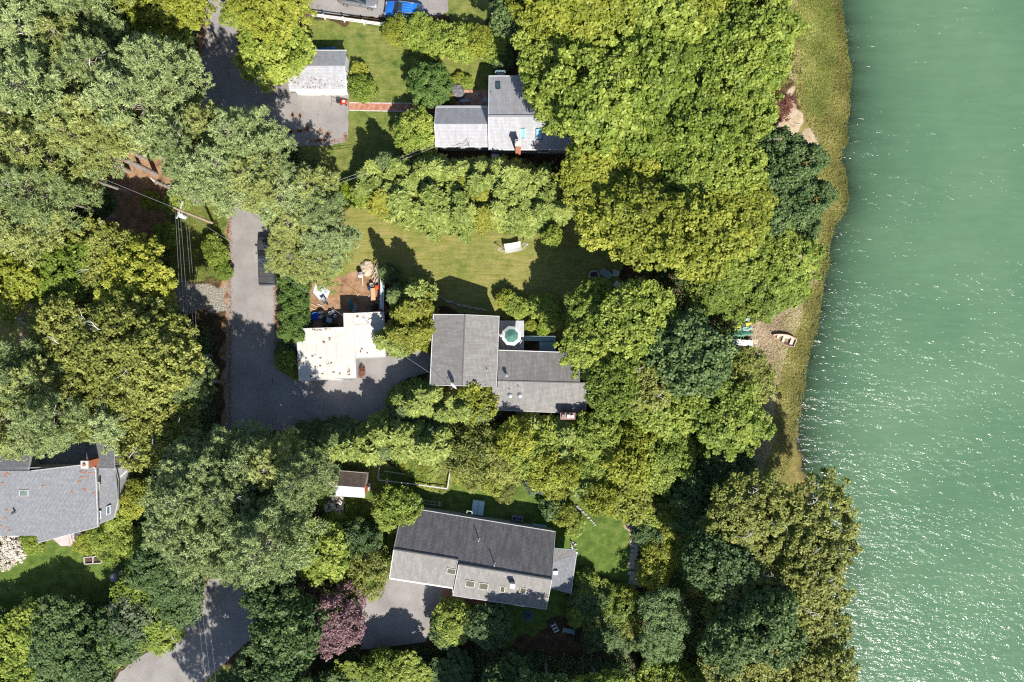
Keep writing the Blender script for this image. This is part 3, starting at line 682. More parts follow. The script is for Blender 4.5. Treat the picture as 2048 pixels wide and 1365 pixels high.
# parasol
pc = W(1023, 672, 2.5); um = thing('patio_umbrella', 'green octagonal patio umbrella with a broad white rim on the deck', 'umbrella', (pc.x, pc.y, .9)); L0 = um.location
UG = mat('green_canvas', (.06,.155,.125), .8, (.08,.185,.15), 2); UW = mat('white_canvas', (.78,.80,.80), .8)
def ring8(r, z, rot): return [Vector((pc.x+r*math.cos(rot+k*math.pi/4), pc.y+r*math.sin(rot+k*math.pi/4), z)) for k in range(8)]
r1, r2, r3 = ring8(.83, 2.72, .30), ring8(1.2, 2.5, .30), ring8(1.2, 2.4, .30); top_ = Vector((pc.x, pc.y, 3.05))
for k in range(8):
    s = MB(L0); s.add([r1[k], r1[(k+1)%8], top_, r1[k]-Vector((0,0,.015)), r1[(k+1)%8]-Vector((0,0,.015)), top_-Vector((0,0,.015))], [(0,1,2),(3,5,4)]); s.build('canopy_panel', UG, um)
s = MB(L0)
for k in range(8): s.add([r2[k], r2[(k+1)%8], r1[(k+1)%8]+Vector((0,0,.004)), r1[k]+Vector((0,0,.004))], [(0,1,2,3)]); s.add([r3[k], r3[(k+1)%8], r2[(k+1)%8], r2[k]], [(0,1,2,3)])
s.build('white_rim', UW, um)
for k in range(8):
    s = MB(L0); s.bar(top_-Vector((0,0,.06)), r2[k]-Vector((0,0,.03)), .02); s.build('rib', WOODT, um)
s = MB(L0); s.tube([(pc.x,pc.y,.9),(pc.x,pc.y,3.1)], .025, 8); s.build('pole', WOODT, um)
s = MB(L0); s.tube([(pc.x,pc.y,.9),(pc.x,pc.y,.97),(pc.x,pc.y,1.0)], [.26,.26,.06], 14); s.build('base', CONC, um)
tb = thing('patio_table', 'round white table under the green parasol', 'table', (pc.x, pc.y, .9))
s = MB(); s.tube([(0,0,.68),(0,0,.72)], .6, 20); s.build('tabletop', WHITE, tb)
for k in range(4):
    s = MB(); a = k*math.pi/2+.4; s.bar((.4*math.cos(a),.4*math.sin(a),.0), (.3*math.cos(a),.3*math.sin(a),.68), .04); s.build('leg', WHITE, tb)
for k, (dx, dy) in enumerate(((-1.05,.1),(.9,-.55))):
    cch = thing('deck_chair', ['white chair on the deck tucked between parasol and house wall', 'white chair on the deck on the open side of the parasol'][k], 'chair', (pc.x+dx, pc.y+dy, .9), 'chairs on the parasol deck')
    s = MB(); s.box((0,0,.42), (.48,.46,.05)); s.build('seat', WHITE, cch); s = MB(); s.box((0,.24,.72), (.48,.05,.6), rx=-.15); s.build('backrest', WHITE, cch)
    for lx in (-.2,.2):
        for ly in (-.19,.19): s = MB(); s.bar((lx,ly,0),(lx,ly,.4),.04); s.build('leg', WHITE, cch)
    cch.rotation_euler.z = 1.6 if k == 0 else -2.1
pit = W(1063,692,0); bb = MB(); 

# --- long dark-roofed house
lh = thing('house', 'long skewed house with streaked, shade-toned north roof and pale south slopes', 'house', (-3, -26, 0))
e1, r_w, r_m = 2.6, 5.2, 5.5
NP = [(1110.5,1063.7,e1),(806,1014,e1),(787.5,1099,r_w),(918.9,1120,r_w),(917.7,1129,r_m),(1103.8,1159.4,r_m)]
roof_part(lh, 'roof_slope', NP, .15, SH_SHADED, (0,1,5), FASC)
SWp = [(779,1156.4,3.3),(905.7,1175.8,3.3),(916,1120,r_w),(787.5,1099.3,r_w)]
roof_part(lh, 'roof_slope', SWp, .15, SH_MID, (0,3), WHITE)
SMp = [(905.7,1191.5,3.0),(1092.5,1219,3.0),(1103.8,1159.8,r_m),(917.7,1129.4,r_m)]
roof_part(lh, 'roof_slope', SMp, .15, SH_MID, (0,1,3), FASC)
s = MB(lh.location); s.bar(W(917.7,1129,r_m+.03), W(1103.8,1159.4,r_m+.03), .16, .05); s.build('ridge_cap', SH_SHADED, lh)
s = MB(lh.location); s.bar(W(787.5,1099,r_w+.03), W(917,1120,r_w+.03), .16, .05); s.build('ridge_cap', SH_SHADED, lh)
wall_ring(lh, [W(783,1153,3.2), W(903,1172,3.2), W(905,1188,3.0), W(1088,1215,3.0), W(1100,1158,5.3), W(1106,1067,2.5), W(810,1018,2.5), W(791,1099,5.0)], -.1, CLAP)
wall_ring(lh, [W(905.5,1186,3.1), W(905.9,1175,3.4), W(916,1122,5.3)], 2.5, CLAP, 'cheek_wall')
fLn = planefn(NP[0], NP[1], NP[2]); fLw = planefn(*SWp[:3]); fLm = planefn(*SMp[:3])
def sk(f, cx, cy, wx, wy): 
    c = 1.0; th = .15
    q = [(-wx,wy),(wx,wy),(wx,-wy),(-wx,-wy)]; quad_skylight(lh, f, [(cx+a*math.cos(th)-b*math.sin(th)*.9, cy+a*math.sin(th)+b) for a, b in q], CONC, mat('skylight_olive', (.07,.07,.04), .15, (.11,.11,.06), 6, spec=.8))
sk(fLw, 903, 1143, 9, 5); sk(fLm, 940.5, 1168, 9, 6); sk(fLm, 967, 1173, 9, 6); sk(fLm, 1005, 1179, 4.5, 5.5); sk(fLm, 1046, 1181, 6, 5)
vent(lh, 958, 1079, fLn(958,1079), .75, .06, WHITE); vent(lh, 989, 1128, fLn(989,1128), .75, .06, WHITE)
c = W(1025, 1166, fLm(1025,1166)); s = MB(lh.location); s.box((c.x,c.y,c.z+.2), (.48,.48,1.8), rz=-.15); ch = s.build('chimney', CLAP, lh)
s = MB(lh.location); s.box((c.x,c.y,c.z+1.13), (.58,.58,.08), rz=-.15); s.build('chimney_cap', CONC, ch)
for k in range(4):
    t = .06+.235*k; a = W(810+296*t, 1018.5+48.5*t, 1.5); b = W(810+296*t+18, 1018.5+48.5*t+3, 1.5); window(lh, (b.x,b.y), (a.x,a.y), .9, 2.0)
for k in range(3): a = W(925+52*k, 1192+7.7*k, 1.8); b = W(945+52*k, 1195+7.7*k, 1.8); window(lh, (a.x,a.y), (b.x,b.y), .9, 2.2)
for k in range(2):
    a = W(795+50*k,1155+7.7*k,1.5); b = W(832+50*k,1160.5+7.7*k,1.5); s = MB(lh.location); d = (b-a); nn = Vector((d.y,-d.x,0)).normalized()*.05
    s.bar(Vector((a.x,a.y,1.05))+nn, Vector((b.x,b.y,1.05))+nn, .06, 2.1); s.build('garage_door', mat('door_white', (.72,.72,.72), .5), lh)
s = MB(lh.location); s.bar(W(779,1157.5,3.2), W(905.7,1177,3.2), .12, .1); s.build('gutter', WHITE, lh)
s = MB(lh.location); q = [W(934-.5,1027,2.9), W(934,1022.5,3.0), W(944,1024,3.0), W(944,1028.5,2.9)]
for i in range(3): s.bar(q[i]-Vector((0,0,.1)), q[i+1]-Vector((0,0,.1)), .05)
s.build('window_hood', WHITE, lh)
# porch wing
roof_part(lh, 'porch_roof', [(1141.5,1188,2.5),(1153,1110,2.6),(1106,1124,3.0),(1100,1178,2.9)], .12, SH_BLUE, (0,), FASC)
roof_part(lh, 'porch_roof', [(1153,1109.6,2.6),(1150,1100,2.5),(1108,1097,2.7),(1106,1123.7,3.0)], .12, SH_MID, (0,1), mat('teal_trim', (.20,.30,.30), .6))
for x, y in ((1143,1182),(1150,1104)):
    p = W(x, y, 2.4); s = MB(lh.location); s.bar((p.x,p.y,-.1), (p.x,p.y,2.38), .12); s.build('porch_post', WHITE, lh)
s = MB(lh.location); p = W(1111,1145,2.95); s.box(p+Vector((0,0,.1)), (.55,.4,.25)); s.build('roof_box', WHITE, lh)
# cellar hatch etc.
hb = W(956,1016,.5); ht = thing('cellar_hatch', 'pale blue two-leaf cellar hatch against the north wall of the long house', 'hatch', (hb.x, hb.y, 0)); hh = mat('pale_blue_paint', (.42,.56,.62), .5, (.48,.62,.68), 3)
s = MB(); s.box((0,0,.25), (1.45,1.75,.5)); s.build('curb', CONC, ht)
for sx in (-1,1): s = MB(); s.box((sx*.36,0,.60), (.68,1.7,.06), ry=sx*.06); lf = s.build('hatch_leaf', hh, ht); s = MB(); s.box((sx*.08,.3,.68), (.05,.2,.05)); s.build('handle', METAL, lf)
ht.rotation_euler.z = -.13

# --- shingled house by the left edge
sh_ = thing('house', 'blue-grey shingled house with orange brick chimney at the left edge', 'house', (-50, -18, 0))
zf_ = lambda py: 6.4-(py-935)*.017
MP = [(-90,942),(63,942),(171,929.6),(190.4,936),(192,955),(196,1054),(76,1086),(74,1072),(-90,1072)]
def left_plane(px, py): return zf_(py)
ms_ = [(x, y, zf_(y)) for x, y in MP]
ps = [W(*p) for p in ms_]
s = MB(sh_.location); n = len(ps); vs = ps+[p-Vector((0,0,.16)) for p in ps]
fs = [tuple(range(n))[::-1], tuple(range(n, 2*n))]+[(i, (i+1)%n, n+(i+1)%n, n+i) for i in range(n)]
uvp = [(p.y, p.x) for p in ps]; uvs = [uvp[::-1], uvp]+[[uvp[i], uvp[(i+1)%n], uvp[(i+1)%n], uvp[i]] for i in range(n)]
s.add(vs, fs, uvs); s.build('roof_slope', SH_BLUE, sh_)
for a, b in ((3,4),(4,5),(5,6),(1,2),(2,3)):
    s = MB(sh_.location); s.bar(ps[a]+Vector((0,0,-.07)), ps[b]+Vector((0,0,-.07)), .08, .2); s.build('fascia_board', FASC, sh_)
roof_part(sh_, 'roof_slope', [(65,900,5.3),(-90,898,5.3),(-90,941,6.25),(57,941,6.25)], .15, SH_BLUE, (0,3), FASC)
roof_part(sh_, 'roof_slope', [(229,866,4.9),(173,868,4.9),(173,931.5,6.4),(190,937,6.2),(229,936,6.2)], .15, SH_BLUE, (0,4), FASC)
roof_part(sh_, 'roof_slope', [(172,884,3.4),(66,886,3.4),(66,931,4.3),(172,931,4.3)], .12, SH_BLUE, (0,), FASC)
roof_part(sh_, 'roof_slope', [(197.5,1049,3.9),(228,1036,3.0),(236,1005,3.0),(236,962,3.2),(229.5,937,4.9),(193,937,5.2)], .14, SH_BLUE, (0,1,2,3), FASC)
roof_part(sh_, 'roof_slope', [(234,870,2.5),(231,944,2.8),(241,954,2.4),(262,935,2.2),(250,878,2.3)], .12, SH_BLUE, (0,1,2,3,4), WHITE)
wall_ring(sh_, [W(-88,1069,3.9), W(72,1069,3.9), W(78,1083,3.6), W(193,1051,4.1), W(190,957,5.8), W(186,940,6.1), W(170,934,6.2), W(-88,938,6.1)], -.1, CLAP)
wall_ring(sh_, [W(199,1044,3.7), W(225,1034,2.8), W(233,1005,2.8), W(233,962,3.0), W(226,940,4.6), W(196,940,4.9)], -.1, CLAP)
wall_ring(sh_, [W(175,932,6.1), W(226,932,6.0), W(226,870,4.7), W(176,872,4.7)], -.1, CLAP)
wall_ring(sh_, [W(-88,938,6.0), W(60,938,6.0), W(62,903,4.5), W(-88,901,4.5)], -.1, CLAP)
wall_ring(sh_, [W(236,874,2.3), W(234,942,2.6), W(242,951,2.2), W(259,933,2.0), W(248,881,2.1)][::-1], -.1, CLAP)
f_e = planefn((197.5,1049,3.9),(228,1036,3.0),(229.5,937,4.9))
quad_skylight(sh_, f_e, [(214,1030),(221,1027),(221,1011),(214,1014)], WHITE, SKYG); quad_skylight(sh_, f_e, [(198,1039),(202,1037),(202,1022),(198,1024)], WHITE, SKYG)
quad_skylight(sh_, f_e, [(195.5,980),(199.5,980),(199.5,965),(195.5,965)], WOODT, SKYG)
quad_skylight(sh_, left_plane, [(40,992),(57,992),(57,980.5),(40,980.5)], FASC, mat('skylight_green', (.10,.14,.12), .15, (.16,.2,.17), 4, spec=.8))
c = W(204, 920, 4.6); s = MB(sh_.location); s.box((c.x+.0,c.y,4.6), (.8,.8,6.2)); ch = s.build('chimney', mat('orange_brick', (.50,.15,.07), .85, (.58,.22,.11), 8, bump=.4), sh_)
s = MB(sh_.location); s.box((c.x,c.y,7.75), (.86,.86,.12)); s.build('chimney_cap', CONC, ch); s = MB(sh_.location); s.tube([(c.x,c.y,7.8),(c.x,c.y,7.98)], .15, 10); s.build('flue', mat('terracotta', (.35,.14,.09)), ch)
s = MB(sh_.location); a0 = W(233,915,2.8)
for k in range(3): s.bar(W(232+k*3,912+k*6,3.0), W(240+k*1.5,905+k*8,3.0), .06); s.bar(W(233,912+k*9,3.1), W(238,908+k*9,3.1), .05)
s.bar(W(232,912,3.0), W(238,942,3.0), .07); s.bar(W(238,905,3.0), W(240,935,3.0), .07); s.build('roof_trellis', mat('rusty_white', (.5,.4,.38)), sh_)
s = MB(sh_.location); s.tube([W(22,1029,5.0), W(30.5,1025.5,5.15), W(26,1016,5.1)], .06, 5); s.build('bent_flue', BLACK, sh_)
litter('leaf_litter', 'rust-coloured needle patches on the blue-grey roof', left_plane, [(165,944,4,.5),(180,946,4,.3),(163,955,2),(175,955,2),(86,972,1.5),(145,985,2.5,.6),(168,979,2),(185,987,2.5),(9,952,3,1.2),(16,948,3,.8),(5,966,1.5),(12,1020,1.5),(8,1037,2),(3,1052,2),(14,1055,1.5),(20,1062,1.5),(45,993,3,.2),(160,964,2)], 210, LEAFOR, .10, 9)
a, b = W(205,870,2), W(220,870,2); window(sh_, (b.x,b.y+.02), (a.x,a.y+.02), 1, 2.3)
for k in range(2): a, b = W(-10+k*35,1069.5,2), W(8+k*35,1069.5,2); window(sh_, (a.x,a.y), (b.x,b.y), 1.2, 2.6)

# --- garden shed
sd_ = thing('shed', 'little garden shed with brown shingle roof, south slope toned sun-bright, and red door', 'shed', (-19, -17.5, 0))
SH_SUNLIT = mat('sunlit_shed_shingles', (.50,.51,.53), .6, (.43,.44,.47), 3)  # same shingles as the north slope, with sunlit brightness put into the colour
roof_part(sd_, 'roof_slope', [(735,946.4,2.0),(677.4,941.6,2.0),(671,971.3,2.9),(728.6,975.7,2.9)], .08, SH_BROWN, (0,), WOODT, .05)
roof_part(sd_, 'roof_slope', [(671.5,992.5,1.8),(729.6,996.2,1.8),(728.6,976,2.9),(671,971.6,2.9)], .08, SH_SUNLIT)
wall_ring(sd_, [W(674,989,1.8), W(727,993,1.8), W(727,975.5,2.8), W(732,949,1.95), W(680,945,1.95), W(673,971.5,2.8)], 0, mat('shed_wood', (.40,.33,.28), .8))
a, b = W(731,985,1.0), W(733,969,1.0); s = MB(sd_.location); s.bar((a.x+.04,a.y,.95), (b.x+.04,b.y,.95), .06, 1.7); dd = s.build('door', mat('red_paint', (.50,.10,.05), .6), sd_)
s = MB(sd_.location); s.box((a.x+.12,a.y+.12,.95), (.05,.05,.12)); s.build('handle', METAL, dd)
s = MB(sd_.location); a = W(736,974,.2); s.box((a.x+.15,a.y,.1), (.35,.9,.2)); s.build('step', CONC, sd_)
# --- small outbuilding under the left trees
ob = thing('shed', 'low blue-grey roof glimpsed between oak crowns above the left yard', 'shed', tuple(W(187,636,0)))
roof_part(ob, 'roof_slope', [(165,650,2.4),(190,660,2.4),(192,615,3.1),(176,612,3.1)], .1, mat('blue_grey_sheet', (.22,.28,.34), .6), (0,), FASC)
roof_part(ob, 'roof_slope', [(202,652,2.4),(198,612,2.4),(192.5,613,3.1),(193,655,3.1)], .1, mat('blue_grey_sheet', (.22,.28,.34)))
wall_ring(ob, [W(168,648,2.3), W(200,650,2.3), W(197,616,2.3), W(178,614,2.3)], 0, CLAP)
# ---------------------------------------------------------------- foliage geometry
def norm(a): return a/np.maximum(np.linalg.norm(a, axis=-1, keepdims=True), 1e-9)
def rhombi(P, Nn, U, Ln, Wd, tint, name, m, fold=0.0):
    """one pointed leaf (4 corners) per row"""
    n = len(P); U = norm(U - (U*Nn).sum(1, keepdims=True)*Nn); V = np.cross(Nn, U)
    Ln = np.broadcast_to(np.asarray(Ln, float), (n,))[:, None]; Wd = np.broadcast_to(np.asarray(Wd, float), (n,))[:, None]
    v = np.stack([P-U*Ln*.5, P-V*Wd*.5+U*Ln*.08+Nn*fold*Wd, P+U*Ln*.5, P+V*Wd*.5+U*Ln*.08+Nn*fold*Wd], 1).reshape(-1, 3)
    me = bpy.data.meshes.new(name); me.vertices.add(4*n); me.vertices.foreach_set('co', v.ravel().astype(np.float32))
    me.loops.add(4*n); me.loops.foreach_set('vertex_index', np.arange(4*n, dtype=np.int32))
    me.polygons.add(n); me.polygons.foreach_set('loop_start', np.arange(0, 4*n, 4, dtype=np.int32))
    me.update(calc_edges=True)
    at = me.attributes.new('tint', 'FLOAT', 'POINT'); at.data.foreach_set('value', np.repeat(tint, 4).astype(np.float32))
    me.materials.append(m); return me
def fib(n, zmin=-.2, rs=None):
    i = np.arange(n)+.5; z = 1-(1-zmin)*i/n; a = i*2.399963+(rs.uniform(0, 6.28) if rs is not None else 0); r = np.sqrt(np.maximum(1-z*z, 0))
    return np.stack([r*np.cos(a), r*np.sin(a), z], 1)
def lump(d, rs, k=5, amp=.16):
    s = np.zeros(len(d))
    for _ in range(k):
        q = rs.normal(size=3); q /= np.linalg.norm(q); s += np.cos(3.0*(d@q)*rs.uniform(.8, 2.2)+rs.uniform(0, 6.28))
    return 1+amp*s/math.sqrt(k)
def crown_broad(seed, Rr=3.5, Ht=3.2, zc=8.0, nl=150, lr=.55, per=70, leaf=.27, wd=.17, zmin=-.25, amp=.16, fill=.12, open_=0.0, up=.8, jitter=.85):
    """lumpy dome of leafy bough ends; Rr, Ht = half width and half height, zc = middle"""
    rs = np.random.RandomState(seed)
    d = fib(nl, zmin, rs) + rs.normal(size=(nl, 3))*.09; d = norm(d)
    rad = lump(d, rs, 6, amp)*rs.uniform(.78, 1.08, nl)
    if open_: 
        keep = rs.uniform(size=nl) > open_; d = d[keep]; rad = rad[keep]
    c = d*rad[:, None]*np.array([Rr-lr*.6, Rr-lr*.6, Ht-lr*.5])
    ni = int(nl*fill*2); ci = rs.normal(size=(ni, 3)); ci = norm(ci)*rs.uniform(.2, .8, (ni, 1))*np.array([Rr, Rr, Ht]); 
    c = np.concatenate([c, ci]); d = np.concatenate([d, norm(ci+[0, 0, .3])])
    m = len(c); lrs = lr*rs.uniform(.65, 1.3, m)
    q = norm(rs.normal(size=(m, per, 3)) + d[:, None, :]*.75+np.array([0, 0, .35]))
    rr = rs.uniform(.3, 1.3, (m, per, 1))**.75
    P = c[:, None, :] + q*rr*lrs[:, None, None]*np.array([1, 1, .75])
    Nn = norm(q*.6 + np.array([0, 0, up]) + rs.normal(size=(m, per, 3))*jitter*.6)
    U = rs.normal(size=(m, per, 3))
    tl = rs.uniform(0, 1, (m, 1)); tint = np.clip(tl*.45+rs.uniform(0, 1, (m, per))*.55, 0, 1)
    P = P.reshape(-1, 3)+np.array([0, 0, zc]); k = len(P)
    return P, Nn.reshape(-1, 3), U.reshape(-1, 3), leaf*rs.uniform(.7, 1.3, k), wd*rs.uniform(.7, 1.3, k), tint.reshape(-1), c+np.array([0, 0, zc])
def crown_pine(seed, Rr=4.0, z0=9.0, z1=20.0, nb=64, per=26, needles=13, nlen=.34, nw=.05, lift=.25, gap=.0, tr=.30):
    """tufts of needles carried along whorled boughs"""
    rs = np.random.RandomState(seed); T = []; D = []; limbs = []
    asym = rs.uniform(0, 6.28)
    for b in range(nb):
        t = (b+.5)/nb; z = z0+(z1-z0)*t**.9
        a = b*2.39996+rs.normal()*.35
        L_ = Rr*(1-t**2.2)**.75*rs.uniform(.6, 1.12)*(1+.18*math.cos(a-asym))+.45
        if rs.uniform() < gap: continue
        up = lift+.9*t**3+rs.normal()*.1; dr = np.array([math.cos(a), math.sin(a), up]); base = np.array([0, 0, z-.25*L_])
        end = base+dr*L_; limbs.append((base, base+dr*L_*.5+[0, 0, -.1*L_], end))
        k = max(8, int(per*L_/Rr*1.25)); s = rs.uniform(.32, 1.03, k)**.8
        lat = np.array([-math.sin(a), math.cos(a), 0]); spread = L_*.30*(1.15-s)+.16
        off = rs.normal(size=k)*spread
        p = base+dr*L_*s[:, None]+lat*off[:, None]; p[:, 2] += rs.normal(size=k)*.12 - .1*np.abs(off)
        T.append(p); D.append(norm(dr+lat*(off/(spread+.1))[:, None]*.8+np.array([0, 0, .35])))
    T = np.concatenate(T); D = np.concatenate(D); m = len(T); bt = rs.uniform(0, 1, (m, 1))
    q = norm(rs.normal(size=(m, needles, 3))*.75+D[:, None, :]*.75+np.array([0, 0, .2]))
    ln = nlen*rs.uniform(.7, 1.3, (m, needles, 1)); P = T[:, None, :]+q*(ln*.5+tr*.25*rs.uniform(0, 1, (m, needles, 1)))
    Nn = norm(np.cross(q, rs.normal(size=(m, needles, 3)))+np.array([0, 0, 1.1]))
    tint = np.clip(bt*.5+rs.uniform(0, 1, (m, needles))*.5, 0, 1)
    k = m*needles
    return P.reshape(-1, 3), Nn.reshape(-1, 3), q.reshape(-1, 3), ln.reshape(-1), nw*rs.uniform(.8, 1.3, k), tint.reshape(-1), limbs
def crown_frond(seed, Rr=2.6, z0=.8, z1=9.0, nb=120, per=26, sl=.55, sw=.10, droop=.30, tipup=0.0):
    """conifer of flat drooping sprays (hemlock, spruce, cedar)"""
    rs = np.random.RandomState(seed); P = []; Nn = []; U = []; Ls = []; Ws = []; Tn = []; limbs = []
    for b in range(nb):
        t = (b+.5)/nb; z = z0+(z1-z0)*t; a = b*2.39996+rs.normal()*.3
        L_ = Rr*(1-t)**.72*rs.uniform(.55, 1.2)+.28
        h = np.array([math.cos(a), math.sin(a), 0]); lat = np.array([-h[1], h[0], 0])
        k = int(per*(.45+.75*L_/Rr)); s = np.sort(rs.uniform(.12, 1, k)); side = np.where(np.arange(k) % 2, 1, -1)
        def axis_(s_): return h[None, :]*(L_*s_)[:, None]+np.stack([0*s_, 0*s_, z+L_*(tipup*s_-droop*s_*s_)], 1)
        ax = axis_(s); wl = L_*.42*(1.02-s)+.14
        for ring in (.25, .62, 1.0):
            o = lat[None, :]*(side*wl*ring)[:, None]; p = ax+o+h*(wl*ring*.55)[:, None]
            p[:, 2] -= droop*wl*ring*.5; p += rs.normal(size=p.shape)*.05
            dr = norm(lat[None, :]*side[:, None]*.8+h*.9+rs.normal(size=(k, 3))*.3+np.array([0, 0, -droop]))
            P.append(p); U.append(dr); Nn.append(norm(np.array([0, 0, 1.0])+rs.normal(size=(k, 3))*.6+h*.25))
            Ls.append(sl*rs.uniform(.55, 1.2, k)); Ws.append(sw*rs.uniform(.7, 1.4, k)); Tn.append(np.clip(rs.uniform()*.4+s*.25+rs.uniform(0, .4, k), 0, 1))
        limbs.append((np.array([0, 0, z]), axis_(np.array([.5]))[0], axis_(np.array([.9]))[0]))
    return np.concatenate(P), np.concatenate(Nn), np.concatenate(U), np.concatenate(Ls), np.concatenate(Ws), np.concatenate(Tn), limbs

# leaf colours
def LM(n, *a, **k): MATS[n] = leaf_mat(n, *a, **k); return MATS[n]
LM('maple_leaf', (.055,.09,.010), (.18,.25,.032), (.42,.47,.09), trans=.25)
LM('yellowing_leaf', (.07,.09,.010), (.235,.27,.028), (.46,.46,.075), trans=.25)
LM('oak_leaf', (.06,.08,.014), (.19,.215,.040), (.40,.41,.10), trans=.20)
LM('deep_leaf', (.025,.055,.014), (.075,.13,.036), (.19,.26,.085), trans=.18)
LM('grey_leaf', (.05,.075,.035), (.13,.17,.085), (.30,.34,.22), trans=.2)
LM('locust_leaf', (.04,.075,.02), (.14,.22,.07), (.33,.42,.17), trans=.2)
LM('pine_needle', (.055,.085,.028), (.21,.275,.095), (.47,.54,.24), trans=.12)
LM('gold_pine_needle', (.085,.11,.025), (.28,.32,.085), (.52,.55,.20), trans=.15)
LM('hemlock_spray', (.05,.08,.018), (.19,.25,.05), (.42,.47,.12), trans=.15)
LM('cedar_spray', (.07,.09,.012), (.19,.21,.025), (.36,.35,.05), trans=.15)
LM('spruce_spray', (.030,.055,.018), (.090,.135,.040), (.20,.26,.085), trans=.12)
LM('hedge_leaf', (.025,.06,.012), (.075,.14,.025), (.17,.25,.05), trans=.15)
LM('lime_leaf', (.09,.15,.008), (.20,.29,.018), (.34,.42,.04), trans=.25)
LM('plum_leaf', (.05,.022,.028), (.16,.085,.095), (.34,.21,.22), trans=.15)
LM('red_leaf', (.07,.025,.018), (.18,.07,.045), (.32,.16,.11), trans=.15)
LM('hydrangea_bloom', (.35,.30,.22), (.62,.54,.46), (.80,.74,.68), trans=.1)
BARK = mat('bark', (.17,.145,.125), .9, (.30,.27,.24), 5, bump=.5)
PINEB = mat('pine_bark', (.19,.15,.13), .9, (.33,.29,.26), 4, bump=.5)
BARE = mat('bare_wood', (.42,.39,.36), .8, (.60,.57,.54), 6)

PROTO = {}
def trunk_mesh(seed, h, r0, kind, tips, m, dead=None):
    rr = random.Random(seed); s = MB()
    n = 7; pts = [(rr.uniform(-.04,.04)*h*i/n*.6, rr.uniform(-.04,.04)*h*i/n*.6, h*i/(n-1)) for i in range(n)]
    pts[0] = (0, 0, -.4); s.tube(pts, [r0*(1-.85*i/(n-1))*(1.25 if i == 0 else 1) for i in range(n)], 8)
    for tpl in tips:
        if kind == 'broad':
            tpt = Vector(tpl); zb = h*rr.uniform(.35, .62); st = Vector((0, 0, zb)); mid = st.lerp(tpt, .5)+Vector((rr.uniform(-.3,.3), rr.uniform(-.3,.3), .35))
            s.tube([st, mid, tpt], [r0*.42, r0*.26, r0*.08], 5, False)
        else:
            s.tube([Vector(q) for q in tpl], [r0*.26, r0*.16, r0*.05], 4, False)
    o = s.build('trunk', m); return o.data
def bare_mesh(seed, n, zc, Rr, Ht):
    """pale leafless limbs that poke out of the crown"""
    rr = random.Random(seed); res = []
    for _ in range(n):
        s = MB(); a = rr.uniform(0, 6.28); el = rr.uniform(.5, 1.25)
        d = Vector((math.cos(a)*math.cos(el), math.sin(a)*math.cos(el), math.sin(el)))
        p = Vector((0, 0, zc-.5))+Vector((d.x*Rr*.5, d.y*Rr*.5, d.z*Ht*.8)); pts = [p]
        for i in range(5):
            d = (d+Vector((rr.uniform(-.6,.6), rr.uniform(-.6,.6), rr.uniform(-.15,.12)))).normalized(); p = p+d*rr.uniform(.35,.6)
            if p.z > zc+Ht+.35: p.z = zc+Ht+.35
            pts.append(p)
            if i > 0:
                e = (d+Vector((rr.uniform(-1,1), rr.uniform(-1,1), rr.uniform(-.2,.2)))).normalized()
                s.tube([p, p+e*rr.uniform(.3,.5), p+e*.7+Vector((rr.uniform(-.3,.3), rr.uniform(-.3,.3), .05))], [.035,.025,.012], 3, False)
        s.tube(pts, [.075,.065,.055,.045,.03,.015], 4, False); res.append(s.build('bare_limbs', BARE).data)
    return res
def add_proto(sp, variant, crown_me, trunk_me, Rr, H, extra=None):
    PROTO.setdefault(sp, []).append((crown_me, trunk_me, Rr, H, extra))
def drop(me_obj_names=('trunk', 'bare_limbs')):
    for o in list(COL.objects):
        if o.type == 'MESH' and o.name.split('.')[0] in me_obj_names and o.parent is None: bpy.data.objects.remove(o)
def broad_species(sp, lm, H, nv=3, bare=0, tk=.16, **kw):
    for v in range(nv):
        sd_ = abs(hash_(sp))+v*13; Rr = kw.get('Rr', 3.5)
        P, Nn, U, Ls, Ws, T, cs = crown_broad(sd_, **kw)
        me = rhombi(P, Nn, U, Ls, Ws, T, 'crown', MATS[lm])
        rs = random.Random(sd_); tips = [tuple(cs[rs.randrange(len(cs))]) for _ in range(9)]
        tm = trunk_mesh(sd_, kw['zc']+kw['Ht']*.3, tk, 'broad', tips, BARK)
        add_proto(sp, v, me, tm, Rr, kw['zc']+kw['Ht'], bare_mesh(sd_, bare, kw['zc'], Rr, kw['Ht']) if bare and v != 1 else None)
def hash_(s):
    h = 0
    for ch in s: h = (h*31+ord(ch)) % 99991
    return h
broad_species('maple', 'maple_leaf', 13, 4, Rr=3.6, Ht=2.1, zc=10.3, nl=270, lr=.46, per=44, leaf=.32, wd=.23, amp=.24, jitter=1.0)
broad_species('yellow_maple', 'yellowing_leaf', 13, 3, Rr=3.6, Ht=2.0, zc=10.3, nl=270, lr=.44, per=44, leaf=.30, wd=.21, amp=.24, jitter=1.0)
broad_species('oak', 'oak_leaf', 13, 3, 3, Rr=3.6, Ht=2.0, zc=10.2, nl=250, lr=.44, per=42, leaf=.30, wd=.19, amp=.26, jitter=1.0)
broad_species('dark_oak', 'deep_leaf', 10, 3, Rr=3.4, Ht=2.1, zc=7.4, nl=220, lr=.46, per=48, leaf=.28, wd=.20, amp=.22, jitter=1.0)
broad_species('locust', 'locust_leaf', 10, 2, Rr=3.0, Ht=2.2, zc=5.0, nl=150, lr=.5, per=60, leaf=.26, wd=.10, amp=.26)
broad_species('small_tree', 'maple_leaf', 6, 3, tk=.09, Rr=2.2, Ht=2.0, zc=3.2, nl=120, lr=.42, per=62, leaf=.22, wd=.15, zmin=-.6, amp=.15)
broad_species('dark_small_tree', 'deep_leaf', 6, 2, tk=.09, Rr=2.2, Ht=2.0, zc=3.2, nl=120, lr=.42, per=62, leaf=.22, wd=.15, zmin=-.6, amp=.15)
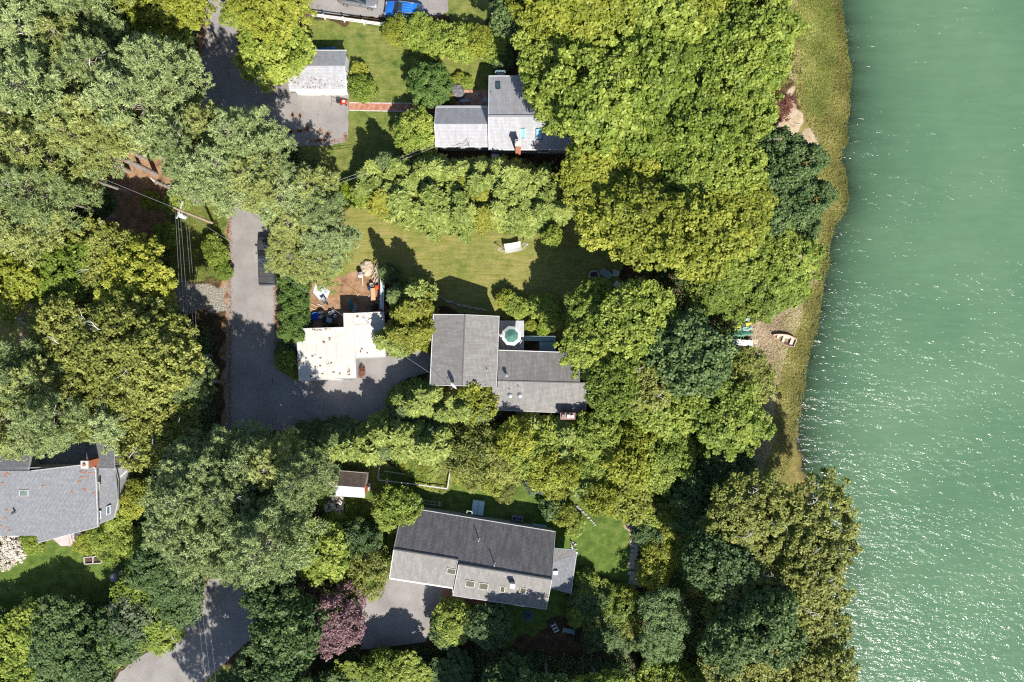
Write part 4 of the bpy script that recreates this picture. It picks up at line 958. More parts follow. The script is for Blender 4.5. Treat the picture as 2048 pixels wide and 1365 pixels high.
broad_species('bush', 'maple_leaf', 2.4, 3, tk=.05, Rr=1.4, Ht=1.15, zc=1.2, nl=75, lr=.34, per=60, leaf=.19, wd=.12, zmin=-.5, amp=.2)
broad_species('yellow_bush', 'yellowing_leaf', 2.4, 3, tk=.05, Rr=1.4, Ht=1.15, zc=1.2, nl=75, lr=.34, per=60, leaf=.18, wd=.11, zmin=-.5, amp=.2)
broad_species('deep_bush', 'deep_leaf', 2.4, 2, tk=.05, Rr=1.4, Ht=1.15, zc=1.2, nl=75, lr=.34, per=60, leaf=.19, wd=.12, zmin=-.5, amp=.2)
broad_species('lime_bush', 'lime_leaf', 2, 2, tk=.04, Rr=1.0, Ht=.9, zc=.95, nl=70, lr=.26, per=70, leaf=.13, wd=.09, zmin=-.7, amp=.05)
broad_species('olive_bush', 'oak_leaf', 2.4, 2, tk=.05, Rr=1.6, Ht=1.2, zc=1.2, nl=80, lr=.36, per=60, leaf=.17, wd=.08, zmin=-.5, amp=.2)
broad_species('grey_bush', 'grey_leaf', 2.4, 2, tk=.05, Rr=1.6, Ht=1.2, zc=1.2, nl=80, lr=.36, per=60, leaf=.16, wd=.09, zmin=-.5, amp=.2)
broad_species('plum', 'plum_leaf', 6, 1, tk=.1, Rr=3.2, Ht=2.4, zc=3.9, nl=140, lr=.5, per=62, leaf=.22, wd=.14, zmin=-.5, amp=.22)
broad_species('red_bush', 'red_leaf', 2, 1, tk=.04, Rr=1.2, Ht=.9, zc=.9, nl=60, lr=.32, per=60, leaf=.2, wd=.08, zmin=-.5, amp=.25)
broad_species('hydrangea', 'hydrangea_bloom', 1.6, 1, tk=.04, Rr=1.2, Ht=.8, zc=.85, nl=40, lr=.26, per=30, leaf=.16, wd=.13, zmin=-.4, amp=.2)
broad_species('round_shrub', 'hedge_leaf', 4, 2, tk=.1, Rr=2.3, Ht=2.3, zc=2.4, nl=210, lr=.36, per=70, leaf=.22, wd=.12, zmin=-.9, amp=.06, fill=.05, jitter=.7)
def pine_species(sp, lm, nv, bare=0, **kw):
    for v in range(nv):
        sd_ = hash_(sp)+v*7; P, Nn, U, Ls, Ws, T, limbs = crown_pine(sd_, **kw)
        me = rhombi(P, Nn, U, Ls, Ws, T, 'crown', MATS[lm])
        tm = trunk_mesh(sd_, kw['z1']-.5, .24, 'pine', limbs, PINEB); add_proto(sp, v, me, tm, kw['Rr'], kw['z1']+.8, bare_mesh(sd_, bare, 15.5, 3.2, 3.4) if v % 2 else None)
pine_species('pine', 'pine_needle', 4, Rr=4.2, z0=10.5, z1=20.0, nb=60, per=30, needles=16, nlen=.40, nw=.085, gap=.10, bare=2)
pine_species('gold_pine', 'gold_pine_needle', 3, Rr=4.2, z0=10.5, z1=20.0, nb=58, per=30, needles=16, nlen=.36, nw=.085, gap=.10, bare=1)
def frond_species(sp, lm, nv, tk=.13, **kw):
    for v in range(nv):
        sd_ = hash_(sp)+v*7; P, Nn, U, Ls, Ws, T, limbs = crown_frond(sd_, **kw)
        me = rhombi(P, Nn, U, Ls, Ws, T, 'crown', MATS[lm])
        tm = trunk_mesh(sd_, kw['z1']-.2, tk, 'frond', limbs[::4], BARK); add_proto(sp, v, me, tm, kw['Rr'], kw['z1'])
frond_species('hemlock', 'hemlock_spray', 4, tk=.09, Rr=1.75, z0=.6, z1=6.0, nb=64, per=20, sl=.52, sw=.17, droop=.16)
frond_species('spruce', 'spruce_spray', 2, tk=.1, Rr=1.9, z0=.6, z1=7.5, nb=80, per=22, sl=.52, sw=.15)
frond_species('cedar', 'cedar_spray', 2, Rr=2.1, z0=.5, z1=7.5, nb=120, per=28, sl=.42, sw=.17, droop=.05, tipup=.35)
frond_species('arborvitae', 'hedge_leaf', 2, tk=.06, Rr=1.2, z0=.2, z1=3.4, nb=90, per=22, sl=.26, sw=.09, droop=-.1, tipup=.5)
drop()

LOOK = {'maple': ('maple_tree', 'green broadleaf crown', 'tree'), 'yellow_maple': ('maple_tree', 'yellowing broadleaf crown', 'tree'),
        'oak': ('oak_tree', 'olive oak crown', 'tree'), 'dark_oak': ('oak_tree', 'dark green dense crown', 'tree'), 'locust': ('locust_tree', 'feathery light green tree', 'tree'),
        'small_tree': ('small_tree', 'small green tree', 'tree'), 'dark_small_tree': ('small_tree', 'small dark tree', 'tree'),
        'bush': ('bush', 'green bush', 'bush'), 'yellow_bush': ('bush', 'yellow-green bush', 'bush'), 'deep_bush': ('bush', 'dark green bush', 'bush'),
        'lime_bush': ('bush', 'round lime-green bush', 'bush'), 'olive_bush': ('bush', 'olive bush', 'bush'), 'grey_bush': ('bush', 'grey-green bush', 'bush'),
        'plum': ('plum_tree', 'purple-leaved tree', 'tree'), 'red_bush': ('bush', 'red-leaved bush', 'bush'), 'hydrangea': ('hydrangea', 'pale flowering shrub', 'shrub'),
        'round_shrub': ('round_shrub', 'dense clipped dark shrub', 'shrub'), 'pine': ('pine_tree', 'blue-green pine', 'tree'), 'gold_pine': ('pine_tree', 'yellow-green pine', 'tree'),
        'hemlock': ('hemlock_tree', 'feathery green hemlock', 'tree'), 'spruce': ('spruce_tree', 'dark conifer', 'tree'), 'cedar': ('cedar_tree', 'golden-green cedar', 'tree'),
        'arborvitae': ('hedge_shrub', 'upright hedge conifer', 'shrub')}
MARKS = [('the white garage by the brick path', 635, 145), ('the L-shaped grey house', 1000, 235), ('the brick path', 770, 214), ('the blue car', 808, 20),
         ('the white rail fence', 690, 42), ('the parked pickup', 535, 525), ('the flat white garage roof', 670, 700), ('the grey house with the deck', 930, 700),
         ('the patio umbrella', 1023, 672), ('the hammock', 1020, 490), ('the rowboat', 1563, 678), ('the yellow kayak', 1475, 655), ('the red shore bush', 1562, 215),
         ('the little garden shed', 700, 968), ('the vegetable enclosure', 830, 945), ('the long dark-roofed house', 950, 1110), ('the paved forecourt', 800, 1215),
         ('the shingled house by the left edge', 100, 1000), ('the orange chimney', 200, 912), ('the wooden planter', 186, 1122), ('the utility pole', 390, 435),
         ('the road bend', 440, 1250), ('the gravel pull-off', 395, 595), ('the lawn bench', 1137, 1262), ('the stepping-stone path', 1265, 1080),
         ('the round topiary pair', 675, 371), ('the upper driveway', 640, 240), ('the lower lawn', 1210, 1090), ('the white tarp', 643, 585), ('the white shore steps', 1480, 684),
         ('the top right shore', 1600, 60), ('the bare sand patch', 1610, 290), ('the leaning dead trunk', 350, 385), ('the top left corner', 20, 20),
         ('the bottom left corner', 20, 1345), ('the bottom shore end', 1650, 1340), ('the fire pit', 1190, 545), ('the cleared backyard', 70, 650),
         ('the submerged boulder', 1694, 858), ('the shore rock', 1625, 962), ('the lower shore bend', 1600, 900)]
USED = {}
def rel(px, py, mx, my):
    dx, dy = px-mx, py-my; d = math.hypot(dx, dy); a = (math.degrees(math.atan2(-dy, dx))+360) % 360
    way = ['right of', 'above right of', 'above', 'above left of', 'left of', 'below left of', 'below', 'below right of'][int((a+22.5)//45) % 8]
    dist = '' if d < 110 else ('a little ' if d < 190 else ('further ' if d < 300 else 'far '))
    return dist+way, d
def autolabel(look, px, py, r):
    ms = sorted(MARKS, key=lambda m: math.hypot(px-m[1], py-m[2]))
    size = 'small ' if r < 45 and 'small' not in look else ('broad ' if r > 75 else '')
    out_ = not (0 <= px <= 2048 and 0 <= py <= 1365)
    cands = []
    for i, m in enumerate(ms[:6]):
        cands.append(f"{look} {rel(px, py, m[1], m[2])[0]} {m[0]}"); cands.append(f"{size}{look} {rel(px, py, m[1], m[2])[0]} {m[0]}")
        for m2 in ms[i+1:7]:
            cands.append(f"{look} {rel(px,py,m[1],m[2])[0]} {m[0]}, {rel(px,py,m2[1],m2[2])[0]} {m2[0]}")
    cands = [c for c in cands if len(c.split()) <= 16]
    for c in cands:
        if c not in USED: USED[c] = 1; return c
    c = cands[0]; k = 2
    while f"{c}, {['next','second','third','fourth','fifth','sixth','seventh','eighth','ninth','tenth'][min(k,9)]} one out" in USED and k < 9: k += 1
    c = f"{c}, {['next','second','third','fourth','fifth','sixth','seventh','eighth','ninth','tenth'][min(k,9)]} one out"; USED[c] = 1; return c
GROUPS = {'tree': 'trees of the woodland and gardens', 'bush': 'bushes and undergrowth shrubs', 'shrub': 'planted shrubs'}
TREES = []
def tree(sp, px, py, r, h, zf=.72, label=None, rz=None, group=None, look=None):
    """plant whose crown shows at (px, py) with radius r pixels; h = height in metres"""
    pr = PROTO[sp][R.randrange(len(PROTO[sp]))]; me, tm, Rr, H, extra = pr
    g = W(px, py, h*zf); z0 = gz(g.x, g.y)
    rm = r*(HC-h*zf)/FPX
    nm, lk, cat = LOOK[sp]; lk = look or lk
    lab = label or autolabel(lk, px, py, r)
    t = thing(nm, lab, cat, (g.x, g.y, z0), group or GROUPS[cat])
    s = rm/Rr*1.05; t.scale = (s*R.uniform(.94,1.06), s*R.uniform(.94,1.06), h/H); t.rotation_euler = (0, 0, rz if rz is not None else R.uniform(0, 6.28))
    for m_, n_ in [(me, 'crown'), (tm, 'trunk')]+[(e_, 'bare_limb') for e_ in (extra or [])]:
        o = bpy.data.objects.new(n_, m_); COL.objects.link(o); o.parent = t
    TREES.append((px, py, r)); return t
def inside(x, y, poly):
    r = False; n = len(poly)
    for i in range(n):
        x1, y1 = poly[i]; x2, y2 = poly[(i+1) % n]
        if (y1 > y) != (y2 > y) and x < (x2-x1)*(y-y1)/(y2-y1)+x1: r = not r
    return r
def fill(poly, mix, r0, r1, h0, h1, sp_=.95, seed=1, avoid=()):
    """plants thrown over a traced patch of canopy, crowns touching"""
    rr = random.Random(seed); xs = [p[0] for p in poly]; ys = [p[1] for p in poly]; pts = []
    for _ in range(6000):
        x = rr.uniform(min(xs), max(xs)); y = rr.uniform(min(ys), max(ys)); r = rr.uniform(r0, r1)
        if not inside(x, y, poly): continue
        ok = True
        for a in range(8):
            qx = x+.62*r*math.cos(a*.785); qy = y+.62*r*math.sin(a*.785)
            if not inside(qx, qy, poly): ok = False; break
        if not ok: continue
        if any(math.hypot(x-a, y-b) < (r+c)*.5*sp_*1.25 for a, b, c in pts): continue
        if any(math.hypot(x-a, y-b) < c+r*.8 for a, b, c in avoid): continue
        pts.append((x, y, r))
    for x, y, r in pts:
        k = rr.uniform(0, sum(q for _, q in mix)); sp = mix[0][0]
        for s_, q in mix:
            k -= q
            if k <= 0: sp = s_; break
        hh = rr.uniform(h0, h1)*(.85+.3*(r-r0)/(max(r1-r0, 1)))
        tree(sp, x, y, r*1.12, hh)
    return len(pts)
# ---------------------------------------------------------------- the woodland, patch by patch
PX = {}
nA = fill([(1040,-130),(1590,-130),(1592,60),(1590,110),(1562,150),(1530,190),(1540,260),(1510,300),(1130,300),(1085,250),(1065,190),(1035,120),(1055,60)], [('maple',6),('yellow_maple',1)], 52, 80, 12, 13.4, .9, 3)
nB = fill([(1120,300),(1530,280),(1520,440),(1440,500),(1380,560),(1290,545),(1230,490),(1150,455),(1128,400)], [('maple',2),('yellow_maple',4)], 50, 76, 10.8, 12.2, .9, 4)
nC = fill([(1425,490),(1520,470),(1600,455),(1612,520),(1590,590),(1545,632),(1505,612),(1440,640),(1385,600),(1380,560)], [('maple',3),('yellow_maple',2),('oak',1)], 38, 58, 5, 8, .9, 5)
nD = fill([(1150,610),(1200,575),(1290,600),(1350,625),(1400,645),(1435,690),(1440,715),(1500,725),(1525,790),(1510,860),(1400,880),(1300,840),(1250,840),(1210,812),(1180,745),(1152,690)], [('maple',5),('dark_oak',1),('oak',1)], 46, 74, 9, 13, .9, 6)
for x, y, r, h in [(1575,330,60,9),(1600,400,55,8.5),(1560,420,55,8),(1610,455,36,6),(1540,350,45,8)]: tree('dark_oak', x, y, r, h)
nE = fill([(720,335),(800,312),(900,320),(1000,318),(1100,330),(1140,400),(1120,445),(1060,452),(960,452),(860,450),(800,430),(735,408),(700,378)], [('hemlock',9),('cedar',1)], 25, 36, 4.2, 5.6, .62, 7)
nF = fill([(560,870),(640,850),(700,850),(800,838),(900,850),(920,930),(880,920),(760,915),(700,935),(620,915)], [('hemlock',5),('spruce',1)], 26, 38, 4.4, 6.2, .62, 8)
nF2 = fill([(900,850),(960,845),(1080,838),(1200,840),(1300,850),(1400,885),(1360,945),(1300,1005),(1230,1035),(1150,1000),(1080,960),(960,950),(915,930)], [('hemlock',2),('olive_bush',1),('yellow_bush',4),('small_tree',2),('bush',1)], 30, 52, 3, 6, .8, 9)
nG = fill([(775,790),(830,770),(900,770),(985,775),(1000,830),(960,850),(860,850),(790,850)], [('hemlock',3),('spruce',1)], 25, 36, 3.6, 5.2, .65, 10)
tree('yellow_bush', 950, 800, 42, 5, label='bright yellow-green bush against the south wall of the grey house with the deck')
# pines on the left
n1 = fill([(-140,-140),(250,-140),(255,90),(375,110),(385,170),(345,210),(330,285),(250,290),(200,290),(150,320),(175,370),(150,440),(100,470),(60,480),(-140,470)], [('pine',3),('gold_pine',2)], 52, 80, 19, 21, .85, 11)
n2 = fill([(330,215),(440,225),(470,235),(560,262),(590,335),(560,400),(470,395),(400,390),(335,330)], [('pine',6),('gold_pine',1)], 46, 66, 14, 18, .8, 12)
fill([(575,330),(640,362),(690,420),(700,480),(640,520),(560,470),(500,410)], [('pine',4),('gold_pine',1)], 44, 58, 9, 12, .8, 52)
fill([(520,470),(600,490),(690,480),(700,520),(650,565),(590,560),(530,510)], [('cedar',2),('gold_pine',1)], 36, 52, 6, 8.5, .8, 13)
fill([(250,-140),(415,-140),(415,60),(385,95),(330,100),(255,70)], [('maple',1),('yellow_maple',3)], 45, 62, 9, 12, .85, 14)
fill([(-140,490),(120,465),(200,450),(240,470),(320,530),(335,590),(310,620),(270,640),(200,605),(110,620),(60,600),(-140,610)], [('maple',2),('yellow_maple',1),('oak',3)], 46, 66, 8, 10.5, .85, 15)
fill([(110,640),(160,625),(260,650),(340,620),(405,690),(415,760),(385,830),(392,880),(330,930),(250,882),(150,876),(120,840),(118,760),(95,700)], [('oak',6),('yellow_maple',1),('pine',1)], 46, 68, 12.5, 14, .85, 16)
fill([(-140,730),(60,690),(110,740),(150,800),(150,880),(60,905),(-140,895)], [('pine',3),('gold_pine',1)], 48, 66, 15, 19, .85, 17)
fill([(310,890),(400,862),(450,850),(520,832),(560,880),(640,930),(645,1000),(600,1060),(605,1120),(520,1165),(430,1155),(340,1105),(300,1010)], [('pine',4),('gold_pine',1)], 50, 76, 17, 18.6, .78, 18)
# bottom left
fill([(-140,1260),(60,1220),(200,1230),(250,1160),(330,1100),(400,1150),(395,1200),(330,1275),(240,1335),(100,1500),(-140,1500)], [('dark_small_tree',3),('small_tree',3),('dark_oak',2)], 38, 60, 4, 6.5, .85, 19)
fill([(500,1170),(560,1160),(600,1200),(600,1300),(640,1380),(640,1520),(480,1520),(460,1350),(530,1250)], [('dark_oak',3),('dark_small_tree',2)], 42, 60, 8, 12, .85, 20)
fill([(640,1340),(760,1335),(940,1330),(940,1500),(640,1500)], [('dark_oak',1),('maple',2),('dark_small_tree',1)], 38, 50, 2.7, 3.6, .85, 21)
fill([(950,1340),(1250,1340),(1290,1400),(1290,1600),(950,1600)], [('dark_oak',2),('maple',1)], 50, 66, 9, 12, .85, 53)
for x, y, r, h in [(470,1575,62,17),(540,1630,60,18),(400,1620,55,17)]: tree('pine', x, y, r, h)
fill([(960,1500),(1280,1500),(1280,1680),(960,1680)], [('maple',3)], 60, 80, 13, 16, 1.0, 22)
# lower right bank and oaks over the water
fill([(1440,1000),(1500,965),(1600,975),(1655,990),(1668,1050),(1680,1130),(1655,1200),(1682,1260),(1672,1370),(1640,1500),(1440,1500),(1400,1330),(1420,1230),(1400,1120)], [('oak',6),('dark_oak',2)], 46, 68, 8, 12, .85, 23)
fill([(1380,880),(1500,870),(1500,960),(1440,1010),(1400,1080),(1350,1040),(1330,980)], [('deep_bush',2),('dark_small_tree',2),('bush',1)], 28, 44, 2.5, 5, .85, 24)
fill([(1285,1010),(1340,1000),(1400,1090),(1410,1200),(1290,1165),(1280,1080)], [('yellow_bush',3),('bush',3),('deep_bush',1),('olive_bush',1)], 20, 32, 1.6, 3.2, .85, 54)
tree('locust', 1330, 1230, 50, 5.5); tree('locust', 1318, 1285, 38, 5)
fill([(1150,1160),(1280,1180),(1290,1310),(1180,1300),(1140,1220)], [('deep_bush',2),('olive_bush',1),('bush',2),('yellow_bush',1)], 18, 30, 1.2, 2.8, 1.0, 25)
fill([(1290,1330),(1400,1340),(1440,1480),(1300,1480)], [('olive_bush',2),('bush',1)], 32, 46, 2.5, 4.5, .85, 26)
# garden trees and shrubs set one by one
for sp, x, y, r, h, lab in [
  ('round_shrub', 857, 165, 42, 4.6, 'dense dark clipped evergreen standing alone above the brick path'),
  ('small_tree', 833, 262, 40, 4.2, 'round yellow-green shrub at the west end of the L-shaped house'),
  ('small_tree', 543, 92, 68, 6.5, 'broad round green tree beside the white gable garage'),
  ('yellow_maple', 545, 18, 62, 8, 'yellow-green tree at the top of the road above the garage tree'),
  ('maple', 495, 28, 36, 7, None), ('plum', 600, 26, 20, 4, 'small purple-leaved shrub at the fence end'),
  ('bush', 722, 172, 26, 2.2, 'glossy green shrub against the east gable of the white garage'),
  ('yellow_bush', 716, 140, 17, 1.6, None), ('yellow_bush', 793, 58, 27, 2.6, 'yellow-green bush overhanging the blue car'),
  ('bush', 838, 62, 34, 2.8, None), ('bush', 872, 74, 30, 2.6, None), ('bush', 915, 82, 34, 3, None), ('yellow_bush', 955, 80, 32, 3, None), ('bush', 990, 92, 26, 2.6, None),
  ('dark_oak', 1030, 30, 44, 9, None), ('deep_bush', 1000, 110, 24, 2, None),
  ('yellow_bush', 905, 164, 13, .8, None), ('bush', 934, 163, 12, 1.0, None), ('yellow_bush', 899, 196, 11, .9, None), ('yellow_bush', 920, 156, 12, .9, None),
  ('lime_bush', 655, 373, 13, 1.8, 'left one of the two clipped round topiary bushes by the stone strip'),
  ('lime_bush', 696, 370, 13, 1.8, 'right one of the two clipped round topiary bushes by the stone strip'),
  ('lime_bush', 691, 392, 19, 1.7, 'larger lime-green round bush just below the topiary pair'),
  ('bush', 668, 384, 12, 1, None), ('bush', 725, 385, 26, 3, None), ('yellow_bush', 760, 392, 26, 2.6, None), ('bush', 745, 360, 26, 3, None), ('grey_bush', 775, 360, 24, 3, None),
  ('spruce', 770, 322, 30, 6.5, None), ('hemlock', 745, 335, 26, 6, None),
  ('cedar', 820, 620, 46, 7.5, 'golden-green cedar between the two middle buildings'), ('cedar', 838, 665, 40, 7, None), ('cedar', 795, 668, 34, 6, None), ('hemlock', 790, 690, 26, 5, None),
  ('spruce', 790, 590, 26, 8, None), ('spruce', 768, 545, 20, 6, None), ('hemlock', 828, 585, 34, 7, None), ('hemlock', 765, 680, 26, 5, 'thin conifer reaching over the east edge of the flat white garage'),
  ('bush', 425, 500, 26, 2.4, None), ('bush', 445, 540, 16, 1.6, None), ('dark_small_tree', 175, 405, 44, 5, None), ('bush', 330, 470, 26, 2.5, None), ('bush', 350, 400, 26, 1.6, None), ('yellow_bush', 300, 400, 20, 1.2, None),
  ('bush', 572, 725, 22, 2, None), ('yellow_bush', 590, 745, 14, 1.2, None), ('deep_bush', 565, 700, 16, 1.4, None), ('red_bush', 718, 745, 10, .8, 'small red-leaved bush by the notch of the flat white garage'),
  ('bush', 704, 720, 8, .6, None),
  ('yellow_bush', 1010, 600, 20, 1.8, None), ('bush', 1032, 612, 24, 2.2, None), ('grey_bush', 1041, 621, 14, 1.4, None), ('lime_bush', 1086, 659, 12, 1.2, None), ('yellow_bush', 1062, 650, 11, 1.0, None),
  ('bush', 1105, 470, 20, 4, 'lone leafy sapling in the tree shade right of the hammock'),
  ('bush', 1085, 610, 26, 2.4, None), ('bush', 1105, 640, 24, 2.4, None),
('bush', 1235, 500, 26, 2.5, None),
  ('small_tree', 790, 1022, 42, 4.6, 'apple-green tree at the north-west corner of the long dark-roofed house'),
  ('olive_bush', 730, 1148, 48, 4.6, 'pale olive rounded tree left of the paved forecourt'), ('small_tree', 640, 1108, 55, 6, 'bright green tree in the gap left of the long house'),
  ('dark_small_tree', 720, 1085, 36, 4, None), ('plum', 672, 1245, 62, 6.5, 'broad purple plum tree below left of the paved forecourt'), ('plum', 610, 1215, 36, 5, None),
  ('small_tree', 908, 1245, 42, 4.2, 'bright green maple growing right beside the paved forecourt'), ('dark_small_tree', 890, 1262, 34, 3.4, None),
  ('dark_small_tree', 975, 1255, 44, 4.5, None), ('maple', 815, 1350, 42, 4.6, None), ('small_tree', 765, 1342, 38, 4.2, None),
  ('yellow_bush', 1128, 1030, 26, 2.6, 'yellow-flecked round bush at the east end of the long house'), ('deep_bush', 1110, 1018, 24, 2.4, None), ('bush', 1150, 1055, 20, 1.8, None),
  ('bush', 1175, 1175, 26, 2.2, None), ('deep_bush', 1190, 1205, 26, 2.4, None),
  ('hydrangea', 668, 1010, 20, 1.4, None), ('hydrangea', 655, 950, 22, 1.3, None), ('bush', 640, 985, 22, 1.6, None), ('bush', 668, 1040, 20, 1.6, None), ('red_bush', 652, 1000, 10, 1, None),
  ('yellow_bush', 925, 950, 20, 1.3, None), ('olive_bush', 950, 960, 26, 1.8, None), ('yellow_bush', 985, 965, 26, 2, None), ('olive_bush', 1010, 985, 20, 1.6, None), ('grey_bush', 1075, 965, 26, 2.2, None), ('yellow_bush', 1110, 985, 24, 2.2, None),
  ('grey_bush', 262, 1240, 50, 5.5, 'silvery grey thin-leaved tree below the left lawn'),
  ('bush', 200, 1085, 28, 2, None), ('bush', 240, 1080, 30, 2.4, None), ('yellow_bush', 170, 1088, 22, 1.4, None), ('bush', 230, 1040, 24, 2.4, None), ('yellow_bush', 262, 1010, 28, 2.8, None), ('bush', 290, 1090, 30, 2.6, None), ('yellow_bush', 278, 985, 28, 3.2, None), ('bush', 270, 1120, 24, 2, None), ('bush', 220, 1105, 24, 1.6, None), ('bush', 60, 1088, 22, 1.4, None),
  ('hydrangea', 8, 1092, 26, 1.5, 'white flowering hydrangea at the left edge of the photo below the shingled house'), ('hydrangea', 32, 1102, 22, 1.4, None), ('hydrangea', 5, 1122, 22, 1.3, None),
  ('red_bush', 1562, 208, 26, 1.6, 'dark red bush on the sand near the top right shore'), ('red_bush', 1545, 236, 15, 1.1, None), ('red_bush', 1522, 178, 22, 2.0, None),
  ('bush', 1225, 1255, 24, 2, None), ('yellow_bush', 1235, 1235, 20, 1.6, None),
  ('bush', 1462, 738, 34, 3.2, None), ('deep_bush', 1490, 770, 38, 3.4, None), ('olive_bush', 1480, 830, 36, 3.6, None),
 ]: tree(sp, x, y, r, h, label=lab)
for k, y in enumerate(range(530, 672, 17)):   # hedge between the road and the yard
    tree('arborvitae', 572+(k % 2)*8, y, 17, 3.2, .6, group='clipped hedge along the road'); tree('arborvitae', 600-(k % 2)*6, y+6, 17, 3.0, .6, group='clipped hedge along the road')
for k, (x, y) in enumerate([(845,932),(862,948),(880,938),(885,958),(825,928),(866,930),(842,962),(858,966),(875,970),(850,946),(830,942),(888,946),(812,930),(870,956)]):
    tree(['yellow_bush','bush','olive_bush'][k % 3], x, y, 14+3*(k%3), .8, look=['yellowing vegetable plant', 'leafy green vegetable plant', 'straggly olive vegetable plant'][k % 3])
MR = (len(TREES))
# undergrowth and fallen leaves that nobody could count
def scatter(name, label, polys, n, lm, leaf, wd, zr, seed, clump=.5, per=26):
    rs = np.random.RandomState(seed); P = []
    allx = []; ally = []
    for poly in polys:
        a = np.array(poly, float); nn = int(n*abs(sum(a[i,0]*a[(i+1)%len(a),1]-a[(i+1)%len(a),0]*a[i,1] for i in range(len(a))))/2/10000)
        x = rs.uniform(a[:,0].min(), a[:,0].max(), nn*4); y = rs.uniform(a[:,1].min(), a[:,1].max(), nn*4)
        ok = inpoly(x, y, poly); allx.append(x[ok][:nn]); ally.append(y[ok][:nn])
    x = np.concatenate(allx); y = np.concatenate(ally); m = len(x); k = HC/FPX
    X = (x-1024)*k; Y = (682.5-y)*k; Z = ground_z(X, Y); hh = rs.uniform(.15, 1, (m, 1))*zr
    q = rs.normal(size=(m, per, 3)); C = np.stack([X, Y, Z], 1)[:, None, :]
    P = C+q*np.array([clump, clump, 0])*.6; P[:, :, 2] += np.abs(rs.normal(size=(m, per)))*hh*.7+.03
    Nn = norm(rs.normal(size=(m, per, 3))*.6+[0, 0, 1]); U = rs.normal(size=(m, per, 3)); kk_ = m*per
    t = np.clip(rs.uniform(0, 1, (m, 1))*.5+rs.uniform(0, .5, (m, per)), 0, 1)
    me = rhombi(P.reshape(-1,3), Nn.reshape(-1,3), U.reshape(-1,3), leaf*rs.uniform(.7,1.3,kk_), wd*rs.uniform(.7,1.3,kk_), t.reshape(-1), name, MATS[lm])
    o = bpy.data.objects.new(name, me); COL.objects.link(o); o['kind'] = 'stuff'; o['label'] = label; o['category'] = 'undergrowth'
    return o
scatter('undergrowth', 'low leafy undergrowth under the trees on the left side', [[(-120,-120),(400,-120),(395,180),(380,290),(160,300),(60,500),(-120,600)],[(120,480),(335,480),(335,620),(420,660),(440,860),(440,1140),(380,1200),(250,1330),(-120,1500),(-120,1260),(200,1240),(250,1080),(240,900),(110,860),(110,640)]], 120, 'deep_leaf', .24, .16, .9, 1)
scatter('undergrowth', 'low leafy undergrowth in the woods behind the shore', [[(1040,-120),(1560,-120),(1540,250),(1500,560),(1480,640),(1470,900),(1420,1500),(1290,1500),(1290,1000),(1330,930),(1140,860),(1180,830),(1170,680),(1250,600),(1280,540),(1130,420),(1130,320),(1050,130)]], 110, 'deep_leaf', .24, .16, .8, 2)
scatter('undergrowth', 'low leafy undergrowth below the hemlock rows and garden edges', [[(700,360),(1140,330),(1130,450),(900,445),(720,400)],[(540,870),(900,860),(1300,870),(1200,1000),(920,920),(560,930)],[(520,1160),(720,1180),(720,1300),(870,1290),(1290,1320),(1290,1600),(500,1600)],[(470,220),(640,330),(600,380),(480,330)]], 110, 'deep_leaf', .24, .15, .7, 3)
scatter('shore_brush', 'mixed low brush along the top of the shore bank', [[(1470,-120),(1590,-120),(1590,130),(1560,190),(1540,270),(1500,280),(1500,100)],[(1380,480),(1600,470),(1590,600),(1500,640),(1440,650)],[(1450,690),(1520,720),(1510,900),(1440,960),(1380,880)],[(1270,900),(1430,900),(1400,1400),(1300,1480),(1290,1100)]], 170, 'oak_leaf', .2, .12, 1.0, 4)
def grass(name, label, poly, n, lm, ln, wd, seed, marsh_=False, stand=.6):
    rs = np.random.RandomState(seed); a = np.array(poly, float)
    x = rs.uniform(a[:,0].min(), a[:,0].max(), n*3); y = rs.uniform(a[:,1].min(), a[:,1].max(), n*3); ok = inpoly(x, y, poly); x = x[ok][:n]; y = y[ok][:n]
    k = (HC+1)/FPX; X = (x-1024)*k; Y = (682.5-y)*k; Z = ground_z(X, Y)
    if marsh_:
        d = np.interp(Y, _sy, _sx)-X; ok = (d > -.5) & (d < 6.8); X, Y, Z = X[ok], Y[ok], Z[ok]
    n_ = len(X); dd_ = np.interp(Y, _sy, _sx)-X; ang = 2.2*np.sin(X*.5+Y*.31)+1.8*np.sin(Y*.47-X*.2)+rs.normal(size=n_)*.55
    U = np.stack([np.cos(ang), np.sin(ang), stand*rs.uniform(.2, 1.6, n_)], 1); P = np.stack([X, Y, Z+.1], 1)+norm(U)*ln*.45
    Nn = norm(rs.normal(size=(n_, 3))*.35+[0, 0, 1]); t = np.clip(.5+.35*np.sin(X*.9+Y*.4)*np.sin(Y*.6)+rs.normal(size=n_)*.2-(.6*np.exp(-np.maximum(dd_-.3, 0)/1.1) if marsh_ else 0), 0, 1)
    me = rhombi(P, Nn, U, ln*rs.uniform(.6, 1.3, n_), wd, t, name, MATS[lm])
    o = bpy.data.objects.new(name, me); COL.objects.link(o); o['kind'] = 'stuff'; o['label'] = label; o['category'] = 'grass'
LM('marsh_blade', (.12,.12,.022), (.27,.26,.06), (.50,.46,.17), trans=.15)
LM('straw_blade', (.28,.21,.12), (.48,.38,.25), (.66,.55,.40), trans=.1)
LM('salt_blade', (.06,.10,.015), (.15,.20,.03), (.27,.30,.06), trans=.15)
grass('marsh_grass', 'combed yellow-green marsh grass along the waterline', [(1560,-120),(1710,-120),(1710,640),(1640,700),(1560,1000),(1620,1040),(1680,1450),(1560,1450),(1560,1000),(1500,960),(1560,640),(1620,540),(1640,300),(1590,200)], 70000, 'marsh_blade', .42, .045, 1, True)
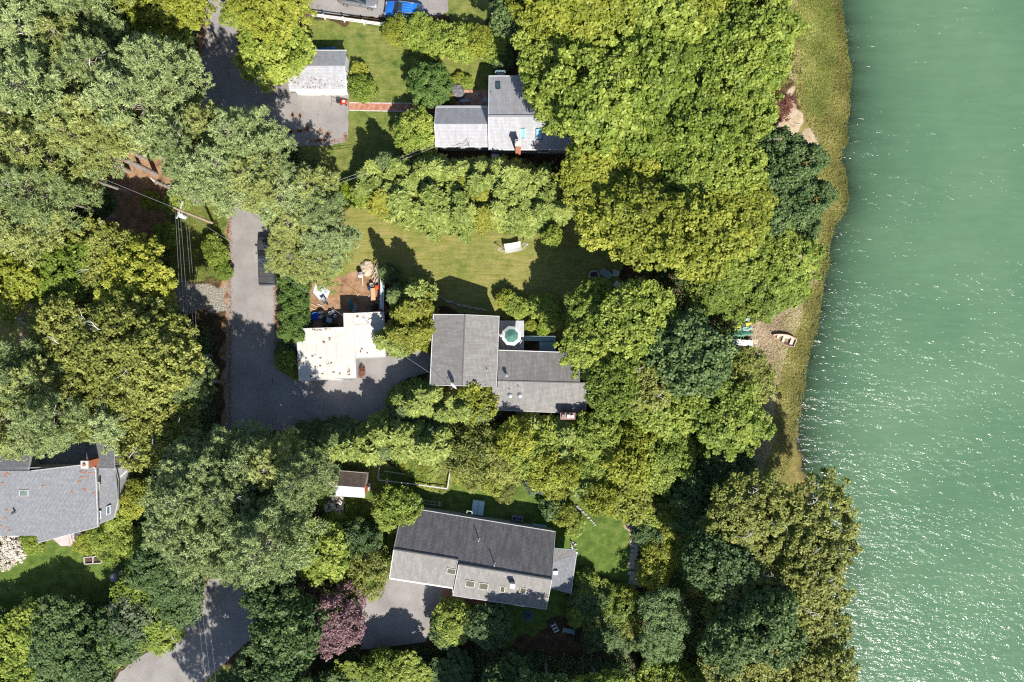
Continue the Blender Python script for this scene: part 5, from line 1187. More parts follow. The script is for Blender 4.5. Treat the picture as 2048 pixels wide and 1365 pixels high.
grass('salt_grass', 'short green salt grass above the marsh at the top', [(1592,-120),(1660,-120),(1670,100),(1660,200),(1640,240),(1612,230),(1600,120)], 16000, 'salt_blade', .4, .05, 2)
grass('straw_grass', 'flattened straw-coloured grass on the shore bank', [(1500,600),(1540,590),(1620,560),(1600,640),(1560,740),(1540,900),(1510,980),(1485,920),(1510,800),(1500,700)], 16000, 'straw_blade', .42, .045, 3)
grass('tall_grass', 'unmown grass strip between the road and the woods', [(390,380),(456,380),(452,565),(340,560),(330,500)], 9000, 'salt_blade', .22, .03, 4, stand=1)
tree('gold_pine', 574, 492, 34, 8, label='yellow-green pine bough reaching over the bonnet of the parked pickup')
# ---------------------------------------------------------------- vehicles
def loft(stations, closed=True):
    """stations: list of rings (same count) of points"""
    s = MB(); n = len(stations[0]); vs = [p for r_ in stations for p in r_]; fs = []
    for i in range(len(stations)-1):
        for k in range(n): fs.append((i*n+k, i*n+(k+1) % n, (i+1)*n+(k+1) % n, (i+1)*n+k))
    fs.append(tuple(range(n))[::-1]); fs.append(tuple(range((len(stations)-1)*n, len(stations)*n)))
    return s.add(vs, fs)
def ring(x, hw, zb, zt, r=.16, flare=1.0):
    r = min(r, hw*.5, (zt-zb)*.45); p = []
    for sy, zz in ((1, zb), (1, zt), (-1, zt), (-1, zb)):
        for k in range(3):
            a = k*math.pi/4; up_ = zz == zt
            if sy > 0 and not up_: dy, dz = (math.sin(a), -math.cos(a)) ; q = (hw-r+r*math.sin(a), zb+r-r*math.cos(a))
            elif sy > 0: q = (hw-r+r*math.cos(a), zt-r+r*math.sin(a))
            elif up_: q = (-(hw-r+r*math.sin(a)), zt-r+r*math.cos(a))
            else: q = (-(hw-r+r*math.cos(a)), zb+r-r*math.sin(a))
            p.append((x, q[0], q[1]))
    return p
def car(name, label, L_, Wd, body, gls, paint, roofh, shoulder=.9, kind='suv', group=None):
    """nose points to -x; body / gls: (x fraction, half width fraction, top z) stations"""
    t = thing(name, label, 'car', group=group)
    st = [ring(-L_/2+L_*fx, Wd/2*fw, .28 if 0 < fx < 1 else .38, z, .13) for fx, fw, z in body]
    b = loft(st).build('body', paint, t, True)
    g = loft([ring(-L_/2+L_*fx, Wd/2*fw, shoulder-.12, z, .14) for fx, fw, z in gls]).build('windows', DARKP, t)
    x0 = -L_/2+L_*gls[1][0]; x1 = -L_/2+L_*gls[-2][0]; hw = Wd/2*gls[1][1]
    rp = [ring(x, Wd/2*fw*.97, roofh-.06, roofh+.025, .05) for x, fw in ((x0+.05, gls[1][1]*.93), ((x0+x1)/2, gls[1][1]), (x1-.02, gls[-2][1]*.95))]
    rf = loft(rp).build('roof_panel', paint, t, True)
    for sy in (-1, 1):
        s = MB(); s.bar((-L_/2+L_*gls[0][0]+.06, sy*Wd/2*gls[0][1]*.93, shoulder), (x0+.05, sy*hw*.93, roofh-.02), .07, .05)
        s.build('pillar', paint, t); s = MB(); s.bar((x1-.05, sy*hw*.92, roofh-.02), (-L_/2+L_*gls[-1][0]-.05, sy*Wd/2*gls[-1][1]*.93, shoulder), .09, .06); s.build('pillar', paint, t)
        s = MB(); s.box((x0-.25, sy*(Wd/2+.10), shoulder+.08), (.16,.20,.12)); s.build('wing_mirror', paint, t)
        for fx in (.18, .81):
            x = -L_/2+L_*fx; s = MB(); s.tube([(x, sy*(Wd/2-.20), .33), (x, sy*(Wd/2+.01), .33)], .33, 18); wh = s.build('wheel', BLACK, t)
            s = MB(); s.tube([(x, sy*(Wd/2+.0), .33), (x, sy*(Wd/2+.025), .33)], .21, 12); s.build('rim', METAL, wh)
        s = MB(); s.box((-L_/2+.16, sy*Wd*.34, .68), (.26,.32,.12)); s.build('headlight', mat('lamp_lens', (.6,.62,.65), .2), t)
        s = MB(); s.box((L_/2-.10, sy*Wd*.37, .82), (.16,.22,.22)); s.build('tail_light', mat('red_lens', (.35,.02,.02), .3), t)
    return t
BLUEP = mat('blue_car_paint', (.012,.13,.50), .25, (.014,.15,.55), 1, spec=.6, coat=.8)
GREYP = mat('grey_car_paint', (.20,.205,.215), .3, (.22,.225,.235), 1, metal=.3, coat=.8)
DGREY = mat('dark_grey_paint', (.045,.046,.052), .3, (.05,.051,.058), 1, coat=.6)
SUVB = [(0,.72,.62),(.03,.88,.82),(.10,.95,.93),(.28,1.0,1.02),(.5,1.0,1.03),(.8,1.0,1.04),(.95,.96,1.02),(1,.82,.85)]
SUVG = [(.24,.84,1.02),(.38,.76,1.58),(.62,.77,1.62),(.86,.74,1.58),(.975,.78,1.0)]
c = car('parked_car', 'bright blue crossover with roof rails parked on the top driveway', 4.6, 1.86, SUVB, SUVG, BLUEP, 1.60, 1.0)
p = W(808, 21, .8); place(c, (p.x, p.y, .02), math.radians(-7))
s = MB()
for sy in (-1,1): s.bar((-.55,sy*.62,1.69),(1.35,sy*.60,1.67),.05,.05)
for x in (-.5,1.3):
    for sy in (-1,1): s.bar((x,sy*.62,1.60),(x,sy*.62,1.68),.04)
o = s.build('roof_rail', METAL, c)
for k in range(3): s = MB(); s.bar((-.1,-.28+.28*k,1.635),(1.2,-.28+.28*k,1.635),.035,.015); s.build('roof_rib', mat('light_blue_rib', (.12,.35,.62), .35), c)
s = MB(); s.box((-.38,0,1.632),(.5,.9,.02)); s.build('sunroof', DARKP, c)
SEDB = [(0,.70,.55),(.03,.88,.72),(.12,.96,.82),(.30,1.0,.92),(.5,1.0,.95),(.82,.99,.98),(.96,.93,.96),(1,.75,.78)]
SEDG = [(.27,.82,.92),(.44,.70,1.38),(.60,.70,1.42),(.78,.68,1.34),(.95,.74,.96)]
c = car('parked_car', 'grey sedan parked on the top driveway left of the blue car', 4.75, 1.84, SEDB, SEDG, GREYP, 1.40, .92)
p = W(716, -3, .7); place(c, (p.x, p.y, .02), math.radians(180-9))
# pickup, nose up the road
PKB = [(0,.80,.75),(.025,.93,1.0),(.10,.97,1.12),(.26,1.0,1.16),(.55,1.0,1.16),(.62,1.0,1.14),(.97,1.0,1.12),(1,.94,.9)]
PKG = [(.27,.86,1.14),(.38,.76,1.80),(.48,.77,1.84),(.56,.76,1.80),(.635,.80,1.16)]
c = car('pickup_truck', 'dark grey pickup with folded bed cover parked on the road edge under branches', 5.8, 1.98, PKB, PKG, DGREY, 1.82, 1.14)
c['category'] = 'pickup truck'
for k in range(3): s = MB(); s.box((.92+.62*k+.0, 0, 1.16), (.59,1.62,.05)); s.build('bed_cover_panel', mat('bed_cover', (.075,.076,.08), .5), c)
s = MB()
for sy in (-1,1): s.bar((.6,sy*.86,1.17),(2.75,sy*.86,1.17),.1,.06)
s.bar((2.76,-.86,1.15),(2.76,.86,1.15),.08,.08); s.bar((.60,-.8,1.17),(.60,.8,1.17),.08,.06); s.build('bed_rail', DGREY, c)
s = MB(); s.box((-.05,0,1.86),(.95,1.1,.02)); s.build('glass_roof', DARKP, c); s = MB(); s.bar((-.05,-.55,1.88),(-.05,.55,1.88),.05,.02); s.build('roof_bar', GREYP, c)
s = MB(); s.box((2.93,0,.55),(.14,1.8,.16)); s.build('rear_bumper', METAL, c)
p = W(534, 523, .8); place(c, (p.x, p.y, .02), math.radians(-90+1.0))
# mower
mw = thing('lawn_mower', 'red push lawn mower standing on the upper driveway by the brick path', 'lawn mower'); REDM = mat('red_plastic', (.55,.04,.02), .35)
s = MB(); s.box((0,0,.22),(.62,.5,.14)); s.tube([(0,0,.28),(0,0,.42)], .2, 12); s.build('deck', REDM, mw)
s = MB(); s.box((.06,0,.45),(.24,.24,.1)); s.build('engine', mat('white_plastic', (.7,.7,.7), .4), mw)
s = MB(); s.box((-.5,0,.3),(.42,.42,.26)); s.build('grass_bag', BLACK, mw)
for sx in (-.28,.30):
    for sy in (-.27,.27): s = MB(); s.tube([(sx,sy-.03,.1),(sx,sy+.03,.1)], .1, 10); s.build('wheel', BLACK, mw)
s = MB(); s.tube([(-.2,-.22,.3),(-1.0,-.22,.85),(-1.12,-.2,.95),(-1.12,.2,.95),(-1.0,.22,.85),(-.2,.22,.3)], .018, 5); s.build('handle', BLACK, mw)
p = W(687, 204, .3); place(mw, (p.x, p.y, .02), math.radians(-8), (1.15,1.15,1.0))

# ---------------------------------------------------------------- fence, tarp, topiary strip
fe_ = thing('rail_fence', 'white two-rail fence with posts along the top lawn', 'fence', tuple(W(695,42,0)))
a, b = W(612,33.5,0), W(768,55,0); n = 5
for k in range(n): q = a.lerp(b, k/(n-1)); s = MB(fe_.location); s.bar((q.x,q.y,-.1),(q.x,q.y,1.15),.14); s.box((q.x,q.y,1.17),(.18,.18,.05)); s.build('fence_post', WHITE, fe_)
for k in range(n-1):
    for z in (.45,.78,1.08): q, r_ = a.lerp(b, k/(n-1)), a.lerp(b, (k+1)/(n-1)); s = MB(fe_.location); s.bar((q.x,q.y,z),(r_.x,r_.y,z),.05,.13); s.build('rail', WHITE, fe_)
def crumple(name, label, cat, pts, zt, m, seed=1, amp=.15, sub=6, parent=None):
    """draped sheet over an image-space outline (fan of a noisy grid)"""
    rr = random.Random(seed); P = [G(x, y) for x, y in pts]; c = sum(P, Vector())/len(P); s = MB(c); n = len(P); lay = []
    for i in range(sub+1):
        t = i/sub; row = []
        for k in range(n*3):
            p = P[k//3].lerp(P[(k//3+1) % n], (k % 3)/3); q = c.lerp(p, t)
            row.append(Vector((q.x, q.y, q.z+zt*(1-t**2.5)+rr.uniform(-amp, amp)*(.3+.7*(1-t))*(0 if i in (0,) else 1)+.03)))
        lay.append(row)
    vs = [p for r_ in lay for p in r_]; N_ = n*3; fs = []
    for i in range(sub):
        for k in range(N_): fs.append((i*N_+k, (i+1)*N_+k, (i+1)*N_+(k+1) % N_, i*N_+(k+1) % N_))
    s.add(vs, fs); o = s.build(name, m); tag(o, label, cat); return o
BTARP = mat('blue_tarp', (.02,.16,.42), .5, (.03,.22,.55), 4)
crumple('tarp', 'long blue tarp lying in the shade behind the white garage', 'tarp', [(610,96.5),(640,97.5),(668,94.5),(674,97),(668,99.5),(640,101),(610,101)], .2, BTARP, 2, .06)
ss = thing('stone_edging', 'row of pale stones between the topiary and the round lime bush', 'stones', tuple(W(680,384,0)))
rr = random.Random(4)
for k in range(26):
    x = 641+rr.uniform(0,76); y = 383.5+rr.uniform(-4,4)+(x-641)*.01
    if 655 < x < 672 or 683 < x < 699: continue
    q = W(x, y, 0); s = MB(ss.location); r_ = rr.uniform(.10,.22); s.ball((q.x,q.y,r_*.35), (r_,r_*rr.uniform(.6,1),r_*.55), 7, 4, .2, k); s.build('stone', STONE, ss)
pl_ = thing('white_post', 'long white post lying below the topiary at the lawn corner', 'post', tuple(W(671,398,0)))
s = MB(pl_.location); s.bar(W(645,389,.12), W(689,406.5,.16), .16, .12); s.build('beam', WHITE, pl_)

# ---------------------------------------------------------------- patio of the L-shaped house
cv = thing('covered_table', 'round patio table under a wrinkled grey cover', 'covered table', tuple(W(916,187,0))); q0 = cv.location
vs = []; fs = []; rr = random.Random(8); NN = 28
for i, (rr_, z) in enumerate(((.0,.95),(.45,.93),(.8,.88),(.95,.74),(1.0,.4),(1.06,.06))):
    for k in range(NN):
        a = 2*math.pi*k/NN; f = 1+(.06*math.sin(a*7+i)+rr.uniform(-.03,.03) if i > 1 else 0); vs.append((rr_*.78*f*math.cos(a), rr_*.92*f*math.sin(a), z+(.035*math.sin(a*5+i*1.3) if 0 < i < 4 else 0)))
for i in range(5):
    for k in range(NN): fs.append((i*NN+k, (i+1)*NN+k, (i+1)*NN+(k+1)%NN, i*NN+(k+1)%NN))
s = MB(); s.add(vs, fs); o = s.build('cover', mat('grey_cover', (.12,.12,.13), .6, (.17,.17,.18), 2, bump=.4), cv); cv.rotation_euler.z = .3
bn = thing('garden_bench', 'slim pale grey oval bench beside the covered table', 'bench', tuple(W(929,204,0)))
s = MB(); s.tube([(0,0,.42),(0,0,.46)], .5, 20); s.v = [(x*1.3, y*.42, z) for x, y, z in s.v]; s.build('seat', mat('grey_seat', (.40,.41,.43), .6), bn)
for k in (-.4,.4): s = MB(); s.box((k,0,.21),(.06,.3,.42)); s.build('leg', METAL, bn)
bt = thing('bistro_table', 'small round table in the shade of the house wall by the brick patio', 'table', tuple(W(970.5,204,0)))
s = MB(); s.tube([(0,0,.68),(0,0,.72)], .33, 16); s.build('tabletop', mat('grey_seat', (.40,.41,.43)), bt); s = MB(); s.tube([(0,0,0),(0,0,.04),(0,0,.06),(0,0,.68)], [.22,.22,.03,.03], 10); s.build('pedestal', METAL, bt)
bt.scale = (1,1,1)

# ---------------------------------------------------------------- cluttered yard above the flat garage
TEAL = mat('teal_cloth', (.03,.22,.28), .7, (.05,.30,.36), 5); ORANGE = mat('orange_plastic', (.70,.10,.02), .4); PLY = mat('plywood', (.46,.28,.16), .8, (.52,.34,.21), 2)
WT = mat('white_tarp', (.66,.69,.76), .5, (.60,.63,.72), 2)
crumple('tarp', 'white tarp spread in a pentagon on the cluttered yard', 'tarp', [(631,569),(652,573),(660,583),(654,598),(641,602),(626,585)], .12, WT, 5, .05)
def wheelbarrow(label, px, py, rz):
    t = thing('wheelbarrow', label, 'wheelbarrow'); s = MB()
    s.add([(-.35,-.3,.55),(.45,-.25,.55),(.45,.25,.55),(-.35,.3,.55),(-.15,-.18,.28),(.3,-.14,.28),(.3,.14,.28),(-.15,.18,.28)], [(4,5,6,7),(0,1,5,4),(1,2,6,5),(2,3,7,6),(3,0,4,7)])
    s.build('tray', METAL, t)
    for sy in (-1,1): s = MB(); s.tube([(-.75,sy*.28,.5),(-.1,sy*.2,.3),(.6,sy*.05,.2)], .02, 5); s.build('handle', BLACK, t); s = MB(); s.bar((-.2,sy*.2,.3),(-.25,sy*.22,0),.03); s.build('leg', BLACK, t)
    s = MB(); s.tube([(.6,-.04,.18),(.6,.04,.18)], .18, 12); s.build('wheel', BLACK, t)
    p = W(px, py, .3); place(t, (p.x, p.y, .02), rz)
wheelbarrow('small wheelbarrow on the corner of the white tarp', 648, 601, -.9)
yc = thing('cement_mixer', 'white and black cement mixer with long pale pole on bare soil', 'mixer', tuple(W(724,552,0))); q0 = yc.location
s = MB(); s.tube([(-.1,.25,.5),(-.05,.12,.75),(0,-.15,.95),(0,-.3,1.0)], [.18,.32,.30,.18], 12); s.build('drum', mat('white_plastic', (.7,.7,.7), .4), yc)
s = MB(); s.bar((-.3,.3,0),(-.1,.1,.6),.06); s.bar((.3,.3,0),(.1,.1,.6),.06); s.bar((0,-.4,0),(0,-.1,.6),.06); s.build('stand', BLACK, yc)
for sx in (-.3,.3): s = MB(); s.tube([(sx-.04,.35,.16),(sx+.04,.35,.16)], .16, 10); s.build('wheel', BLACK, yc)
s = MB(); s.bar((.1,-.15,.3),(.15,-1.2,.08),.07); s.build('chute', WHITE, yc)
gb = thing('gutter_stack', 'long stack of pale beams and gutters along the east edge of the yard', 'beams', tuple(W(766,580,0)))
for k, (a, b, m_) in enumerate((((762,541),(761,619),WHITE),((765.5,540),(765,620),FASC),((768.5,548),(766,621),METAL),((763.5,560),(763,618),mat('pale_blue_paint', (.42,.56,.62))))):
    s = MB(gb.location); s.bar(W(a[0],a[1],1.0+.06*k), W(b[0],b[1],.9+.06*k), .15, .1); s.build('beam', m_, gb)
for y in (550,580,612): s = MB(gb.location); q = W(765, y, .45); s.box((q.x,q.y,.45), (.45,.12,.9)); s.build('trestle', WOODT, gb)
pw = thing('plywood_sheet', 'brown plywood sheet leaning by the beams in the yard', 'board', tuple(W(746,590,0))); s = MB(pw.location); q = W(746,590,.5); s.box((q.x,q.y,.5),(.55,1.6,.02), rz=.05, ry=.25); s.build('board', PLY, pw)
for sx in (-.2,.2): s = MB(pw.location); s.bar((q.x+sx,q.y-.6,0),(q.x+sx,q.y-.6,.45-sx*.25),.05); s.build('prop', WOODT, pw)
og = thing('gas_can', 'bright orange-red can beside the stack of beams', 'can', tuple(W(755,576,0))); s = MB(); s.box((0,0,.25),(.42,.5,.5)); s.ball((0,0,.5),(.2,.25,.1),8,4); s.build('body', ORANGE, og); s = MB(); s.tube([(0,.15,.5),(0,.3,.7)],.03,6); s.build('spout', BLACK, og)
dl = thing('dirt_pile', 'pile of pale dug earth at the top of the cluttered yard', 'pile', tuple(W(734,536,0)))
s = MB(); s.ball((0,0,0),(.8,.95,.45),14,8,.14,3); s.ball((.1,-.5,0),(.6,.5,.3),10,6,.18,4); s.build('heap', mat('pale_earth', (.42,.33,.24), .95, (.52,.42,.32), 4, bump=.5), dl)
wp = thing('firewood_pile', 'heap of short logs and scrap timber beside the earth pile', 'wood pile', tuple(W(750,548,0))); rr = random.Random(21)
for k in range(22):
    x, y = rr.uniform(-.45,.55), rr.uniform(-1.0,1.0); a = rr.uniform(-.5,.5)+1.4; z = rr.uniform(.08,.3); l = rr.uniform(.3,.7); u = Vector((math.cos(a), math.sin(a), rr.uniform(-.1,.1)))*l
    s = MB(); s.tube([Vector((x,y,z))-u, Vector((x,y,z))+u], rr.uniform(.04,.09), 7); s.build('log', [WOODT, BARK, PLY][k % 3], wp)
cr = thing('crate', 'grey slatted crate in the shadow of the flat garage gable', 'crate', tuple(W(711,617,0)))
for k in range(5): s = MB(); s.box((0,-.4+.2*k,.3),(.42,.06,.02)); s.build('slat', METAL, cr)
for sx in (-.2,.2): s = MB(); s.box((sx,0,.15),(.03,.9,.3)); s.build('side', METAL, cr)
cr.rotation_euler.z = -.2
crumple('cloth_heap', 'teal and white cloth heap in the shadow of the garage gable', 'cloth', [(697,600),(703,600),(706,610),(705,619),(701,618),(698,609)], .4, TEAL, 9, .12, 4)
def junk(name, label, cat, px, py, kind, m_, sz, rz=0, grp='clutter behind the flat white garage'):
    p = W(px, py, .3); t = thing(name, label, cat, (p.x, p.y, 0), grp)
    if kind == 'bucket':
        s = MB(); s.tube([(0,0,0),(0,0,sz*1.1)], [sz*.4,sz*.5], 12, False); s.tube([(0,0,.01),(0,0,.02)], sz*.39, 12); s.build('pail', m_, t); s = MB(); s.tube([(-sz*.5,0,sz*1.1),(0,.05,sz*1.3),(sz*.5,0,sz*1.1)], .015, 4); s.build('handle', METAL, t)
    elif kind == 'tub':
        s = MB(); s.tube([(0,0,0),(0,0,sz*.45),(0,0,sz*.47)], [sz*.5,sz*.62,sz*.66], 16, False); s.tube([(0,0,.04),(0,0,.05)], sz*.5, 16); s.build('tub', m_, t)
    elif kind == 'bin':
        s = MB(); s.prism([(-sz*.45,-sz*.4),(sz*.45,-sz*.4),(sz*.5,sz*.4),(-sz*.5,sz*.4)], 0, sz*1.5); s.build('body', m_, t); s = MB(); s.box((0,0,sz*1.54),(sz*1.08,sz*.9,.07), rx=.06); s.build('lid', m_, t)
    elif kind == 'sack':
        s = MB(); s.ball((0,0,sz*.3),(sz*.55,sz*.4,sz*.35),12,7,.13,int(px)); s.ball((sz*.2,0,sz*.6),(sz*.12,sz*.12,sz*.14),7,4,.1,3); s.build('bag', m_, t)
    elif kind == 'barrel':
        s = MB(); s.tube([(0,0,0),(0,0,sz*.4),(0,0,sz*1.0)], [sz*.33,sz*.38,sz*.33], 14); s.build('drum', m_, t); s = MB(); s.tube([(sz*.15,0,sz),(sz*.15,0,sz+.05)], .05, 8); s.build('bung', BLACK, t)
    t.rotation_euler.z = rz
BLU = mat('blue_plastic', (.02,.12,.55), .4); WPL = mat('white_plastic', (.7,.7,.7), .4); GRYB = mat('grey_blue_plastic', (.25,.33,.40), .5)
junk('plastic_tub', 'blue round tub among the clutter behind the flat garage', 'tub', 631, 633, 'tub', BLU, .75)
junk('bucket', 'white bucket at the top edge of the clutter pile', 'bucket', 661, 627, 'bucket', WPL, .45)
junk('bucket', 'white bucket second along the top edge of the clutter pile', 'bucket', 667, 624, 'bucket', WPL, .4)
junk('bucket', 'white-rimmed bucket nearest the yard path behind the garage', 'bucket', 655, 632, 'bucket', WPL, .42)
junk('barrel', 'grey-blue barrel at the right end of the clutter pile', 'barrel', 672, 633, 'barrel', GRYB, .7)
junk('sack', 'black rubbish sack at the upper left of the clutter pile', 'sack', 641, 624, 'sack', BLACK, .8)
junk('sack', 'black rubbish sack in the middle of the clutter pile', 'sack', 650, 640, 'sack', BLACK, .85, 1)
junk('sack', 'pale sack beside the blue tub', 'sack', 641, 634, 'sack', mat('pale_sack', (.5,.47,.40), .8), .65, .5)
junk('bin', 'dark wheeled bin against the garage wall behind the clutter', 'bin', 620, 643, 'bin', DGREY, .65, .2)
junk('bin', 'grey-blue bin beside the barrel', 'bin', 661, 641, 'bin', GRYB, .6, -.3)
junk('sack', 'brown sack close to the garage wall in the clutter', 'sack', 648, 648, 'sack', mat('brown_sack', (.2,.12,.07), .8), .6)
junk('bucket', 'white and grey pail standing next to the orange can', 'bucket', 744, 571, 'bucket', WPL, .5)
junk('barrel', 'blue-black barrel beside the plywood sheet', 'barrel', 739, 578, 'barrel', mat('dark_blue_plastic', (.02,.05,.12), .4), .6)
junk('sack', 'dark sack in the gable shadow at the right end of the yard', 'sack', 750, 614, 'sack', BLACK, .8, .7)
junk('bucket', 'pale bucket in the gable shadow beside the dark sack', 'bucket', 744, 618, 'bucket', GRYB, .45)
for k, (a, b) in enumerate((((603,558),(604,573)),((618,606),(634,614)),((616,614),(630,620)),((741,588),(734,600)),((713,595),(718,586)),((605,580),(610,592)),((634,608),(645,612)),((690,598),(700,604)))):
    t = thing('plank', ['pale plank standing on edge beside the hedge','pale scrap board left of the clutter pile','shorter scrap board nearest the clutter pile','plank beside the plywood sheet','small yellow offcut in mid yard','board below the hedge-side plank','thin lath above the clutter pile','lath at the tip of the gable shadow'][k], 'plank', tuple(W(*a,0)), 'loose boards in the yard')
    s = MB(t.location); s.bar(W(*a,.06), W(*b,.09), .12, .04); s.build('board', [WOODT, PLY, mat('fresh_wood', (.60,.46,.28), .8)][k % 3], t)

# ---------------------------------------------------------------- hammock
hm = thing('hammock', 'cream rope hammock on a dark steel stand on the middle lawn', 'hammock', tuple(W(1024,495,0))); o0 = hm.location
FB = mat('steel_frame', (.03,.03,.03), .4); HN = mat('cream_rope_net', (.55,.53,.46), .9, (.65,.63,.57), 20)
el, er = W(995,500,1.15), W(1057,489,1.15); ax = (er-el).normalized(); pr = Vector((-ax.y, ax.x, 0))
s = MB(o0); nx_, ny_ = 12, 5; vs = []
qa, qb = el.lerp(er, .24), el.lerp(er, .76)
for i in range(nx_+1):
    t_ = i/nx_; c_ = qa.lerp(qb, t_)
    for j in range(ny_+1):
        v_ = j/ny_-.5; vs.append(c_+pr*v_*1.15+Vector((0,0,-.28*math.sin(math.pi*t_)-.35+.15*abs(v_)*2)))
s.add(vs, [(i*(ny_+1)+j, (i+1)*(ny_+1)+j, (i+1)*(ny_+1)+j+1, i*(ny_+1)+j+1) for i in range(nx_) for j in range(ny_)]); s.build('net', HN, hm)
for q, e_ in ((qa, el), (qb, er)):
    s = MB(o0); s.bar(q+pr*.62+Vector((0,0,-.28)), q-pr*.62+Vector((0,0,-.28)), .05); s.build('spreader_bar', mat('fresh_wood', (.60,.46,.28)), hm)
    s = MB(o0)
    for k in range(7): s.tube([q+pr*(k/6-.5)*1.15+Vector((0,0,-.28)), e_], .012, 4, False)
    s.build('ropes', mat('white_rope', (.6,.6,.56)), hm)
for e_, q in ((el, -1), (er, 1)): s = MB(o0); s.tube([e_+ax*q*.02, e_+ax*(-q)*.9+Vector((0,0,-1.1))], .035, 6); s.build('upright', FB, hm)
s = MB(o0); s.tube([el+ax*.9+Vector((0,0,-1.1)), er-ax*.9+Vector((0,0,-1.1))], .035, 6); s.build('base_tube', FB, hm)
for q in (el+ax*.95, er-ax*.95): s = MB(o0); s.tube([q+pr*.6+Vector((0,0,-1.1)), q-pr*.6+Vector((0,0,-1.1))], .03, 6); s.build('foot', FB, hm)

# ---------------------------------------------------------------- fire pit seats
fp = thing('fire_pit', 'dark stone ring fire pit in the shade of the maples', 'fire pit', tuple(W(1188,552,0))); rr = random.Random(2)
for k in range(12):
    a = k*math.pi/6; s = MB(); s.ball((.6*math.cos(a),.6*math.sin(a),.1),(.19,.15,.14),7,4,.15,k); s.build('stone', STONE, fp)
s = MB(); s.tube([(0,0,0),(0,0,.04)], .5, 12); s.build('ash', BLACK, fp)
def slat_chair(name, label, cat, px, py, rz, wd, m_, grp=None):
    p = W(px, py, .4); t = thing(name, label, cat, (p.x, p.y, gz(p.x, p.y)), grp)
    for k in range(5): s = MB(); s.box((0,-.22+.11*k,.40),(wd,.09,.025)); s.build('seat_slat', m_, t)
    for k in range(max(4, int(wd/.16))): s = MB(); nn_ = max(4, int(wd/.16)); s.box((-wd/2+wd*(k+.5)/nn_,.32,.68),(wd/nn_*.75,.025,.6), rx=-.3); s.build('back_slat', m_, t)
    for sx in (-wd/2,wd/2): s = MB(); s.box((sx,0,.6),(.1,.62,.03)); s.build('armrest', m_, t)
    for sx in (-wd/2+.04,wd/2-.04):
        for sy in (-.24,.26): s = MB(); s.bar((sx,sy,0),(sx,sy,.59),.06); s.build('leg', m_, t)
    t.rotation_euler.z = rz
BLG = mat('blue_grey_paint', (.22,.32,.36), .6, (.27,.37,.41), 3)
slat_chair('garden_bench', 'blue-grey slatted bench tilted beside the fire pit', 'bench', 1211, 549, -.55, 1.3, BLG)
slat_chair('garden_chair', 'upper pale chair right of the fire pit bench', 'chair', 1230, 547, -1.7, .55, WHITE, 'chairs at the fire pit')
slat_chair('garden_chair', 'lower pale chair near the bare twig right of the fire pit', 'chair', 1233, 569, -2.2, .55, WHITE, 'chairs at the fire pit')
slat_chair('garden_bench', 'blue-grey lawn bench alone in the lower right garden shade', 'bench', 1137, 1262, -.2, 1.35, BLG)
gc = thing('lounge_chair', 'patterned black and white garden chair left of the lower lawn bench', 'chair', tuple(W(1109,1253,0)))
for k in range(6): s = MB(); s.box((0,-.5+.2*k,.36),(.55,.16,.03)); s.build('slat', [WHITE, BLACK][k % 2], gc)
for sx in (-.29,.29): s = MB(); s.bar((sx,-.6,.34),(sx,.6,.34),.04); s.build('side_rail', WHITE, gc)
for sx in (-.27,.27):
    for sy in (-.5,.5): s = MB(); s.bar((sx,sy,0),(sx,sy,.34),.04); s.build('leg', WHITE, gc)
gc.rotation_euler.z = .5
# things on the south side of the long house
gr = thing('barbecue', 'black round kettle barbecue by the brick walk of the long house', 'barbecue', tuple(W(970,1207,0)))
s = MB(); s.ball((0,0,.75),(.3,.3,.25),14,8); s.build('kettle', BLACK, gr)
for k in range(3): s = MB(); a = k*2.1; s.bar((.2*math.cos(a),.2*math.sin(a),.6),(.35*math.cos(a),.35*math.sin(a),0),.03); s.build('leg', METAL, gr)
crumple('patio_cover', 'crumpled white cover on the walk south of the long house', 'cover', [(993,1206),(1002,1207),(1008,1213),(1003,1218),(994,1217)], .75, WHITE, 11, .09, 4)
t2 = thing('patio_umbrella', 'closed dark blue-grey umbrella standing in the shade south of the long house', 'umbrella', tuple(W(1054,1228,0)))
s = MB(); s.tube([(0,0,0),(0,0,2.4)], .025, 6); s.build('pole', METAL, t2); s = MB(); s.tube([(0,0,1.0),(0,0,1.3),(0,0,2.0),(0,0,2.45)], [.28,.34,.2,.02], 9); s.build('canopy', mat('blue_grey_cloth', (.08,.14,.20), .8), t2)
crumple('tarp', 'teal blue tarp on the ground south-east of the long house', 'tarp', [(1048,1222),(1060,1220),(1066,1230),(1062,1245),(1052,1240)], .2, mat('dark_teal_cloth', (.04,.12,.17), .7), 13, .1, 4)
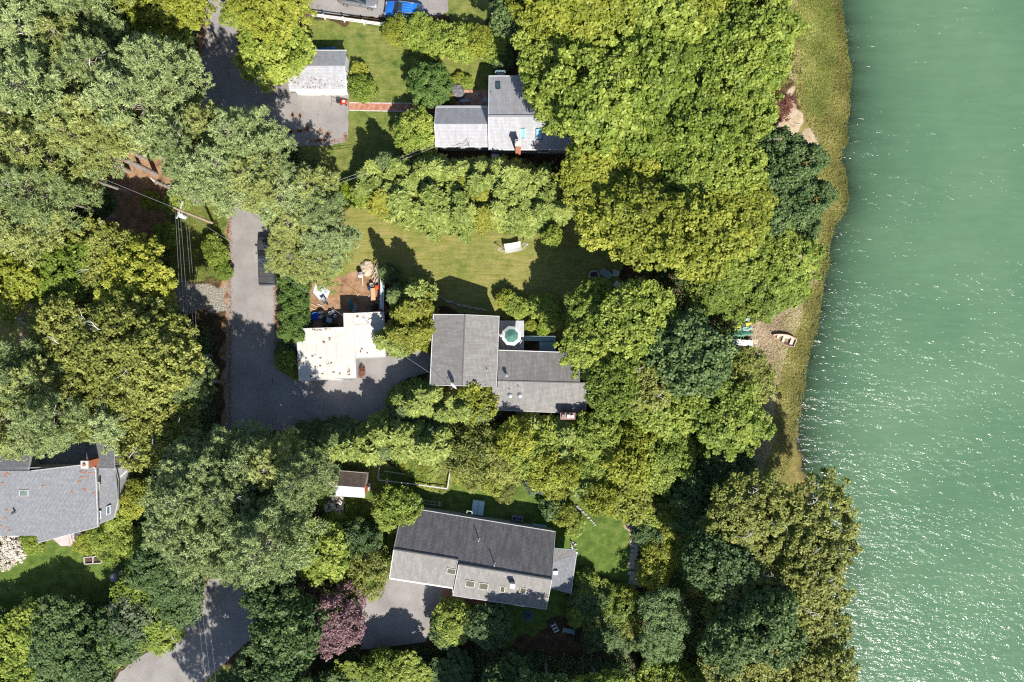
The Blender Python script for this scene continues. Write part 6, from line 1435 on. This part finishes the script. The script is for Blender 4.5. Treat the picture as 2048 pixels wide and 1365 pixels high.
# ladder and units north of the long house
ld = thing('ladder', 'wooden ladder lying in the shade along the north wall of the long house', 'ladder', tuple(W(855,1006,0)))
la, lb = W(833,1002.5,.5), W(884,1009,.45); d = (lb-la).normalized(); pp = Vector((-d.y,d.x,0))*.2; TAN = mat('tan_wood', (.50,.42,.34), .8)
for q in (-1,1): s = MB(ld.location); s.bar(la+pp*q, lb+pp*q, .06); s.build('stile', TAN, ld)
for k in range(11): q = la.lerp(lb, (k+.5)/11); s = MB(ld.location); s.bar(q+pp, q-pp, .035); s.build('rung', TAN, ld)
for q in (la.lerp(lb,.1), la.lerp(lb,.9)): s = MB(ld.location); s.box((q.x,q.y,.22),(.1,.6,.44)); s.build('trestle', WOODT, ld)
for k, x in enumerate((1029,1041)):
    q = W(x, 1036+k*1.6, .6); t = thing('air_conditioner', ['left of the two grey air conditioner units behind the long house','right of the two grey air conditioner units behind the long house'][k], 'air conditioner', (q.x,q.y,0), 'air conditioner units')
    s = MB(); s.box((0,0,.4),(.6,.55,.8)); s.build('cabinet', mat('unit_grey', (.25,.27,.29), .5), t); s = MB(); s.tube([(0,0,.8),(0,0,.83)], .22, 14); s.build('fan_grille', BLACK, t); t.rotation_euler.z = -.15
gp_ = thing('step_boards', 'pale plank laid against the north-east foot of the long house', 'plank', tuple(W(1080,1051,0))); s = MB(gp_.location); s.bar(W(1066,1048.5,.3), W(1093,1053,.3), .16, .08); s.build('board', mat('pale_blue_paint', (.42,.56,.62)), gp_)
fl = thing('flower_pot', 'white pot with black opening at the porch corner of the long house', 'pot', tuple(W(1152,1106,0))); s = MB(); s.tube([(0,0,0),(0,0,.4)], [.15,.24], 12, False); s.tube([(0,0,.02),(0,0,.3)], [.14,.2], 12); s.build('pot', WHITE, fl)

# ---------------------------------------------------------------- vegetable enclosure, planter
en = thing('garden_enclosure', 'weathered timber rail enclosure round the vegetable bed', 'fence', tuple(W(830,945,0)))
GWD = mat('grey_timber', (.44,.41,.37), .8, (.56,.53,.49), 3); zt = 1.1
cor = [(794,911),(878,923),(902,929),(895,979),(757,961),(760,925)]
segs = [((794,911),(876,922)),((902,930),(895,978)),((895,978),(828,969)),((828,969),(756,960)),((756,960),(760,922)),((760,922),(794,911))]
for k, (a, b) in enumerate(segs): s = MB(en.location); s.bar(W(*a,zt if k < 3 else .9), W(*b,zt if k < 3 else .9), .14, .10); s.build('rail', GWD if k < 4 else WOODT, en)
for a in [(794,911),(835,916.5),(876,922),(902,930),(899,955),(895,978),(860,974),(828,969),(756,960),(760,922)]:
    q = W(*a,zt); s = MB(en.location); s.bar((q.x,q.y,-.1),(q.x,q.y,zt+.04 if a[0] > 780 else .93),.13); s.build('post', GWD, en)
s = MB(en.location); s.bar(W(768,942,.3), W(812,949,.3), .12, .25); s.build('inner_board', WOODT, en)
pt = thing('planter', 'low white-edged wooden planter with two bays on the left lawn', 'planter', tuple(W(186,1122,0)))
for a, b in (((169,1115),(170,1128)),((170,1128),(204,1126)),((204,1126),(203,1112)),((187,1127),(187,1114)),((169,1115),(203,1112))): s = MB(pt.location); s.bar(W(*a,.25), W(*b,.25), .09, .28); s.build('board', GWD, pt)
s = MB(pt.location); s.prism([tuple(W(x,y,0))[:2] for x, y in ((170,1127),(203,1125),(202,1114),(170,1116))], .02, .22); s.build('soil', mat('garden_soil', (.09,.06,.04), .95), pt)
# pink stone patio of the left house
pa = MB(); pa.prism([tuple(W(x,y,0))[:2] for x, y in ((96,1060),(160,1050),(165,1075),(158,1092),(122,1092),(106,1078))], .0, .06); pa.build('patio', mat('pink_paving', (.42,.34,.33), .85, (.52,.45,.44), 2, bump=.2), None, kind='structure')
ar = thing('garden_arch', 'pair of thin tan timber rails crossing the pink patio', 'rails', tuple(W(140,1075,0)))
for x in (138,145): s = MB(ar.location); s.bar(W(x-1.5,1068,.9), W(x+2,1094,.9), .07); s.build('rail', TAN, ar)
for x, y in ((137,1068),(144,1068),(140,1094),(147,1094)): q = W(x,y,.9); s = MB(ar.location); s.bar((q.x,q.y,0),(q.x,q.y,.9),.06); s.build('post', TAN, ar)
def rock(label, px, py, r, m_=STONE, zoff=.0, grp=None, flat=.6, seed=1, name='boulder'):
    p = G(px, py); s = MB((p.x,p.y,p.z)); s.ball((p.x,p.y,p.z+r*flat*.3+zoff),(r,r*.8,r*flat),12,8,.10,seed); o = s.build(name, m_, None, True); tag(o, label, 'rock', grp)
rock('large grey boulder at the shady edge of the left lawn', 233, 1155, .75, mat('blue_grey_rock', (.20,.22,.25), .85, (.30,.32,.35), 3, bump=.5), seed=5)
rock('smaller grey boulder above the large one at the left lawn edge', 245, 1145, .5, mat('blue_grey_rock', (.20,.22,.25)), seed=6)

# ---------------------------------------------------------------- shore: boat, kayak, steps, stumps
def bp_(px, py, dz=0): q = G(px, py); return Vector((q.x, q.y, q.z+dz))
PEACH = mat('boat_peach_paint', (.52,.27,.19), .5, (.58,.35,.27), 3); CREAM = mat('boat_cream_paint', (.60,.49,.40), .5, (.54,.42,.34), 3)
bo = thing('rowboat', 'peach and cream wooden rowboat with three seats pulled up on the straw grass', 'boat')
LB, WB, HB = 2.95, 1.32, .55; NS = 15; outer = []; inner = []
def hull(t, k, inn):
    """t 0 bow .. 1 stern; k -1..1 across"""
    w_ = (WB/2)*(math.sin(min(t*1.25, 1.0)*math.pi/2)**.8)*(1-.26*max(0, (t-.6)/.4)**1.5); w_ = max(w_, .02)
    sheer = HB+.16*(1-t)**2+.05*t*t; d = .04 if inn else 0
    y = (w_-d*(1 if w_ > .1 else .3))*k; dep = abs(k)**2.6; z0 = .16*(1-t)**3+d
    return Vector(((t-.5)*LB, y, z0+(sheer-z0)*dep))
K = 13; s = MB(); vs = []
for i in range(NS):
    for j in range(K): vs.append(hull(i/(NS-1), -1+2*j/(K-1), False))
fs = [(i*K+j, i*K+j+1, (i+1)*K+j+1, (i+1)*K+j) for i in range(NS-1) for j in range(K-1)]+[tuple((NS-1)*K+j for j in range(K))]
s.add(vs, fs); s.build('hull', PEACH, bo)
s = MB(); s.add([hull(i/(NS-1), -1+2*j/(K-1), True)+Vector((-.03 if i == NS-1 else 0,0,.012)) for i in range(NS) for j in range(K)], [f[::-1] for f in fs]); s.build('lining', CREAM, bo)
for sgn in (-1,1): s = MB(); s.tube([hull(i/(NS-1), sgn, False)+Vector((0,0,.01)) for i in range(NS)], .035, 5); s.build('gunwale', PEACH, bo)
s = MB(); s.tube([hull(1,-1,False), hull(1,1,False)], .035, 5); s.build('transom_cap', WHITE, bo)
for tt, wd in ((.27,.26),(.52,.30),(.88,.42)):
    hw = abs(hull(tt, .86, True).y); s = MB(); s.box(((tt-.5)*LB,0,.36),(wd,hw*2,.035)); s.build('seat', CREAM, bo)
for k in range(5): tt = .2+.15*k; s = MB(); s.tube([hull(tt,-.9+.18*j,True)+Vector((0,0,.02)) for j in range(11)], .014, 4, False); s.build('frame_rib', PEACH, bo)
q = bp_(1564,678,.05); place(bo, q, math.radians(-20)); bo.rotation_euler.x = .04
YEL = mat('yellow_hull', (.62,.60,.05), .4, (.68,.66,.10), 3); GRN = mat('green_hull', (.03,.13,.09), .45, (.04,.16,.12), 3)
def kayak(label, px, py, L_, W_, m_, rz, cat='kayak', holes=2, name='kayak'):
    t = thing(name, label, cat); n = 17; rings = []
    for i in range(n):
        u = i/(n-1); w_ = max(.015, W_/2*math.sin(math.pi*u)**.7); h = .06+.26*math.sin(math.pi*u)**.5; lift = .10*(abs(u-.5)*2)**3
        rings.append([((u-.5)*L_, w_*math.cos(a), lift+h*.5+h*.5*math.sin(a)) for a in [2*math.pi*k/12 for k in range(12)]])
    loft(rings).build('hull', m_, t, True)
    for k in range(holes):
        x = (-.17+.36*k)*L_ if holes == 2 else 0; s = MB(); s.tube([(x,0,.27),(x,0,.335)], .27, 18); s.v = [(a+(a-x)*.45 if False else x+(a-x)*1.25, b*.72, c) for a, b, c in s.v]; rim = s.build('cockpit_rim', BLACK, t)
        s = MB(); s.box((x,0,.34),(.32,.24,.02)); s.build('seat', mat('seat_grey', (.15,.15,.14)), rim)
    place(t, bp_(px, py, .02), rz); return t
kayak('yellow two-seat kayak lying above the white shore steps', 1474, 655, 3.8, .74, YEL, math.radians(17))
kayak('dark green canoe in shadow between yellow kayak and white steps', 1479, 668, 3.4, .75, GRN, math.radians(3), 'canoe', 0, 'canoe')
TT = mat('pale_teal_tarp', (.20,.34,.29), .5, (.33,.44,.39), 5); crumple('tarp', 'rumpled pale teal tarp over the end of the yellow kayak', 'tarp', [(1470,652),(1490,648),(1503,652),(1508,656),(1500,661),(1499,668),(1485,664),(1470,661)], .45, TT, 31, .12, 6)
crumple('tarp', 'smaller teal tarp bundle above the kayak by the bushes', 'tarp', [(1484,641),(1490,630),(1494,625),(1500,634),(1503,640),(1496,644)], .4, TT, 32, .13, 5)
stp = thing('dock_steps', 'white plank landing with narrow steps reaching down the shore bank', 'steps'); bz = bp_(1488,684).z; stp.location = bp_(1480,684)
s0 = stp.location
a, b = W(1465.5,684,bz+.5), W(1506,687.5,bz+.5); dd = (b-a); L_ = dd.length; dd.normalize(); pn = Vector((-dd.y,dd.x,0)); nb_ = 5
for k in range(nb_): s = MB(s0); q = pn*((k+.5)/nb_-.5)*.72; s.bar(a+q, b+q, .135, .04); s.build('deck_plank', WHITE, stp)
for k in range(5): c_ = a-dd*(.14+.22*k)+Vector((0,0,.07*k)); s = MB(s0); s.bar(c_+pn*.34, c_-pn*.34, .15, .035); s.build('tread', WHITE, stp)
for sg in (-1,1): s = MB(s0); s.bar(a+pn*sg*.38-dd*1.15+Vector((0,0,.28)), a+pn*sg*.38+Vector((0,0,-.05)), .05, .15); s.build('stringer', WHITE, stp)
for c_ in (a, b):
    for sg in (-.33,.33): s = MB(s0); s.bar(c_+pn*sg+Vector((0,0,-.9)), c_+pn*sg, .09); s.build('post', WHITE, stp)
rr = random.Random(5)
for k, (x, y, r_) in enumerate(((1510,684.5,.26),(1513.5,681,.15),(1515.5,690.5,.24),(1510,692,.14),(1521,699,.26),(1529,708,.24),(1524,704,.10))):
    q = bp_(x, y); t = thing('stump_stone', f"round pale stepping stump {['nearest the landing end','small one above the landing end','second from the landing','small one below the second','third from the landing, midway','farthest from the landing','tiny one between the last two'][k]}", 'stump', q, 'stepping stumps below the white landing')
    s = MB(); s.tube([(0,0,-.2),(0,0,.14),(0,0,.16)], [r_,r_,r_*.9], 14); s.build('stump', mat('pale_stump', (.56,.48,.38), .85, (.66,.58,.48), 6), t)
    s = MB(); s.tube([(0,0,.16),(0,0,.17)], r_*.6, 10); s.build('core', mat('stump_core', (.48,.38,.28), .9), t)
t = thing('oar', 'white oar lying below the landing', 'oar', bp_(1497,700)); s = MB(t.location); s.tube([bp_(1494,693,.1), bp_(1499,704,.1)], .03, 6); s.build('shaft', WHITE, t); s = MB(t.location); q = bp_(1492,704,.12); s.box(q,(.5,.2,.03), rz=.3); s.build('blade', WHITE, t)
rr = random.Random(6)
for k, (x, y, l, a) in enumerate(((1545,680,.7,.3),(1553,268,.0,0),(1592,249,1.1,-.1),(1515,676,.9,0),(1527,640,.6,1.2))):
    if l: q = bp_(x, y, .08); u = Vector((math.cos(a), math.sin(a), 0))*l/2; t = thing('driftwood', ['short stick beside the rowboat bow','','bleached driftwood stick on the sand at the top','dark stick near the landing end','twig above the rowboat on the bank'][k], 'driftwood', q); s = MB(q); s.tube([q-u, q+Vector((0,0,.05)), q+u+Vector((.1,.05,0))], [.05,.04,.02], 6); s.build('stick', BARE if k != 3 else BARK, t)
# rocks in the shallows
DKR = mat('wet_dark_rock', (.030,.032,.030), .6, (.06,.06,.05), 4, bump=.4); SRK = mat('shore_rock', (.16,.13,.10), .85, (.26,.22,.17), 5, bump=.5)
def srock(label, px, py, r, top, m_, sx=1.0, rz=0.0, seed=1):
    p = W(px, py, ZW); s = MB((p.x,p.y,ZW)); h = .7; s.ball((p.x,p.y,top-h),(r*sx,r,h),14,8,.10,seed); o = s.build('boulder', m_, None, True); o.rotation_euler.z = rz; tag(o, label, 'rock')
srock('long dark submerged boulder off the shore bend', 1694, 858, .36, ZW-.03, DKR, 2.2, .6, 3)
srock('small dark submerged boulder nearer the middle shore', 1636, 745, .42, ZW-.05, DKR, 1.2, 0, 4)
srock('tiny dark submerged boulder at mid shore', 1645, 612, .3, ZW-.12, DKR, 1, 0, 5)
srock('faint dark boulder under the upper bay', 1860, 160, .5, ZW-.22, DKR, 1.2, 0, 14)
srock('brown weedy rock breaking the water by the oak tips', 1626, 964, .75, ZW+.16, SRK, .8, 0, 6)
srock('dark narrow rock among the sun glints right of the oak tips', 1690, 970, .3, ZW+.02, DKR, 1.8, -.4, 7)
srock('brown submerged rock in the glittering water', 1728, 1083, .5, ZW+.02, SRK, 1.7, -.3, 8)
srock('rock beside the lower oak edge', 1688, 1142, .5, ZW+.2, SRK, 1, 0, 9)
srock('lone rock far out in the lower right glitter', 2014, 1256, .35, ZW+.08, SRK, .8, .5, 10)
srock('pale rocks just off the grassy point', 1614, 800, .3, ZW+.02, mat('pale_rock', (.30,.33,.24), .8), 1.4, 0, 11)
srock('second pale rock right of its neighbour off the grassy point', 1624, 799, .25, ZW+.02, mat('pale_rock', (.30,.33,.24), .8), 1.2, 0, 12)
# stepping-stone path
ps_ = thing('stone_path', 'winding pale stone path along the edge of the lower lawn', 'path', tuple(W(1266,1090,0)))
rr = random.Random(12); path = [(1266,1008),(1262,1030),(1263,1055),(1268,1080),(1269,1105),(1262,1130),(1264,1150),(1276,1160),(1350,1176),(1372,1184)]
for i in range(len(path)-1):
    x0_, y0_ = path[i]; x1_, y1_ = path[i+1]
    if i == 7: continue
    n_ = max(2, int(math.hypot(x1_-x0_, y1_-y0_)/8))
    for k in range(n_):
        t_ = (k+.5)/n_
        for sgn in (-1, 1):
            q = G(x0_+(x1_-x0_)*t_+sgn*3.6+rr.uniform(-1,1), y0_+(y1_-y0_)*t_+rr.uniform(-1.5,1.5)); r_ = rr.uniform(.2,.34); nn_ = 7
            s = MB(ps_.location); s.prism([(q.x+r_*rr.uniform(.75,1.1)*math.cos(2*math.pi*j/nn_), q.y+r_*rr.uniform(.75,1.1)*math.sin(2*math.pi*j/nn_)) for j in range(nn_)], q.z-.02, q.z+rr.uniform(.05,.09)); s.build('paving_stone', mat('sand_stone', (.42,.36,.29), .85, (.54,.47,.39), 3, bump=.3), ps_)
sl = thing('stone_slab', 'pale slab landing where the stone path turns', 'slab', G(1268,1160)); s = MB(sl.location); q = sl.location; s.prism([(q.x-.7,q.y-.5),(q.x+.6,q.y-.7),(q.x+.8,q.y+.3),(q.x-.5,q.y+.6)], q.z, q.z+.12); s.build('slab', mat('sand_stone', (.42,.36,.29)), sl)
w1_ = thing('dry_stone_wall', 'short curved row of pale garden stones above the lower lawn', 'stones', tuple(W(1172,1030,0)))
for k in range(16):
    t_ = k/15; q = W(1148+42*t_, 1012+38*t_**1.4+rr.uniform(-1,1), 0); r_ = rr.uniform(.13,.24); s = MB(w1_.location); s.ball((q.x,q.y,.06),(r_,r_*.8,r_*.6),7,4,.15,k); s.build('stone', STONE, w1_)
w2_ = thing('dry_stone_wall', 'shaded curved row of stones north of the deck house', 'stones', tuple(W(930,615,0)))
for k in range(20):
    t_ = k/19; q = W(880+90*t_, 595+26*t_**.7+rr.uniform(-1.5,1.5), 0); r_ = rr.uniform(.15,.28); s = MB(w2_.location); s.ball((q.x,q.y,.06),(r_,r_*.8,r_*.6),7,4,.15,k); s.build('stone', STONE, w2_)
w3_ = thing('dry_stone_wall', 'white stone heap beside the porch corner of the long house', 'stones', tuple(W(1148,1092,0)))
for k in range(12):
    q = W(1142+rr.uniform(0,10), 1083+k*1.8, 0); r_ = rr.uniform(.12,.22); s = MB(w3_.location); s.ball((q.x,q.y,.08),(r_,r_*.8,r_*.6),7,4,.15,k); s.build('stone', CONC, w3_)
# left backyard
yf = thing('yard_fence', 'thin wire fence line between the yellow lawn and the dark left yard', 'fence', tuple(W(37,650,0)))
for k in range(6): q = W(35+k*.9, 632+k*11, 1.0); s = MB(yf.location); s.bar((q.x,q.y,0),(q.x,q.y,1.0),.05); s.build('fence_post', METAL, yf)
s = MB(yf.location); s.bar(W(35,632,1.0), W(39.5,687,1.0), .03); s.build('top_wire', METAL, yf)
slat_chair('garden_chair', 'pale garden chair in the dark yard near the left edge', 'chair', 50, 642, 1.2, .55, WHITE)
bb_ = thing('firewood_stack', 'stack of brown boards in the dark left yard', 'boards', tuple(W(85,690,0)))
for k in range(7): s = MB(bb_.location); s.bar(W(60+k*3,680+k*2,.1+.02*k), W(92+k*1.5,706-k*2,.12+.02*k), .12, .05); s.build('board', [PLY, WOODT][k % 2], bb_)

# ---------------------------------------------------------------- poles, wires, dead trunks
POLEW = mat('pole_wood', (.34,.24,.17), .9, (.46,.35,.27), 3); WIRE = mat('overhead_wire', (.22,.22,.22), .5, (.26,.26,.26)); ALU = mat('bright_wire', (.42,.43,.44), .4, metal=.4)
bs = W(427,447,0); HP = 9.6
up_ = thing('utility_pole', 'leaning-looking brown utility pole with transformer and crossarm left of the road', 'utility pole', (bs.x,bs.y,0))
s = MB(); s.tube([(0,0,-.3),(0,0,HP)], [.17,.11], 10); s.build('pole', POLEW, up_)
s = MB(); s.bar((-.35,-.95,HP-1.2),(.35,.95,HP-1.2),.1,.12); s.build('crossarm', GWD, up_)
s = MB(); s.tube([(-.15,-.5,HP-2.6),(-.15,-.5,HP-1.6)], .27, 14); s.ball((-.15,-.5,HP-1.6),(.26,.26,.1),12,5); s.build('transformer', WHITE, up_)
for k in (-.85,-.3,.3,.85): s = MB(); s.tube([(k*.37,k,HP-1.1),(k*.37,k,HP-.9)], [.05,.03], 8); s.build('insulator', WHITE, up_)
top = Vector((bs.x,bs.y,HP))
b2 = W(452,1010,0); up2 = thing('utility_pole', 'utility pole hidden in the pines lower down the road', 'utility pole', (b2.x,b2.y,0))
s = MB(); s.tube([(0,0,-.3),(0,0,HP)], [.17,.11], 10); s.build('pole', POLEW, up2); s = MB(); s.bar((-.95,0,HP-1.2),(.95,0,HP-1.2),.1,.12); s.build('crossarm', GWD, up2)
b3 = W(440,-150,0); up3 = thing('utility_pole', 'utility pole beyond the top edge of the road', 'utility pole', (b3.x,b3.y,0))
s = MB(); s.tube([(0,0,-.3),(0,0,HP)], [.17,.11], 10); s.build('pole', POLEW, up3); s = MB(); s.bar((-.95,0,HP-1.2),(.95,0,HP-1.2),.1,.12); s.build('crossarm', GWD, up3)
b4 = W(505,1470,0)
def wire(label, a, b, sag, m_=WIRE, r_=.022, name='power_line'):
    a = Vector(a); b = Vector(b); pts = []
    for i in range(17): t_ = i/16; p = a.lerp(b, t_); p.z -= sag*4*t_*(1-t_); pts.append(p)
    s = MB(a); s.tube(pts, r_, 5); o = s.build(name, m_); tag(o, label, 'cable', 'overhead cables'); return o
for k, (oy, z, mm) in enumerate(((-.85,-.9,ALU),(-.3,-.9,ALU),(.3,-.9,ALU),(0,-2.4,WIRE),(.05,-2.9,WIRE))):
    wire(['outermost bright power wire running down beside the road','second bright power wire beside the road','third bright power wire beside the road','upper dark telephone cable beside the road','lower dark telephone cable beside the road'][k], (bs.x+oy*.37,bs.y+oy,HP+z), (b2.x+oy,b2.y,HP+z), .5+.1*k, mm, .011)
    wire(['leftmost power wire over the top of the road','second power wire over the top of the road','third power wire over the top of the road','upper telephone cable over the top of the road','lower telephone cable over the top of the road'][k], (bs.x+oy*.37,bs.y+oy,HP+z), (b3.x+oy,b3.y,HP+z), .7, WIRE, .012)
    if k < 3: wire(['leftmost wire over the lower road bend','middle wire over the lower road bend','rightmost wire over the lower road bend'][k], (b2.x+oy,b2.y,HP+z), (b4.x+oy,b4.y,HP+z), .6, WIRE, .009)
wire('bright service wire slanting up left from the utility pole into the pines', (bs.x,bs.y,HP-.3), W(150,335,10.5), .3, ALU, .018)
wire('service wire crossing the road, pickup and flat garage to the deck house', (bs.x,bs.y,HP-2.0), W(903,775,4.6), .6, ALU, .016)
wire('service cable over the topiary to the L-shaped house', W(560,408,8.0), W(871,294,2.9), .5, ALU, .022)
wire('thin second service cable beside the first above the topiary', W(560,400,8.1), W(873,286,3.0), .7, WIRE, .018)
# broken trunk and bare trunks in the hollow
sg = W(397,402,0); tk_ = thing('dead_trunk', 'broken grey dead trunk standing between hollow and roadside', 'dead tree', (sg.x,sg.y,0))
s = MB(); s.tube([(0,0,-.3),(.1,-.05,3),(-.1,.1,6.5),(.05,0,10.4)], [.30,.27,.24,.17], 9); s.build('trunk', PINEB, tk_); s = MB(); s.tube([(.05,0,10.3),(.0,.1,10.9),(.1,.2,11.1)], [.12,.07,.01], 6); s.tube([(0,0,10.2),(-.3,.3,10.7)], [.06,.01], 5); s.build('splinters', BARE, tk_)
for k, (x, y, h) in enumerate(((313,349,15),(258,343,14),(352,330,14),(290,318,16),(230,322,15))):
    q = W(x, y, 0)
    pr = PROTO['gold_pine'][k % 3]; t = thing('pine_tree', ['tall bare-stemmed pine rising from the middle of the needle hollow','bare-stemmed pine at the left of the needle hollow','bare-stemmed pine at the right rim of the hollow','bare-stemmed pine at the top of the hollow','bare-stemmed pine at the upper left of the hollow'][k], 'tree', (q.x,q.y,0), 'trees of the woodland and gardens')
    s = MB(); s.tube([(0,0,-.3),(.06,.04,h*.35),(-.08,.06,h*.7),(0,0,h+3)], [.30,.24,.19,.08], 9); s.build('trunk', PINEB, t)
    o = bpy.data.objects.new('crown', pr[0]); COL.objects.link(o); o.parent = t; o.location = (0,0,h*.42-1.0); o.scale = (.62,.62,.62)
q = W(215,372,0); t = thing('fallen_log', 'fallen grey branch on the dark hollow floor', 'log', (q.x,q.y,0)); s = MB(); s.tube([(-.9,-.5,.12),(0,0,.16),(.8,.6,.12)], [.07,.06,.04], 6); s.build('log', BARE, t)
# pine needles swept over the paved areas
def drift(name, label, spots, n, lm, seed, size=.07, z=.035):
    rs = random.Random(seed); s = MB()
    for i in range(n):
        c = spots[i % len(spots)]; p = W(c[0]+rs.gauss(0,c[2]), c[1]+rs.gauss(0,c[3]), z); a = rs.uniform(0,6.28); l = size*rs.uniform(.6,1.8); u = Vector((math.cos(a),math.sin(a),0))*l; v = Vector((-math.sin(a),math.cos(a),0))*l*.3
        s.add([p-u,p-v,p+u,p+v],[(0,1,2,3)])
    o = s.build(name, lm); o['kind'] = 'stuff'; o['label'] = label; o['category'] = 'pine needles'
drift('pine_needles', 'orange pine needle drifts on the upper driveway', [(640,262,2.5,4),(655,268,4,2.5),(640,280,8,2),(585,230,2,3),(600,232,1.5,2.5),(582,264,3,2),(668,282,12,2.5),(600,262,5,2),(615,258,4,3),(690,275,2,6),(635,283,14,2)], 1100, LEAFOR, 4)
drift('pine_needles', 'orange pine needles along both road edges', [(459,y,3,10) for y in range(395,860,22)]+[(551,y,2.5,10) for y in range(500,680,22)]+[(478,y,2,8) for y in range(0,110,20)]+[(560,862,20,4),(640,860,20,3),(700,855,20,3)], 3200, LEAFOR, 5)
